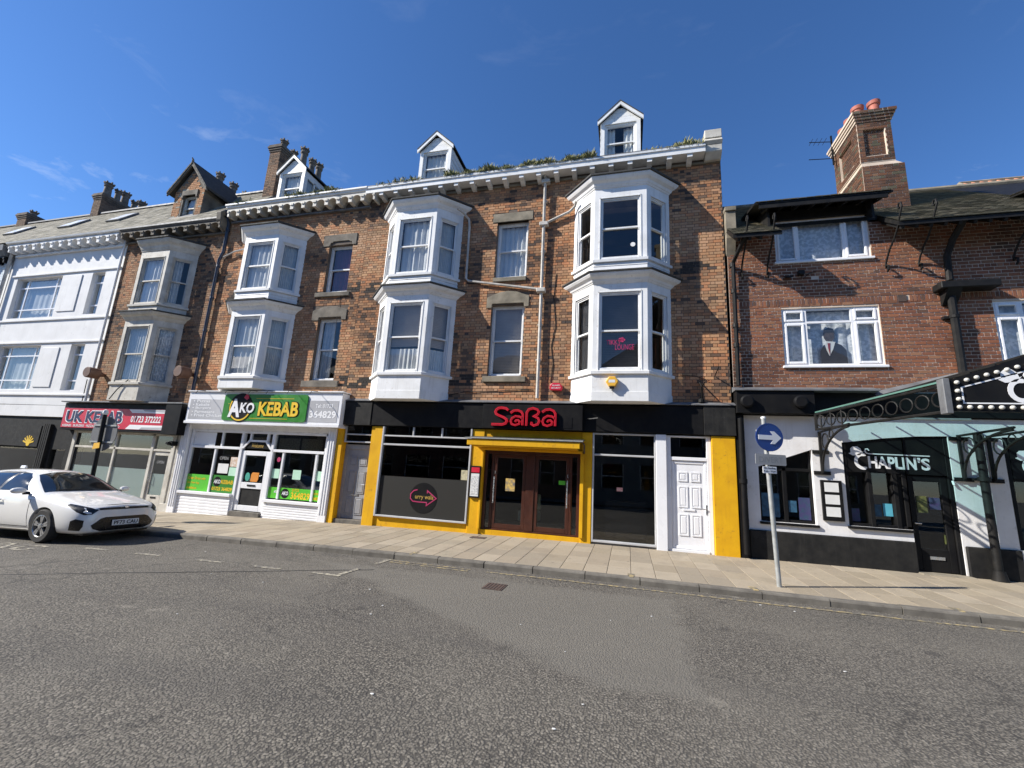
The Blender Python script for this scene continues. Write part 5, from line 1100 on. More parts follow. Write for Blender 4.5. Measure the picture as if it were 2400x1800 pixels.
text('urry wala', -5.60, -5.06, .71, .86, -.074, M_GOLD, dec, .004, .0)
card('notice', -4.32, -4.14, 1.31, 1.57, -.07, pm('cream_card', (.55, .50, .32), (.30, .27, .18), 18, rough=.7), 'cream notice at the edge of the wide dark window', 'notice')
# maroon double doors
frame(shop, 'door_frame', M_MAROON, [(-3.70, -3.62, .0, .12, .105, 2.135), (-1.24, -1.15, .0, .12, .105, 2.135), (-3.62, -1.24, .0, .12, 2.05, 2.135), (-3.62, -1.24, .0, .12, .105, .15), (-2.55, -2.33, -.01, .12, .15, 2.05), (-3.50, -3.44, 0, .1, .15, 2.05), (-1.42, -1.36, 0, .1, .15, 2.05)])
pane(shop, -3.62, -3.50, .15, 2.05, .05, M_SHOPGLASS); pane(shop, -1.36, -1.24, .15, 2.05, .05, M_SHOPGLASS)
for a, c in ((-3.435, -2.555), (-2.325, -1.425)):
    frame(shop, 'door', M_MAROON, [(a, a + .09, .01, .07, .155, 2.045), (c - .09, c, .01, .07, .155, 2.045), (a + .09, c - .09, .01, .07, 1.95, 2.045), (a + .09, c - .09, .01, .07, .155, .27)]); pane(shop, a + .09, c - .09, .27, 1.95, .04)
for xh in (-3.39, -1.47):
    rod('door_handle', [(xh, -.055, .78), (xh, -.055, 1.45)], .018, M_STEEL, shop); rod('handle_stud', [(xh, -.055, .88), (xh, .01, .88)], .01, M_STEEL, shop, 6); rod('handle_stud', [(xh, -.055, 1.36), (xh, .01, 1.36)], .01, M_STEEL, shop, 6); frame(shop, 'lock_plate', M_STEEL, [(xh - .012, xh + .012, -.002, .009, 1.52, 1.60)], 0)
# porch canopy over the doors
b = MB(); b.pyz([(-.10, 2.49), (-.64, 2.405), (-.64, 2.38), (-.10, 2.46)], -4.06, -1.06); b.build('porch_roof', M_ROOFFELT, shop); rod('porch_edge', [(-4.08, -.63, 2.40), (-1.04, -.63, 2.40)], .014, M_GALV, shop, 6)
frame(shop, 'porch_fascia', M_YELLOW, [(-4.02, -1.12, -.615, -.565, 2.22, 2.375)], .01); frame(shop, 'porch_soffit', M_YELLOW, [(-3.9, -1.2, -.56, -.10, 2.20, 2.25), (-3.76, -1.10, -.16, -.08, 2.13, 2.195)])
rod('porch_bracket', [(-1.06, -.1, 2.15), (-1.04, -.3, 2.33), (-1.04, -.58, 2.36)], .02, M_RUST, shop)
frame(shop, 'door_jamb', M_YELLOW, [(-3.76, -3.705, -.13, .1, .11, 2.125)]); frame(shop, 'door_jamb', M_YELLOW, [(-1.145, -1.06, -.15, .1, .11, 2.125)])
card('poster', -3.10, -2.85, 1.10, 1.42, .035, pm('bright_flyer', (.62, .42, .10), (.12, .12, .14), 16, rough=.6), 'orange food flyer on the left maroon door')
card('sticker', -1.70, -1.53, 1.34, 1.44, .035, M_LIME, 'small green sticker on the right maroon door', 'sticker')
b = MB(); b.box(-3.0, -2.45, 1.1, 1.7, .25, .55); b.box(-3.0, -2.45, 1.6, 1.72, .55, 1.0); bevel(b.build('lobby_chair', M_SOFA, None, label='pale upholstered chair inside the maroon doors', cat='chair'), .05, 3)
# right-hand dark window, white post and white door
frame(shop, 'window_frame', M_GREYMETAL, [(-.855, -.815, -.09, .05, .05, 2.68), (.62, .648, -.09, .05, .05, 2.68), (-.815, .62, -.09, .05, .05, .10), (-.815, .62, -.08, .05, 2.11, 2.155), (-.815, .62, -.08, .05, 2.64, 2.68)])
pane(shop, -.815, .62, .1, 2.11, -.02, M_SHOPGLASS); pane(shop, -.815, .62, 2.155, 2.64, -.02, M_SHOPGLASS)
frame(shop, 'window_sill', M_LEAD, [(-.855, .65, -.05, .1, -.04, .045)])
frame(shop, 'white_post', M_UPVC, [(.655, .90, -.12, .15, -.03, 2.68)], .01)
frame(shop, 'door_frame', M_UPVC, [(.905, 1.0, -.06, .12, .0, 2.67), (1.80, 1.90, -.06, .12, .0, 2.67), (1.0, 1.80, -.06, .12, 2.08, 2.16), (1.0, 1.80, -.06, .12, 2.63, 2.67), (1.0, 1.80, -.08, .12, .0, .065)])
pane(shop, 1.0, 1.80, 2.16, 2.63, .03, M_TINTED)
frame(shop, 'door_rim', M_UPVC, [(1.005, 1.07, -.03, .06, .07, 2.075), (1.73, 1.795, -.03, .06, .07, 2.075), (1.07, 1.73, -.03, .06, 2.0, 2.075), (1.07, 1.73, -.03, .06, .07, .14)], .012)
panel_door(shop, 1.07, 1.73, .14, 2.0, -.012, M_UPVC, ((.12, .38), (.46, .72), (.78, .90)), bead=.03)
frame(shop, 'letter_slot', M_UPVC, [(1.25, 1.52, -.03, -.013, .92, .97)], .005)
rod('door_handle', [(1.765, -.03, .98), (1.765, -.08, .98), (1.65, -.085, .99)], .012, M_STEEL, shop, 6); frame(shop, 'handle_plate', M_STEEL, [(1.75, 1.78, -.04, -.031, .86, 1.08)], 0)
frame(shop, 'doorstep', M_LEAD, [(.9, 1.9, -.10, .2, zg(1.4) - .05, -.004)])
card('sticker', -.26, -.12, 1.27, 1.36, -.022, pm('salmon_label', (.62, .22, .18), (.65, .5, .45), 22, rough=.6), 'small salmon label on the tall dark window', 'sticker')
b = MB(); b.box(-.6, .5, 1.6, 2.1, .0, .95); b.build('counter', M_DARKROOM, shop)
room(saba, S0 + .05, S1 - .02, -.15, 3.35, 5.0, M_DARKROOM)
# black fascia
frame(saba, 'fascia', M_BLACKMATT, [(-8.18, -7.2, -.17, -.003, 2.69, 3.39)]); frame(saba, 'fascia', M_BLACKMATT, [(1.75, 2.44, -.17, -.003, 2.69, 3.39)]); frame(saba, 'fascia', M_BLACK, [(-7.195, 1.745, -.15, -.003, 2.70, 3.38)])
b = MB(); b.pyz([(-.003, 3.50), (-.20, 3.42), (-.20, 3.40), (-.003, 3.40)], -8.2, 2.46); b.build('lead_flashing', M_LEAD, saba)
sgn = thing('shop_sign', (-2.4, -.25, 2.7), 'black SABA sign board with raised red letters over the porch', 'shop sign')
frame(sgn, 'board', M_BLACK, [(-3.75, -1.10, -.30, -.152, 2.695, 3.335)]); frame(sgn, 'access_hatch', M_BLACK, [(-1.72, -1.36, -.308, -.301, 2.74, 3.02)])
def letter(strokes, x, w, h, name):
    b = MB()
    for pts, wd in strokes: b.stroke([(x + p[0] * w, 2.775 + p[1] * h) for p in pts], wd, -.385, -.31)
    o = b.build(name, M_REDLETTER, sgn); q = MB()
    for pts, wd in strokes: q.stroke([(x + p[0] * w, 2.775 + p[1] * h) for p in pts], .010, -.388, -.385)
    q.build('letter_groove', pm('groove_' + name + str(int(-x * 100)), (.20, .004, .008), None, 3), sgn)
def e_(cx, cz, rx, rz, a0, a1, n=8): return arcp(cx, cz, rx, rz, a0, a1, n)
S_ = [([(1, .86), (.88, .96), (.6, 1.0), (.42, .97), (.30, .88), (.25, .76), (.30, .64), (.45, .56), (.75, .45), (.92, .34), (.95, .22), (.88, .10), (.7, .04), (.05, .04)], .062)]
a_ = [([(.02, .78), (.25, .92), (.55, .95), (.8, .86), (.92, .70), (.92, .02)], .055), ([(.92, .42), (.7, .55), (.4, .58), (.15, .45), (.06, .26), (.15, .08), (.4, .02), (.68, .10), (.72, .24), (.6, .34), (.45, .32), (.38, .22)], .050)]
B_ = [([(.06, .0), (.06, .75), (.2, .93), (.5, 1.0), (.8, .93), (.92, .80), (.85, .66), (.6, .54), (.88, .44), (.97, .28), (.88, .10), (.6, .02), (.42, .10), (.45, .22)], .055)]
letter(S_, -3.49, .46, .46, 'letter_s'); letter(a_, -2.97, .37, .42, 'letter_a'); letter(B_, -2.55, .37, .46, 'letter_b'); letter(a_, -2.13, .38, .46, 'letter_a')
# menu case beside the doors
mc = thing('menu_case', (-3.89, -.12, .88), 'slim black menu case with red heading beside the maroon doors', 'menu case')
frame(mc, 'case', M_BLACK, [(-4.03, -3.745, -.16, -.102, .88, 1.70)]); MB().box(-4.0, -3.775, -.166, -.161, .92, 1.50).build('menu_sheet', M_PAPER, mc); MB().box(-4.0, -3.775, -.166, -.161, 1.53, 1.66).build('heading', M_RED, mc); MB().box(-3.985, -3.79, -.17, -.1665, .96, 1.44).build('print', pm('menu_text', (.66, .66, .64), (.30, .30, .30), 45, .5, .6, rough=.8), mc)
rod('lamp_arm', [(-1.0, -.16, 3.02), (-.9, -.3, 3.0), (-.72, -.34, 3.02)], .012, M_STEEL, None, 6, label='bent steel lamp arm on the black fascia right of the red letters', cat='lamp arm')
# alarm boxes
b = MB(); hx = [(-.37 + .155 * math.cos(R(60 * k)), 3.87 + .145 * math.sin(R(60 * k))) for k in range(6)]
al = thing('alarm_box', (-.37, -.7, 3.72), 'yellow hexagonal alarm box on the white apron of the right bay', 'alarm box'); b.pxz(hx, -.72, -.603); bevel(b.build('case', M_YPLASTIC, al), .02, 2); MB().box(-.45, -.30, -.722, -.7205, 3.84, 3.91).build('label_plate', M_PAPER, al); MB().box(-.43, -.32, -.715, -.62, 3.70, 3.745).build('strobe', M_BLACK, al)
b = MB(); al = thing('alarm_box', (-1.84, -.1, 3.74), 'red rounded alarm box on the brickwork beside the right bay', 'alarm box'); b.pxz([(-2.0, 3.80), (-1.98, 3.76), (-1.70, 3.75), (-1.67, 3.80), (-1.67, 3.88), (-1.73, 3.95), (-1.93, 3.96), (-2.0, 3.90)], -.13, -.012); bevel(b.build('case', M_RED, al), .02, 2); text('ALARM', -1.93, -1.73, 3.87, 3.91, -.131, M_WLETTER, al, .003); text('SECURITY', -1.95, -1.71, 3.80, 3.84, -.131, M_WLETTER, al, .003)
# writing on the glass of the right bay
frb = Fr((BX['saba2'] - BF, -BD), (1, 0))
lo = thing('window_sticker', (-.1, -.55, 4.7), 'pink lounge lettering on the lower window of the right bay', 'window graphic')
text('TIKKY', .34, .70, 4.86, 4.98, -.093, M_PINK, lo, .003, .0, fr=frb); text('LOUNGE', .56, 1.02, 4.72, 4.86, -.093, M_PINK, lo, .003, .0, fr=frb)
b = MB()
for k in range(5): b.add([frb.pt(.72 + .035 * math.cos(a * .785) + .05 * math.cos(k * 1.256), -.09, 4.98 + .035 * math.sin(a * .785) + .035 * math.sin(k * 1.256)) for a in range(8)], [tuple(range(8))])
b.build('flower', M_PINK, lo)
b = MB(); b.add([frb.pt(.99 + .062 * math.cos(a * .3927), -.088, 7.57 + .062 * math.sin(a * .3927)) for a in range(16)], [tuple(range(16))]); b.build('window_sticker', M_PAPER, None, label='round white sticker on the upper window of the right bay', cat='sticker')
# loose cables on the brickwork
def cable(pts, label, r=.010): return rod('cable', pts, r, M_IRON, None, 5, label=label, cat='cable')
cable([(-4.9, -.03, 3.62), (-4.4, -.03, 3.72), (-3.6, -.03, 3.74), (-2.9, -.03, 3.78), (-2.5, -.03, 3.80)], 'thin cable looping below the mid window to the white pipe')
cable([(-1.95, -.02, 7.1), (-2.0, -.02, 6.4), (-1.92, -.02, 5.6), (-2.02, -.02, 5.0), (-1.95, -.02, 4.5), (-2.0, -.02, 4.0)], 'thin cable hanging on the brick between white pipe and right bay')
cable([(-8.92, -.02, 6.9), (-8.93, -.02, 5.4), (-8.92, -.02, 4.1)], 'thin cable hanging past the peaked stone lintel', .006)
cable([(1.25, -.03, 4.18), (1.6, -.04, 4.15), (1.95, -.04, 4.02)], 'short cable across the brick near the black sign bracket', .008)
b = MB(); b.tube([(1.75, -.02, 3.55), (1.72, -.2, 3.85), (1.7, -.03, 4.0)], .018, 6); b.tube([(1.72, -.2, 3.85), (1.75, -.5, 3.9)], .014, 6); b.lathe([(.05, 0), (.07, .03), (.07, .09), (.03, .12)], (1.72, -.08, 3.46), 10)
b.build('wall_bracket', M_IRON, None, label='black aerial bracket on the brick beside the right bay', cat='bracket')
rod('bracket_rod', [(2.05, -.03, 4.15), (2.05, -.55, 4.25)], .012, M_IRON, None, 6, label='thin black rod sticking out of the brick at the corner', cat='rod')

# ------------------------------------------------------------------ the red-brick pub
pub = thing('red_brick_building', (7, 0, zg(7)), 'red brick building with deep eaves above the black and white bar', 'building')
P0, P1 = 2.66, 13.0
opp = [(3.60, 5.60, 4.40, 5.82), (3.57, 5.58, 7.05, 8.16), (7.71, 9.70, 4.38, 5.82), (9.5, 11.5, 7.05, 8.16)]
w_p = wall(pub, 'wall', FRONT, P0 - .2, P1, 3.2, 7.95, opp, M_PALEMORTAR, .25)
lst = lay(P0 - .2, P1, 3.78, 5.88, opp, .083, 'garden', REDS, joint=.018) + lay(P0 - .2, P1, 6.05, 7.94, opp + [(4.3, 4.45, 6.55, 6.63)], .083, 'garden', REDS, joint=.018)
xs_ = P0 - .2
while xs_ < P1:   # soldier course
    if not (5.98 < xs_ < 6.16): lst.append((xs_ + .0375, 5.968, .056, .150, random.choice(REDS), None))
    xs_ += .075
bricks(w_p, FRONT, lst, M_REDBRICK, tag='r', hide=lambda x, z: x > 7.6 or (x > 5.4 and z < 4.2))
MB().box(5.99, 6.15, -.02, .03, 5.89, 6.05).build('air_brick', M_RUST, pub)
room(pub, P0 - .1, P1 - .1, 3.3, 7.95, 5, M_ROOMWALL, floors=(6.2,))
frw = Fr((0, .0), (1, 0))
casement(pub, frw, 3.60, 5.60, 4.40, 5.82, [4.10, 5.07], 5.47, [True, False, True], v=-.03)
casement(pub, frw, 3.57, 5.58, 7.05, 8.16, [4.08, 5.06], None, [True, False, True], v=-.03)
casement(pub, frw, 7.71, 9.70, 4.38, 5.82, [8.2, 9.2], 5.47, [True, False, True], v=-.03)
casement(pub, frw, 9.5, 11.5, 7.05, 8.16, [10, 11], None, [True, False, True], v=-.03)
# cardboard figure in the window
cut = thing('cardboard_figure', (4.66, .13, 4.45), 'cardboard cutout of a figure in dark suit and red tie behind the bar window', 'cardboard cutout')
b = MB(); b.pxz([(4.40, 4.46), (4.94, 4.46), (4.93, 4.80), (4.84, 4.92), (4.70, 5.0), (4.60, 5.0), (4.47, 4.92), (4.40, 4.78)], .12, .126); b.build('suit', M_SUIT, cut)
b = MB(); b.pxz([(4.50, 4.94), (4.53, 4.80), (4.58, 4.66), (4.66, 4.82), (4.72, 5.0), (4.55, 5.02)], .114, .119); b.build('shirt', M_PAPER, cut); b = MB(); b.pxz([(4.555, 4.97), (4.61, 4.97), (4.60, 4.85), (4.585, 4.68), (4.56, 4.85)], .108, .113); b.build('tie', M_TIE, cut)
b = MB(); b.pxz([(4.60 + .115 * math.cos(a * .3927), 5.16 + .16 * math.sin(a * .3927)) for a in range(16)], .12, .126); b.build('head', M_SKIN, cut)
b = MB(); b.pxz([(4.47, 5.18), (4.50, 5.30), (4.60, 5.36), (4.70, 5.32), (4.73, 5.18), (4.69, 5.25), (4.52, 5.25)], .112, .119); b.build('hair', M_SUIT, cut)
# roof with deep eaves
def zrp(Y): return 8.10 + .78 * Y
roofb = MB()
YR = 3.6
for a, c in ((2.45, 3.50), (5.80, 9.35), (11.6, P1)):
    roofb.pyz([(-.75, zrp(-.75) - .02), (YR, zrp(YR)), (YR, zrp(YR) - .14), (-.75, zrp(-.75) - .12)], a, c)
for a, c in ((3.50, 5.80), (9.35, 11.6)):
    roofb.pyz([(.0, zrp(0)), (YR, zrp(YR)), (YR, zrp(YR) - .14), (.0, zrp(0) - .1)], a, c)
roofb.pyz([(YR, zrp(YR)), (9, zrp(YR) - 4.2), (9, 3), (8.8, 3), (8.8, zrp(YR) - 4.3), (YR, zrp(YR) - .14)], 2.45, P1); roofb.box(P1 - .1, P1, .25, 8.8, 3.2, 8.0); roofb.box(2.45, 2.5, .25, 8.8, 3.2, 8.0)
roofb.pyz([(.2, 8), (8.8, 8), (YR, zrp(YR) - .13)], P1 - .1, P1); roofb.pyz([(.2, 8), (8.8, 8), (YR, zrp(YR) - .13)], 2.45, 2.5)
r_p = roofb.build('roof', M_IRON, pub)
TILEC = [(.19, .175, .12), (.16, .15, .105), (.22, .20, .14), (.14, .13, .095), (.20, .18, .12), (.25, .215, .15)]
for a, c in ((2.45, 3.50), (5.80, 9.35)): slates(r_p, a, c, -.78, zrp(-.78), YR, zrp(YR), TILEC, w=.17, gauge=.10, t=.014)
slates(r_p, 3.5, 5.8, .6, zrp(.6), YR, zrp(YR), TILEC, w=.17, gauge=.10, t=.014)
b = MB(); b.tube([(2.45, YR, zrp(YR) + .0), (P1, YR, zrp(YR) + .0)], .1, 8); b.build('ridge', M_PALESTONE, r_p)
for xr, nx in ((2.55, 6), (5.85, 24)):   # rafter feet
    for k in range(int(nx * .6)):
        x_ = xr + k * .24 if xr < 3 else xr + k * .26
        if x_ < 9.3: MB().pyz([(-.74, zrp(-.74) - .13), (-.02, zrp(0) - .15), (-.02, zrp(0) - .24), (-.70, zrp(-.74) - .19)], x_, x_ + .06).build('rafter', M_IRON, r_p)
def hood(x0, x1):
    h = MB(); h.prism([(x0, -.52, 8.38), (x1, -.52, 8.38), (x1 - .05, .95, 8.36 + .47), (x0 + .05, .95, 8.36 + .47)], (0, 0, .05)); ho = h.build('hood_roof', M_IRON, r_p)
    slates(r_p, x0 + .02, x1 - .02, -.55, 8.425, .95, 8.88, TILEC, w=.17, gauge=.10, t=.014)
    b = MB(); b.box(x0 + .1, x1 - .1, -.51, -.47, 8.27, 8.375); b.box(x0 + .35, x1 - .3, -.06, .2, 8.165, 8.42); b.build('hood_beam', M_IRON, r_p)
    n = 8
    for k in range(n): 
        xx = x0 + .25 + k * (x1 - x0 - .5) / (n - 1); MB().pyz([(-.46, 8.38), (-.06, 8.48), (-.06, 8.38), (-.40, 8.28), (-.46, 8.28)], xx, xx + .06).build('hood_rafter', M_IRON, r_p)
    for s_, xx in ((1, x0 + .33), (-1, x1 - .35)):
        b = MB(); b.pyz([(-.3, zrp(-.3) + .02), (-.3, 8.40), (.9, 8.8), (.9, zrp(.9))], xx, xx + .05); b.build('hood_cheek', M_IRON, r_p)
hood(3.02, 5.90); hood(9.0, 12)
# orange tiled gable beyond
b = MB(); b.add([(10.25, 3.7, 10.85), (10.55, 4.6, 11.62), (13, 4.6, 11.62), (13, 3.7, 10.85), (10.9, 5.4, 10.85), (13, 5.4, 10.85)], [(0, 3, 2, 1), (1, 2, 5, 4), (0, 1, 4), (2, 3, 5)]); co_ = b.build('dormer_roof', M_CLAY, r_p)
for k in range(12): MB().tube([(10.45 + k * .22, 3.66, 10.87), (10.62 + k * .22, 4.58, 11.63)], .05, 6).build('roll_tile', M_CLAY, r_p)
MB().tube([(10.52, 4.6, 11.66), (13, 4.6, 11.66)], .08, 6).build('ridge', M_PALESTONE, r_p); MB().tube([(10.22, 3.68, 10.88), (10.52, 4.6, 11.66)], .06, 6).build('ridge', M_PALESTONE, r_p)
for a, c in ((3.38, 3.565), (5.585, 5.62), (9.36, 9.495), (11.505, 11.66)): MB().box(a, c, -.01, .12, 7.90, 8.2).build('window_cheek', M_IRON, pub)
b = MB(); b.box(2.43, 2.68, -.14, .3, 7.9, 8.5); b.box(2.42, 2.69, -.18, .3, 8.50, 8.62); b.pyz([(-.003, 7.3), (-.14, 7.75), (-.14, 7.895), (.0, 7.895)], 2.43, 2.66); bevel(b.build('kneeler_stone', M_PALESTONE, pub), .01)
# scrolled iron eave brackets
for x_ in (2.76, 3.34, 5.83, 6.47, 8.2):
    path = [(-.07, 6.62), (-.12, 6.66), (-.13, 6.74), (-.07, 6.78), (-.03, 6.74), (-.03, 6.80), (-.10, 6.92), (-.24, 7.08), (-.46, 7.24), (-.62, 7.40), (-.72, 7.58), (-.80, 7.70), (-.86, 7.80), (-.84, 7.90), (-.76, 7.91), (-.73, 7.84), (-.78, 7.80)]
    rod('eave_bracket', [(x_, p[0], p[1]) for p in path], .022, M_IRON, pub, 6)
# chimney with sunk panels
ch = MB(); ch.box(6.16, 6.84, 1.09, 2.36, 9.9, 11.55); ch.box(6.10, 7.07, 1.0, 2.6, 8.6, 10.15)
ch.add([(6.10, 1.0, 10.15), (7.07, 1.0, 10.15), (7.07, 2.6, 10.15), (6.10, 2.6, 10.15), (6.12, 1.04, 10.30), (6.88, 1.04, 10.30), (6.88, 2.4, 10.30), (6.12, 2.4, 10.30)], [(0, 1, 5, 4), (1, 2, 6, 5), (2, 3, 7, 6), (3, 0, 4, 7)])
for (xa, xb, ya, yb, za, zb) in ((6.10, 6.24, 1.03, 1.088, 10.3, 11.55), (6.74, 6.90, 1.03, 1.088, 10.3, 11.55), (6.24, 6.74, 1.03, 1.088, 10.3, 10.5), (6.24, 6.74, 1.03, 1.088, 11.35, 11.55), (6.10, 6.159, 1.088, 1.35, 10.3, 11.55), (6.10, 6.159, 2.1, 2.42, 10.3, 11.55), (6.10, 6.159, 1.35, 2.1, 11.35, 11.55), (6.10, 6.159, 1.35, 2.1, 10.3, 10.5), (6.841, 6.90, 1.088, 2.42, 10.3, 11.55)): ch.box(xa, xb, ya, yb, za, zb)
for i in range(4): e = .03 * (i + 1); ch.box(6.10 - e, 6.90 + e, 1.03 - e, 2.42 + e, 11.552 + i * .075, 11.55 + (i + 1) * .075)
cho = ch.build('chimney', M_PALEMORTAR, pub)
CHB = [tuple(x * k for x, k in zip(c, (.72, .82, .84))) for c in REDS] + [(.12, .11, .07), (.15, .125, .085)]
frc = Fr((6.10, 1.03), (1, 0)); bricks(cho, frc, lay(0, .80, 10.32, 11.55, [(.14, .64, 10.5, 11.35)], .083, 'flemish', CHB), M_REDBRICK, 0); bricks(cho, Fr((6.10, 1.09), (1, 0)), lay(.145, .635, 10.5, 11.34, [], .083, 'flemish', CHB), M_REDBRICK, 0)
frl = Fr((6.10, 2.42), (0, -1)); bricks(cho, frl, lay(0, 1.39, 10.32, 11.55, [(.32, 1.07, 10.5, 11.35)], .083, 'flemish', CHB), M_REDBRICK, 0); bricks(cho, Fr((6.16, 2.42), (0, -1)), lay(.325, 1.065, 10.5, 11.34, [], .083, 'flemish', CHB), M_REDBRICK, 0)
bricks(cho, Fr((6.10, 1.0), (1, 0)), lay(0, .97, 8.6, 10.14, [], .083, 'flemish', CHB), M_REDBRICK, 0); bricks(cho, Fr((6.10, 2.6), (0, -1)), lay(0, 1.6, 8.6, 10.14, [], .083, 'flemish', CHB), M_REDBRICK, 0)
for i in range(4): e = .03 * (i + 1); bricks(cho, Fr((6.10 - e, 1.03 - e), (1, 0)), lay(0, .80 + 2 * e, 11.552 + i * .075, 11.55 + (i + 1) * .075, [], .083, 'flemish', CHB), M_REDBRICK, 0, proud=.005)
for (px, py, h) in ((6.30, 1.3, .42), (6.66, 1.22, .46), (6.3, 1.72, .4), (6.3, 2.1, .4)): 
    b = MB(); b.lathe([(.15, 0), (.15, .1), (.12, .13), (.12, h - .12), (.15, h - .1), (.16, h), (.11, h), (.1, h - .2)], (px, py, 11.85), 14); shade(b.build('chimney_pot', M_POT, cho))
b = MB(); b.box(5.98, 6.02, 2.2, 2.24, 11.2, 12.2); b.tube([(5.4, 2.2, 12.05), (6.0, 2.2, 11.98)], .012, 5); b.tube([(5.35, 2.2, 11.45), (6.0, 2.2, 11.40)], .012, 5)
for k in range(4): b.tube([(5.45 + k * .12, 2.05, 12.05 - k * .01), (5.45 + k * .12, 2.35, 12.05 - k * .01)], .006, 4)
b.tube([(6.0, 2.22, 11.3), (6.12, 2.25, 11.3)], .015, 5)
b.build('tv_aerial', M_IRON, None, label='thin television aerial fixed to the red brick chimney', cat='aerial')
# pipes
rod('drainpipe', [(2.72, -.70, 7.45), (2.64, -.4, 7.25), (2.56, -.12, 7.05), (2.55, -.10, 3.9)], .05, M_IRON, pub)
for z in (7.0, 6.3, 5.4, 4.9): MB().lathe([(.068, -.05), (.068, .05)], (2.55, -.10, z), 10).build('pipe_collar', M_IRON, pub)
rod('drainpipe', [(7.05, -.65, 7.5), (7.0, -.3, 7.2), (6.96, -.12, 6.9), (6.94, -.12, 6.3)], .065, M_IRON, pub); rod('drainpipe', [(6.92, -.12, 6.05), (6.92, -.12, 4.05)], .075, M_IRON, pub)
bevel(MB().box(6.66, 7.72, -.32, -.003, 6.06, 6.22).build('hopper_trough', M_IRON, pub), .015); b = MB(); b.pyz([(-.3, 6.06), (-.05, 5.75), (-.01, 5.75), (-.01, 6.06)], 6.78, 7.05); b.build('hopper_head', M_IRON, pub)
b = MB(); b.lathe([(.09, -.03), (.09, .03)], (6.92, -.12, 5.45), 10); b.box(6.75, 6.92, -.1, -.01, 5.42, 5.48); b.build('pipe_collar', M_IRON, pub)
fl_ = MB(); fl_.box(4.0, 4.13, -.12, -.01, 6.66, 6.76); fl_.pyz([(-.2, 6.56), (-.02, 6.62), (-.02, 6.66), (-.2, 6.60)], 3.7, 3.85); fl_.tube([(4.06, -.06, 6.68), (4.1, -.05, 6.56), (4.25, -.04, 6.7), (4.4, -.03, 6.75)], .01, 5)
fl_.build('floodlight', M_IRON, None, label='small black floodlight under the upper window of the red brick wall', cat='floodlight')
# ground floor
og = [(2.90, 4.0, .82, 2.46), (4.60, 5.74, .86, 2.84), (5.74, 6.55, -.1, 2.84), (7.47, 9.5, .62, 2.84)]
wg = wall(pub, 'shopfront', FRONT, 2.44, P1, -.15, 3.25, og, M_RENDER2, .3)
b = MB(); b.pxz([(2.895, 2.02), (4.005, 2.45), (4.005, 2.47), (2.895, 2.47)], -.003, .12); b.build('sloping_head', M_RENDER2, wg)
bevel(MB().box(2.63, 5.735, -.07, -.003, -.12, .625).build('plinth', M_BLACKMATT, wg), .02); bevel(MB().box(6.57, 7.46, -.07, -.003, -.12, .62).build('plinth', M_BLACKMATT, wg), .02)
MB().box(2.445, 2.62, -.12, -.003, -.12, 3.2).build('corner_post', M_BLACK, wg)
b = MB(); b.lathe([(.06, 0), (.06, 3)], (2.53, -.2, .1), 12); b.lathe([(.085, 0), (.085, .1)], (2.53, -.2, 1.62), 12); shade(b.build('drainpipe', M_BLACK, wg))
frame(wg, 'fascia', M_BLACK, [(2.45, 4.05, -.28, -.003, 3.22, 3.74)]); frame(wg, 'fascia', M_BLACK, [(4.055, P1, -.07, -.003, 3.22, 3.74)]); b = MB(); b.pyz([(-.003, 3.88), (-.33, 3.78), (-.33, 3.745), (-.003, 3.745)], 2.42, 5.3); b.build('lead_flashing', M_LEAD, wg)
for x_ in (2.66, 3.75): b = MB(); b.lathe([(.13, 0), (.145, -.03), (.145, -.10), (.11, -.12)], (x_, -.28, 3.48), 24, 'y'); b.build('fascia_boss', M_BLACK, wg)
# small window
frame(wg, 'window_frame', M_BLACK, [(2.90, 2.95, .10, .16, .82, 2.46), (3.95, 4.0, .10, .16, .82, 2.46), (3.40, 3.48, .08, .16, .82, 2.46), (2.95, 3.95, .10, .16, .82, .88), (2.95, 3.95, .08, .16, 1.95, 2.02), (2.87, 4.03, -.05, .1, .76, .815)]); pane(wg, 2.95, 3.40, .88, 1.95, .12); pane(wg, 3.48, 3.95, .88, 1.95, .12); pane(wg, 2.95, 3.95, 2.02, 2.46, .12)
# black bar front with the board over it
frame(wg, 'bar_front', M_BLACK, [(4.60, 4.68, .02, .2, .86, 2.84), (5.02, 5.10, .0, .2, .86, 2.0), (5.48, 5.56, .0, .2, .86, 2.0), (4.68, 5.74, .02, .2, .86, .92), (5.66, 5.74, .02, .2, 0, 2.0), (6.47, 6.55, .02, .2, 0, 2.84), (4.57, 5.74, -.06, .1, .80, .855)]); pane(wg, 4.68, 5.02, .92, 2.0, .12); pane(wg, 5.10, 5.48, .92, 2.0, .12); MB().box(5.56, 5.66, .05, .2, .92, 2.0).build('side_panel', M_BLACK, wg)
frame(wg, 'door', M_BLACK, [(5.745, 5.87, .06, .12, .06, 1.98), (6.34, 6.465, .06, .12, .06, 1.98), (5.87, 6.34, .06, .12, 1.86, 1.98), (5.87, 6.34, .06, .12, .06, .50)]); pane(wg, 5.87, 6.34, .50, 1.86, .09); frame(wg, 'letter_slot', M_STEEL, [(6.0, 6.25, .045, .058, .30, .36)], 0); rod('door_handle', [(5.80, .06, 1.0), (5.80, 0, 1.0), (5.9, 0, 1.0)], .012, M_STEEL, wg, 6)
b = MB(); b.box(5.70, 6.6, -.22, .3, -.12, .05); bevel(b.build('doorstep', M_PALESTONE, wg), .02)
room(pub, 2.5, P1 - .1, -.2, 3.2, 4.5, M_DARKROOM); room(pub, 2.6, P1 - .2, -.1, 3.1, 4.2, M_DARKROOM) if False else None
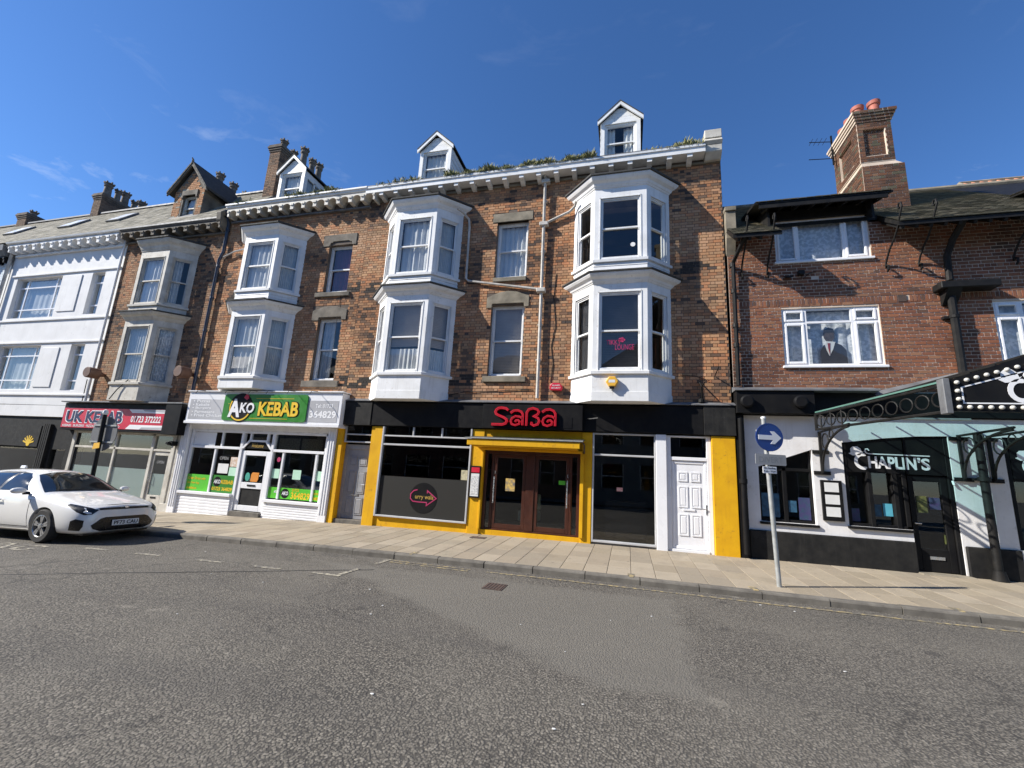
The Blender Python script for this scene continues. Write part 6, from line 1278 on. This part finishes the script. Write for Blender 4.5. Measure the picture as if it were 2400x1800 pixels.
def bar_logo(parent, x0, z0, s, y, mat=M_WLETTER, d=.006):
    """bowler hat, cane and lettering; s = letter height"""
    h = MB(); hx, hz = x0 - .05 * s, z0 + 1.02 * s
    h.pxz([(hx - .45 * s, hz + .1 * s), (hx - .15 * s, hz - .08 * s), (hx + .35 * s, hz - .02 * s), (hx + .62 * s, hz + .28 * s), (hx + .5 * s, hz + .22 * s), (hx + .42 * s, hz + .5 * s), (hx + .2 * s, hz + .68 * s), (hx - .12 * s, hz + .66 * s), (hx - .3 * s, hz + .48 * s), (hx - .30 * s, hz + .16 * s)], y - d, y); h.build('bowler_hat', mat, parent)
    c = MB(); c.stroke([(x0 + .95 * s, z0 + 1.38 * s), (x0 + .86 * s, z0 + 1.52 * s), (x0 + .72 * s, z0 + 1.50 * s), (x0 + .66 * s, z0 + 1.34 * s), (x0 + .75 * s, z0 + 1.18 * s), (x0 + .95 * s, z0 + 1.13 * s), (x0 + 5.0 * s, z0 + 1.10 * s)], .08 * s, y - d, y); c.build('cane', mat, parent)
    q = MB(); q.stroke(arcp(x0 + .45 * s, z0 + .5 * s, .48 * s, .55 * s, 60, 300, 14), [.06 * s] + [.24 * s] * 13 + [.1 * s], y - d, y); q.build('letter_c', mat, parent)
    text('HAPLIN', x0 + .82 * s, x0 + 4.05 * s, z0 - .02 * s, z0 + .94 * s, y, mat, parent, d, .028); text("'S", x0 + 4.15 * s, x0 + 4.95 * s, z0 - .02 * s, z0 + .94 * s, y, mat, parent, d, .028)
bd = thing('bar_sign', (5.6, .0, 2.0), "black board with white CHAPLIN'S lettering and bowler hat over the bar window", 'sign')
b = MB(); b.pxz([(4.685, 2.0), (6.465, 2.0), (6.465, 2.82), (6.0, 2.80), (5.4, 2.74), (4.685, 2.63)], .03, .07); b.build('board', M_BLACK, bd); bar_logo(bd, 4.86, 2.10, .27, .029)
b = MB(); b.pxz([(4.60, 2.63), (5.4, 2.75), (6.0, 2.81), (6.55, 2.83), (6.55, 2.845), (4.60, 2.845)], -.004, .15); b.build('arched_head', M_RENDER2, wg)
frame(wg, 'bar_front', M_BLACK, [(7.47, 7.56, .02, .2, 0, 2.84), (7.56, 9.5, .05, .1, 1.95, 2.84), (8.4, 8.5, .02, .2, 0, 1.95), (7.56, 9.5, .02, .2, .6, .95)]); pane(wg, 7.56, 8.4, .95, 1.95, .12); pane(wg, 8.5, 9.5, .95, 1.95, .12); bd2 = thing('bar_sign', (8.5, .0, 2.0), 'second black board with bowler hat right of the white pier', 'sign'); MB().box(7.57, 9.45, .02, .049, 2.0, 2.82).build('board', M_BLACK, bd2); bar_logo(bd2, 7.78, 2.12, .27, .019)
# framed menu case on the white wall
mc = thing('menu_case', (4.31, -.05, .92), 'black frame with three white sheets on the white bar wall', 'menu case'); frame(mc, 'case', M_BLACK, [(4.11, 4.51, -.06, -.004, .93, 1.79)])
for z_ in (1.02, 1.28, 1.54): MB().box(4.17, 4.44, -.064, -.0605, z_, z_ + .20).build('sheet', M_PAPER, mc)
for a, c, d_, e, m_, lab in ((2.96, 3.32, .92, 1.44, M_BLUEPAPER, 'blue poster low in the small bar window behind the street sign'), (3.70, 3.93, .90, 1.38, M_PURPLEPAPER, 'purple poster in the right of the small bar window'), (3.5, 3.66, 1.05, 1.3, M_BLUEPAPER, 'narrow dim blue flyer in the small bar window'),
    (4.69, 4.86, .95, 1.22, M_PURPLEPAPER, 'dark poster at the bottom of the left bar pane'), (5.13, 5.27, 1.08, 1.33, M_BLUEPAPER, 'blue-grey notice in the middle bar pane'), (5.30, 5.47, 1.10, 1.36, pm('cyan_paper', (.10, .42, .55), (.08, .36, .48), 6, rough=.7), 'bright cyan notice in the middle bar pane')): card('poster', a, c, d_, e, .112, m_, lab)
card('poster', 5.90, 6.08, 1.22, 1.56, .082, M_GREENPRINT, 'olive green poster on the bar door'); card('poster', 6.12, 6.31, 1.30, 1.54, .082, M_PURPLEPAPER, 'dark blue poster on the bar door')
card('sticker', 6.30, 6.33, .62, .80, .082, M_GREENPRINT, 'narrow olive strip sticker low on the bar door', 'sticker')
rod('cable', [(6.52, -.02, 1.9), (6.52, -.05, 1.82)], .02, M_WHITE, None, 6, label='tiny white bell push beside the bar door', cat='bell push')

# ---- glazed canopy on iron brackets
can = thing('canopy', (6.9, -1.5, 2.85), 'black iron and turquoise glass canopy over the bar entrance', 'canopy')
XA, XB, XM, YF = 4.03, 4.9, 6.9, -3.0
def zc(x): return 3.26 + .31 * (x - 4.2) if x <= XM else 3.26 + .31 * (2 * XM - x - 4.2)
for s_ in (0, 1):
    mx = (lambda x: x) if s_ == 0 else (lambda x: 2 * XM - x)
    p, q = (mx(XA), -.30), (mx(XB), YF)
    b = MB(); b.tube([(p[0], p[1], 2.87), (q[0], q[1], 2.89)], .026, 6); b.tube([(p[0], p[1], 3.20), (q[0], q[1], 3.32)], .024, 6); b.tube([(p[0], p[1], 2.85), (p[0], p[1], 3.22)], .03, 6); b.build('side_beam', M_IRON, can)
    for k in range(10):
        t = (k + .5) / 10; cxk, cyk = p[0] + (q[0] - p[0]) * t, p[1] + (q[1] - p[1]) * t; zk = 3.04 + .06 * t; d = Vector((q[0] - p[0], q[1] - p[1], 0)).normalized(); r_ = .118
        if k < 3: MB().tube([(cxk, cyk, 2.88), (cxk, cyk, 3.22)], .016, 5).build('baluster', M_IRON, can)
        b = MB(); b.tube([Vector((cxk, cyk, zk)) + d * r_ * math.cos(a * .4488) + Vector((0, 0, r_ * math.sin(a * .4488))) for a in range(15)], .013, 5); b.build('ring', M_IRON, can)
    b = MB(); b.add([(p[0], p[1], 3.24), (q[0], q[1], 3.37), (XM, YF, zc(XM) + .03), (XM, -.05, zc(XM) + .03), (p[0], -.05, 3.23)], [(0, 1, 2, 3, 4)]); b.build('glass_roof', M_CANOPYGLASS, can)
    b = MB(); b.tube([(p[0], p[1], 3.25), (q[0], q[1], 3.38)], .02, 5); b.build('glazing_edge', pm('green_edge_%d' % s_, (.10, .22, .18), None, 4), can)
    for k in range(1, 6):
        t = k / 6; b = MB(); x0_, y0_ = p[0] + (XM - p[0]) * t, -.3; x1_ = q[0] + (XM - q[0]) * t; b.tube([(x0_, -.3, 3.24 + (zc(XM) + .03 - 3.24) * t + .01), (x1_, YF, 3.37 + (zc(XM) + .03 - 3.37) * t + .01)], .018, 5); b.build('glazing_bar', M_IRON, can)
    b = MB(); b.add([(p[0], -.003, 3.80 if s_ else 3.80), (p[0], p[1], 3.26), (XM, p[1], zc(XM) + .05), (XM, -.003, 4.16)], [(0, 1, 2, 3)]); b.build('roof_flashing', M_LEAD, can) if False else None
b = MB(); b.add([(5.3, -.12, 3.66), (XM, -.12, zc(XM) + .06), (XM, -.01, 4.22), (5.3, -.01, 3.78)], [(0, 1, 2, 3)]); b.add([(8.5, -.12, 3.66), (XM, -.12, zc(XM) + .06), (XM, -.01, 4.22), (8.5, -.01, 3.78)], [(0, 1, 2, 3)]); b.build('roof_flashing', M_LEAD, can)
for xb in (4.17, 6.72, 7.22):   # iron brackets springing from the wall
    b = MB(); b.box(xb - .025, xb + .025, -.06, -.01, 1.90, 2.86); b.tube([(xb, -.05, 2.84), (xb, -1.45, 2.86)], .024, 6)
    b.tube([(xb, -.06, 1.95)] + [(xb, -.06 - 1.35 * (1 - math.cos(R(a))), 1.98 + .84 * math.sin(R(a))) for a in range(10, 91, 10)], .026, 6)
    b.tube([(xb, -.30 + .16 * math.cos(a * .4488), 2.62 + .16 * math.sin(a * .4488)) for a in range(15)], .016, 5); b.tube([(xb, -.62 + .09 * math.cos(a * .4488), 2.74 + .09 * math.sin(a * .4488)) for a in range(15)], .014, 5)
    b.build('bracket', M_IRON, can)
    for z_ in (1.94, 2.40 if xb < 5 else 2.78): MB().box(xb - .16, xb + .16, -.035, -.004, z_ - .04, z_ + .04).build('fixing_plate', M_IRON, can)
b = MB(); b.tube([(6.97, -.16, -.08), (6.97, -.16, 2.9)], .07, 10); b.lathe([(.13, 0), (.13, .12), (.09, .3), (.09, .32)], (6.97, -.17, -.1), 12); b.lathe([(.10, 0), (.10, .08)], (6.97, -.16, 1.92), 12); b.box(6.84, 7.1, -.1, -.01, 1.93, 1.98); shade(b.build('downpipe', M_IRON, can))
frame(can, 'strip_light', M_GALV, [(5.0, 6.05, -1.56, -1.50, 2.95, 2.99)])
# gabled bulb sign on the front edge
sg = [(XB, 2.885), (2 * XM - XB, 2.885), (2 * XM - XB, 3.37), (XM, zc(XM) + .04), (XB, 3.37)]
b = MB(); b.pxz(sg, YF - .06, YF - .04 + .08); b.build('sign_panel', M_BLACK, can)
frame(can, 'corner_post', M_LEAD, [(XB - .10, XB - .005, YF - .09, YF + .06, 2.84, 3.40)], .01)
yb_ = YF - .061
b = MB(); fr_pts = [(5.05, 3.01), (8.75, 3.01), (8.75, 3.26), (6.9, 3.26 + .31 * 1.85), (5.05, 3.26)]
b.stroke(fr_pts, .02, yb_ - .006, yb_, True); b.build('white_rule', M_WLETTER, can)
bar_logo(can, 5.66, 3.07, .28, yb_)
bulbs = [(4.98 + .131 * k, 2.945) for k in range(30)] + [(4.985, 3.07), (4.985, 3.20)] + [(4.99 + .131 * k, 3.335 + .31 * .131 * k) for k in range(15)] + [(8.81 - .131 * k, 3.335 + .31 * .131 * k) for k in range(14)]
mb_ = MB(); mb_.lathe([(.030, 0), (.034, -.012), (.030, -.035), (.014, -.046), (.002, -.048)], (0, 0, 0), 10, 'y'); bme = mb_.mesh('bulb', pm('bulb_glass', (.62, .60, .54), None, 4, rough=.2), Vector(), True)
for bx_, bz_ in bulbs:
    o = bpy.data.objects.new('bulb', bme); col.objects.link(o); place(o, (bx_, yb_, bz_), can)

# ------------------------------------------------------------------ street signs
def tilt_pole(t, x0, y0, z0, x1, z1, r=.038, mat=M_GALV): return shade(MB().tube([(x0, y0, z0 - .05), (x1, y0, z1)], r, 12).build('pole', mat, t))
t = thing('road_sign', (2.42, -2.70, zg(2.4) - .045), 'round blue keep-right arrow sign on a leaning grey pole', 'road sign'); t.rotation_euler = (0, 0, R(17))
tilt_pole(t, 2.42, -2.70, zg(2.4) - .045, 2.32, 2.76); b = MB(); b.lathe([(.042, 0), (.042, .03), (.02, .04)], (2.32, -2.70, 2.75), 12); b.build('pole_cap', M_WHITE, t)
b = MB(); b.disc(2.37, 2.42, .245, -2.765, -2.755, 40); b.build('blue_disc', M_BLUESIGN, t)
b = MB(); b.stroke([(2.37 + .235 * math.cos(R(9 * k)), 2.42 + .235 * math.sin(R(9 * k))) for k in range(40)], .008, -2.768, -2.7655, True); b.build('rim', M_BLUESIGN, t)
b = MB(); b.pxz([(2.17, 2.375), (2.43, 2.375), (2.38, 2.305), (2.455, 2.305), (2.575, 2.415), (2.455, 2.525), (2.38, 2.525), (2.43, 2.455), (2.17, 2.455)], -2.772, -2.766); b.build('arrow', M_WLETTER, t)
b = MB(); b.pxz(rrect(2.10, 2.64, 1.94, 2.125, .02), -2.765, -2.755); b.build('grey_plate', M_SIGNGREY, t); text('DIVERT', 2.16, 2.58, 1.985, 2.08, -2.7652, pm('ghost_letter', (.27, .27, .265), None, 4), t, .001)
b = MB(); b.box(2.22, 2.46, -2.765, -2.755, 1.80, 1.915); b.build('time_plate', M_WLETTER, t); text('No loading', 2.24, 2.44, 1.865, 1.905, -2.7655, M_BLACK, t, .002); text('8 am - 10 pm', 2.235, 2.445, 1.815, 1.852, -2.7655, M_BLACK, t, .002)
for z_ in (2.52, 2.32, 2.03, 1.86): MB().box(2.33, 2.43, -2.757, -2.66, z_ - .015, z_ + .015).build('clip', M_GALV, t)
t = thing('road_sign', (-13.42, -2.72, zg(-13.4) - .045), 'grey back of a large round sign on a pole before the red kebab shop', 'road sign')
tilt_pole(t, -13.40, -2.80, zg(-13.4) - .045, -13.55, 2.5, .05, M_IRON); b = MB(); b.disc(-13.54, 2.0, .46, -2.73, -2.71, 40); b.build('disc', pm('sign_back', (.13, .135, .14), (.10, .10, .105), 4, rough=.6), t)
b = MB(); b.box(-13.95, -13.12, -2.755, -2.731, 2.2, 2.24); b.box(-13.95, -13.12, -2.755, -2.731, 1.76, 1.8); b.build('channel', M_GALV, t)
b = MB(); b.pxz([(-13.62, 1.58), (-13.38, 1.62), (-13.40, 1.76), (-13.6, 1.74)], -2.865, -2.855); b.build('sticker', M_YPLASTIC, t); b = MB(); b.lathe([(.05, 0), (.07, .04), (.05, .12), (.01, .14)], (-13.55, -2.80, 2.5), 10); b.build('cap', M_PAPER, t)
# drain cover, litter
dc = thing('drain_cover', (-1.97, -4.36, zroad(-2)), 'rusty iron utility cover set in the road', 'drain cover'); MB().box(-2.13, -1.82, -4.56, -4.18, zroad(-2) - .02, zroad(-2) + .009).build('plate', M_RUST, dc)
for k in range(6): MB().box(-2.11 + k * .049, -2.09 + k * .049, -4.54, -4.20, zroad(-2) + .0095, zroad(-2) + .014).build('rib', M_RUST, dc)
pc = thing('drain_cover', (-3.5, -.62, zg(-3.5)), 'small brown stopcock cover in the pavement before the porch', 'drain cover'); MB().box(-3.72, -3.35, -.75, -.5, zg(-3.5) - .03, zg(-3.5) + .0005).build('plate', M_RUST, pc)
b = MB(); random.seed(3)
for (lx, ly) in [(-3.0, -5.9), (-2.95, -6.25), (-1.9, -7.9), (-.2, -5.3), (.3, -4.9), (1.9, -3.6), (2.3, -3.75), (-.6, -6.5), (-1.2, -5.9), (-6.2, -5.5)] + [(random.uniform(-8, 4), random.uniform(-8.2, -3.4)) for _ in range(8)]:
    s_ = random.uniform(.004, .012); z_ = zroad(lx) + .004; b.pxy([(lx + s_ * math.cos(a + random.uniform(-.3, .3)) * 1.6, ly + s_ * math.sin(a)) for a in (0, 1.1, 2.3, 3.4, 4.6, 5.5)], z_, z_ + .004)
b.build('litter', M_LITTER, road, kind='stuff')
random.seed(11)

# ------------------------------------------------------------------ parked white estate car (x forward, front bumper at 0)
def make_car(loc, slope):
    root = bpy.data.objects.new('parked_car', None); col.objects.link(root); root.location = loc; root.rotation_euler = (0, -slope, 0)
    root['label'] = 'white estate car parked at the kerb beside the kebab shops'; root['category'] = 'car'; W[root.name] = Vector()
    # stations: x, bottom(y,z), sill(y,z), mid(y,z), shoulder(y,z), belt(y,z), rail(y,z), top z
    S = [(0.02, (.42, .24), (.50, .26), (.56, .44), (.52, .60), (.45, .67), (.25, .70), .715),
         (-.06, (.58, .20), (.68, .24), (.73, .44), (.68, .62), (.60, .70), (.32, .735), .75),
         (-.20, (.66, .17), (.77, .22), (.82, .45), (.78, .65), (.70, .74), (.36, .775), .79),
         (-.45, (.70, .17), (.82, .22), (.87, .48), (.835, .71), (.76, .795), (.40, .83), .845),
         (-.80, (.70, .17), (.83, .22), (.885, .52), (.85, .78), (.78, .86), (.42, .895), .91),
         (-1.12, (.70, .17), (.84, .22), (.885, .54), (.86, .83), (.79, .905), (.44, .94), .955),
         (-1.26, (.70, .17), (.84, .22), (.885, .55), (.865, .85), (.80, .92), (.56, .985), 1.0),
         (-1.62, (.70, .17), (.845, .22), (.89, .55), (.87, .86), (.81, .94), (.665, 1.17), 1.205),
         (-1.98, (.70, .17), (.845, .22), (.89, .55), (.87, .87), (.815, .95), (.63, 1.335), 1.39),
         (-2.30, (.70, .17), (.845, .22), (.89, .55), (.87, .87), (.815, .955), (.615, 1.39), 1.445),
         (-2.90, (.70, .17), (.845, .22), (.89, .55), (.87, .88), (.815, .96), (.605, 1.405), 1.46),
         (-3.50, (.70, .17), (.845, .22), (.89, .56), (.87, .89), (.81, .97), (.595, 1.385), 1.44),
         (-4.00, (.70, .19), (.84, .25), (.885, .57), (.86, .90), (.80, .98), (.58, 1.34), 1.395),
         (-4.32, (.68, .23), (.80, .30), (.86, .58), (.83, .91), (.77, .98), (.55, 1.24), 1.29),
         (-4.56, (.60, .28), (.72, .34), (.78, .60), (.75, .90), (.70, .95), (.50, 1.02), 1.05),
         (-4.64, (.45, .34), (.60, .40), (.66, .60), (.64, .80), (.60, .86), (.40, .90), .92)]
    rings = []
    for s in S:
        x = s[0]; half = [(p[0], p[1]) for p in s[1:7]]
        ring = [(x, 0, half[0][1])] + [(x, -p[0], p[1]) for p in half] + [(x, 0, s[7])] + [(x, p[0], p[1]) for p in reversed(half)]
        rings.append([Vector(p) for p in ring])
    b = MB(); b.rings(rings)
    me = b.mesh('body', M_CAR, Vector(), True); ob = bpy.data.objects.new('body', me); col.objects.link(ob)
    sub = ob.modifiers.new('sub', 'SUBSURF'); sub.levels = 3; sub.render_levels = 3
    FAX, RAX, WR = -.98, -3.68, .325
    cut = MB()
    for ax in (FAX, RAX):
        for s_ in (-1, 1): cut.lathe([(WR + .055, s_ * .56), (WR + .055, s_ * 1.2)], (ax, 0, WR - .01), 40, 'y')
    cme = cut.mesh('cut', None, Vector()); co = bpy.data.objects.new('cut', cme); col.objects.link(co)
    dg = bpy.context.evaluated_depsgraph_get(); sm = bpy.data.meshes.new_from_object(ob.evaluated_get(dg)); ob.modifiers.clear(); ob.data = sm
    bvh = BVHTree.FromPolygons([v.co.copy() for v in sm.vertices], [tuple(p.vertices) for p in sm.polygons])
    bo = ob.modifiers.new('arch', 'BOOLEAN'); bo.operation = 'DIFFERENCE'; bo.object = co; bo.solver = 'EXACT'
    dg = bpy.context.evaluated_depsgraph_get(); bm_ = bpy.data.meshes.new_from_object(ob.evaluated_get(dg)); ob.modifiers.clear(); ob.data = bm_; bpy.data.objects.remove(co)
    bm_.name = 'body'; shade(ob, 35); place(ob, (0, 0, 0), root)
    def patch(name, poly, mat, org, dirv, ax, ay, off=.004, parent=None, rings_=5, thick=0):
        """a trim piece laid on the body: outline in a plane, projected onto the skin"""
        dirv = Vector(dirv).normalized(); ax = Vector(ax); ay = Vector(ay); org = Vector(org)
        dense = []
        for i in range(len(poly)):
            a, c = Vector(poly[i]), Vector(poly[(i + 1) % len(poly)]); n = max(1, int((c - a).length / .06))
            dense += [a + (c - a) * k / n for k in range(n)]
        cx = sum((Vector(p) for p in dense), Vector((0, 0))) / len(dense); m = MB(); rg = []
        for k in range(rings_):
            f = 1 - k / rings_; ring = []
            for p in dense:
                q = cx + (p - cx) * f; o3 = org + ax * q.x + ay * q.y; hit = bvh.ray_cast(o3, dirv)
                h = hit[0] - dirv * off if hit[0] is not None else o3 + dirv * 1.0
                ring.append(h)
            rg.append(ring)
        m.rings(rg, caps=False)
        q = org + ax * cx.x + ay * cx.y; hit = bvh.ray_cast(q, dirv); n = len(dense); m.add([hit[0] - dirv * off if hit[0] is not None else q + dirv], []); last = len(m.v) - 1; base = (rings_ - 1) * n
        for i in range(n): m.f.append((base + i, base + (i + 1) % n, last)); m.c.append(None)
        return m.build(name, mat, parent or root, smooth=True)
    FR_ = dict(org=(1.5, 0, 0), dirv=(-1, 0, 0), ax=(0, 1, 0), ay=(0, 0, 1))
    for s_, side in ((-1, 'near'), (1, 'far')):
        SD = dict(org=(0, s_ * 2, 0), dirv=(0, -s_, 0), ax=(1, 0, 0), ay=(0, 0, 1))
        patch('side_window', [(-1.74, .998), (-2.04, 1.26), (-2.24, 1.34), (-2.50, 1.362), (-2.54, .99)], M_CARGLASSD, off=.010, rings_=8, **SD)
        patch('side_window', [(-2.64, .99), (-2.62, 1.368), (-3.10, 1.365), (-3.42, 1.33), (-3.50, 1.0)], M_CARGLASSD, off=.010, rings_=8, **SD)
        patch('side_window', [(-3.58, 1.005), (-3.50, 1.325), (-3.85, 1.28), (-4.05, 1.05)], M_CARGLASSD, off=.010, rings_=8, **SD)
        patch('door_pillar', [(-2.55, .985), (-2.52, 1.368), (-2.61, 1.368), (-2.63, .985)], M_CARBLACK, off=.008, **SD)
        for a, c in (((-1.42, .30), (-1.46, .95)), ((-2.585, .26), (-2.59, .97)), ((-3.35, .75), (-3.54, .97))): patch('door_gap', [(a[0], a[1]), (a[0] + .012, a[1]), (c[0] + .012, c[1]), (c[0], c[1])], M_CARBLACK, rings_=2, off=.002, **SD)
        patch('door_gap', [(-1.42, .29), (-3.30, .29), (-3.30, .302), (-1.42, .302)], M_CARBLACK, rings_=2, off=.002, **SD)
        patch('sill_trim', [(-1.42, .19), (-3.26, .19), (-3.26, .235), (-1.42, .235)], M_CAR, rings_=2, off=.02, **SD)
        for hx in (-2.38, -3.25):
            h = MB(); yy = s_ * .885; h.tube([(hx - .10, yy, .80), (hx - .08, yy + s_ * .035, .80), (hx + .08, yy + s_ * .035, .80), (hx + .10, yy, .80)], .016, 8); shade(h.build('door_handle', M_CAR, root))
        mr = MB(); cxm, cym, czm = -1.62, s_ * 1.0, 1.0; rg = []
        for k in range(9):
            a = math.pi * k / 8; rr = math.sin(a) ** .6; rg.append([Vector((cxm + .07 * rr * math.cos(t) + .02 * math.cos(a), cym - s_ * .11 * math.cos(a), czm + .062 * rr * math.sin(t))) for t in [6.2832 * i / 12 for i in range(12)]])
        mr.rings(rg); mir = shade(mr.build('mirror', M_CAR, root)); st = MB(); st.tube([(-1.60, s_ * .82, .95), (-1.62, s_ * .92, .95)], .035, 8); st.build('mirror_arm', M_CARBLACK, root)
        # lamps and vents at the front corner
        cdv = Vector((-1, -s_ * .55, 0)).normalized(); CD = dict(org=Vector((-.15, 0, 0)) - cdv, dirv=cdv, ax=(0, s_, 0), ay=(0, 0, 1))
        hl = patch('headlight', [(.44, .650), (.54, .575), (.68, .565), (.82, .63), (.98, .75), (.92, .775), (.76, .745), (.56, .70)], M_CARBLACK, off=.006, **CD)
        patch('light_bar', [(.66, .70), (.70, .705), (.66, .64), (.60, .625), (.56, .61), (.55, .59), (.62, .585), (.70, .62)], M_LAMP, off=.010, parent=hl, rings_=3, **CD)
        vn = patch('bumper_vent', [(.66, .46), (.80, .49), (.88, .45), (.88, .27), (.70, .26), (.66, .34)], M_CARBLACK, off=.006, **CD)
        for ax_ in (FAX, RAX):
            w = MB(); w.lathe([(.215, -.10), (.30, -.105), (.322, -.08), (.325, -.05), (.325, .05), (.322, .08), (.30, .105), (.215, .10)], (ax_, s_ * .775, WR), 36, 'y', False); ty = shade(w.build('wheel', M_TYRE, root))
            rm = MB(); rm.lathe([(.222, -s_ * .02), (.222, s_ * .098), (.205, s_ * .102), (.195, s_ * .09), (.195, s_ * -.02)], (ax_, s_ * .775, WR), 36, 'y', False)
            for k in range(5):
                for dA in (-.16, .16):
                    a = k * 1.2566 + .3; d1 = Vector((math.cos(a + dA * .5), 0, math.sin(a + dA * .5))); d2 = Vector((math.cos(a + dA), 0, math.sin(a + dA))); c0 = Vector((ax_, s_ * .868, WR)); n_ = Vector((-d2.z, 0, d2.x))
                    p0, p1 = c0 + d1 * .04, c0 + d2 * .205; rm.prism([p0 - n_ * .016, p0 + n_ * .016, p1 + n_ * .022, p1 - n_ * .022], (0, -s_ * .03, 0))
            rm.lathe([(.055, s_ * .07), (.05, s_ * .1), (.02, s_ * .104)], (ax_, s_ * .775, WR), 16, 'y'); rm.build('rim', M_ALLOY, ty); q = MB(); q.lathe([(.20, s_ * .03), (.20, s_ * .04)], (ax_, s_ * .775, WR), 24, 'y'); q.build('brake_disc', M_CARBLACK, ty)
    patch('grille', [(-.56, .29), (-.42, .235), (.42, .235), (.56, .29), (.60, .36), (.46, .485), (.38, .51), (-.38, .51), (-.46, .485), (-.60, .36)], M_CARBLACK, off=.008, **FR_)
    patch('nose_strip', [(-.58, .655), (.58, .655), (.50, .695), (0, .703), (-.50, .695)], M_CARBLACK, off=.006, **FR_)
    bd_ = MB()
    emb = patch('badge', [(-.04, .70), (-.03, .675), (.03, .675), (.04, .70), (.03, .72), (-.03, .72)], M_STEEL, off=.012, **FR_)
    patch('bonnet_gap', [(-.62, .735), (0, .752), (.62, .735), (.62, .741), (0, .758), (-.62, .741)], M_CARBLACK, off=.003, rings_=2, **FR_)
    patch('lower_lip', [(-.60, .205), (.60, .205), (.55, .222), (-.55, .222)], M_CARBLACK, off=.006, rings_=2, **FR_)
    # windscreen
    WS = dict(org=(-1.26 + .466, 0, 1.0 + .885), dirv=(-.466, 0, -.885), ax=(0, 1, 0), ay=(-.885, 0, .466))
    patch('windscreen', [(-.72, .06), (-.40, -.02), (0, -.04), (.40, -.02), (.72, .06), (.60, .55), (.50, .82), (.30, .85), (0, .86), (-.30, .85), (-.50, .82), (-.60, .55)], M_CARGLASSD, off=.009, rings_=9, **WS)
    patch('wiper', [(-.55, .05), (.1, .0), (.1, .018), (-.55, .07)], M_CARBLACK, off=.015, rings_=2, **WS)
    # number plate
    pl = MB(); pl.prism([(.055, -.26, .335), (.055, .26, .335), (.045, .26, .445), (.045, -.26, .445)], (-.012, 0, 0)); plo = pl.build('number_plate', M_PAPER, root)
    frp = Fr((.056, 0), (0, 1)); text('PF73 CAU', -.23, .23, .352, .428, .0, M_BLACK, plo, .003, .012, fr=frp)
    an = MB(); an.pyz([(-.03, 1.44), (.03, 1.44), (.012, 1.50), (-.012, 1.50)], -3.6, -3.45); an.build('aerial_fin', M_CAR, root)
    fl = MB(); fl.box(-4.4, -.15, -.62, .62, .16, .24); fl.build('underfloor', M_CARBLACK, root)
    return root
M_CARGLASSD = pm('dark_car_glass', (.010, .012, .013), None, 3, rough=.03, spec=.9)
CARX = -10.42
sl = (zg(-10.9) - zg(-14)) / 3.1
make_car((CARX, -3.93, zroad(-11.4) - sl * (-11.4 - CARX) + .003), sl)

# ------------------------------------------------------------------ houses across the street, seen only in the glass
def opposite(x0, x1, h, mat, label, gable):
    y = -21.3; t = thing('opposite_house', ((x0 + x1) / 2, y, zg((x0 + x1) / 2)), label, 'house', None)
    fr = Fr((x1, y), (-1, 0)); L = x1 - x0; ops = []; n = max(2, int(L / 2.2)); p = L / n
    for fl_ in range(int(h / 3.1)):
        for k in range(n): ops.append((k * p + .55, (k + 1) * p - .55, .9 + 3.1 * fl_, 2.6 + 3.1 * fl_))
    wall(t, 'wall', fr, 0, L, -1.5, h, ops, mat, .3)
    for a, c, d_, e in ops:
        b = MB(); b.fbox(fr, a, a + .07, -.15, -.08, d_, e); b.fbox(fr, c - .07, c, -.15, -.08, d_, e); b.fbox(fr, a, c, -.15, -.08, (d_ + e) / 2 - .03, (d_ + e) / 2 + .03); w = b.build('window', M_WHITE, t); MB().fquad(fr, a, c, -.12, d_, e).build('pane', M_GLASS, w)
    room(t, x0, x1, -1.5, h, y - 5, M_DARKROOM, y0=y - .31)
    b = MB()
    if gable: b.prism([(x0, y + .1, h), (x1, y + .1, h), ((x0 + x1) / 2, y + .1, h + 2.6)], (0, -8, 0))
    else: b.pyz([(y + .3, h), (y - 4, h + 2.4), (y - 8, h)], x0, x1)
    b.build('roof', M_LEAD, t)
M_OPP = [pm('opposite_brick_%d' % i, c, tuple(v * .7 for v in c), 3, rough=.9) for i, c in enumerate(((.20, .11, .07), (.24, .23, .21), (.22, .15, .10), (.18, .09, .065)))]
xo = -42
for i, (w_, h_, g_, lab) in enumerate(((8, 9.6, False, 'red brick house across the street at the far left end'), (7, 9.9, True, 'cream rendered gabled house across the street'), (9, 9.5, False, 'brown brick house across the street with wide front'), (6.5, 9.8, True, 'narrow dark brick gabled house across the street'), (9, 9.6, False, 'red brick house across the street facing the restaurant'), (8, 9.3, True, 'cream rendered gabled house across the street facing the bar'), (9, 9.8, False, 'brown brick house across the street beyond the bar'))):
    opposite(xo, xo + w_, h_, M_OPP[i % 4], lab, g_); xo += w_ + .02
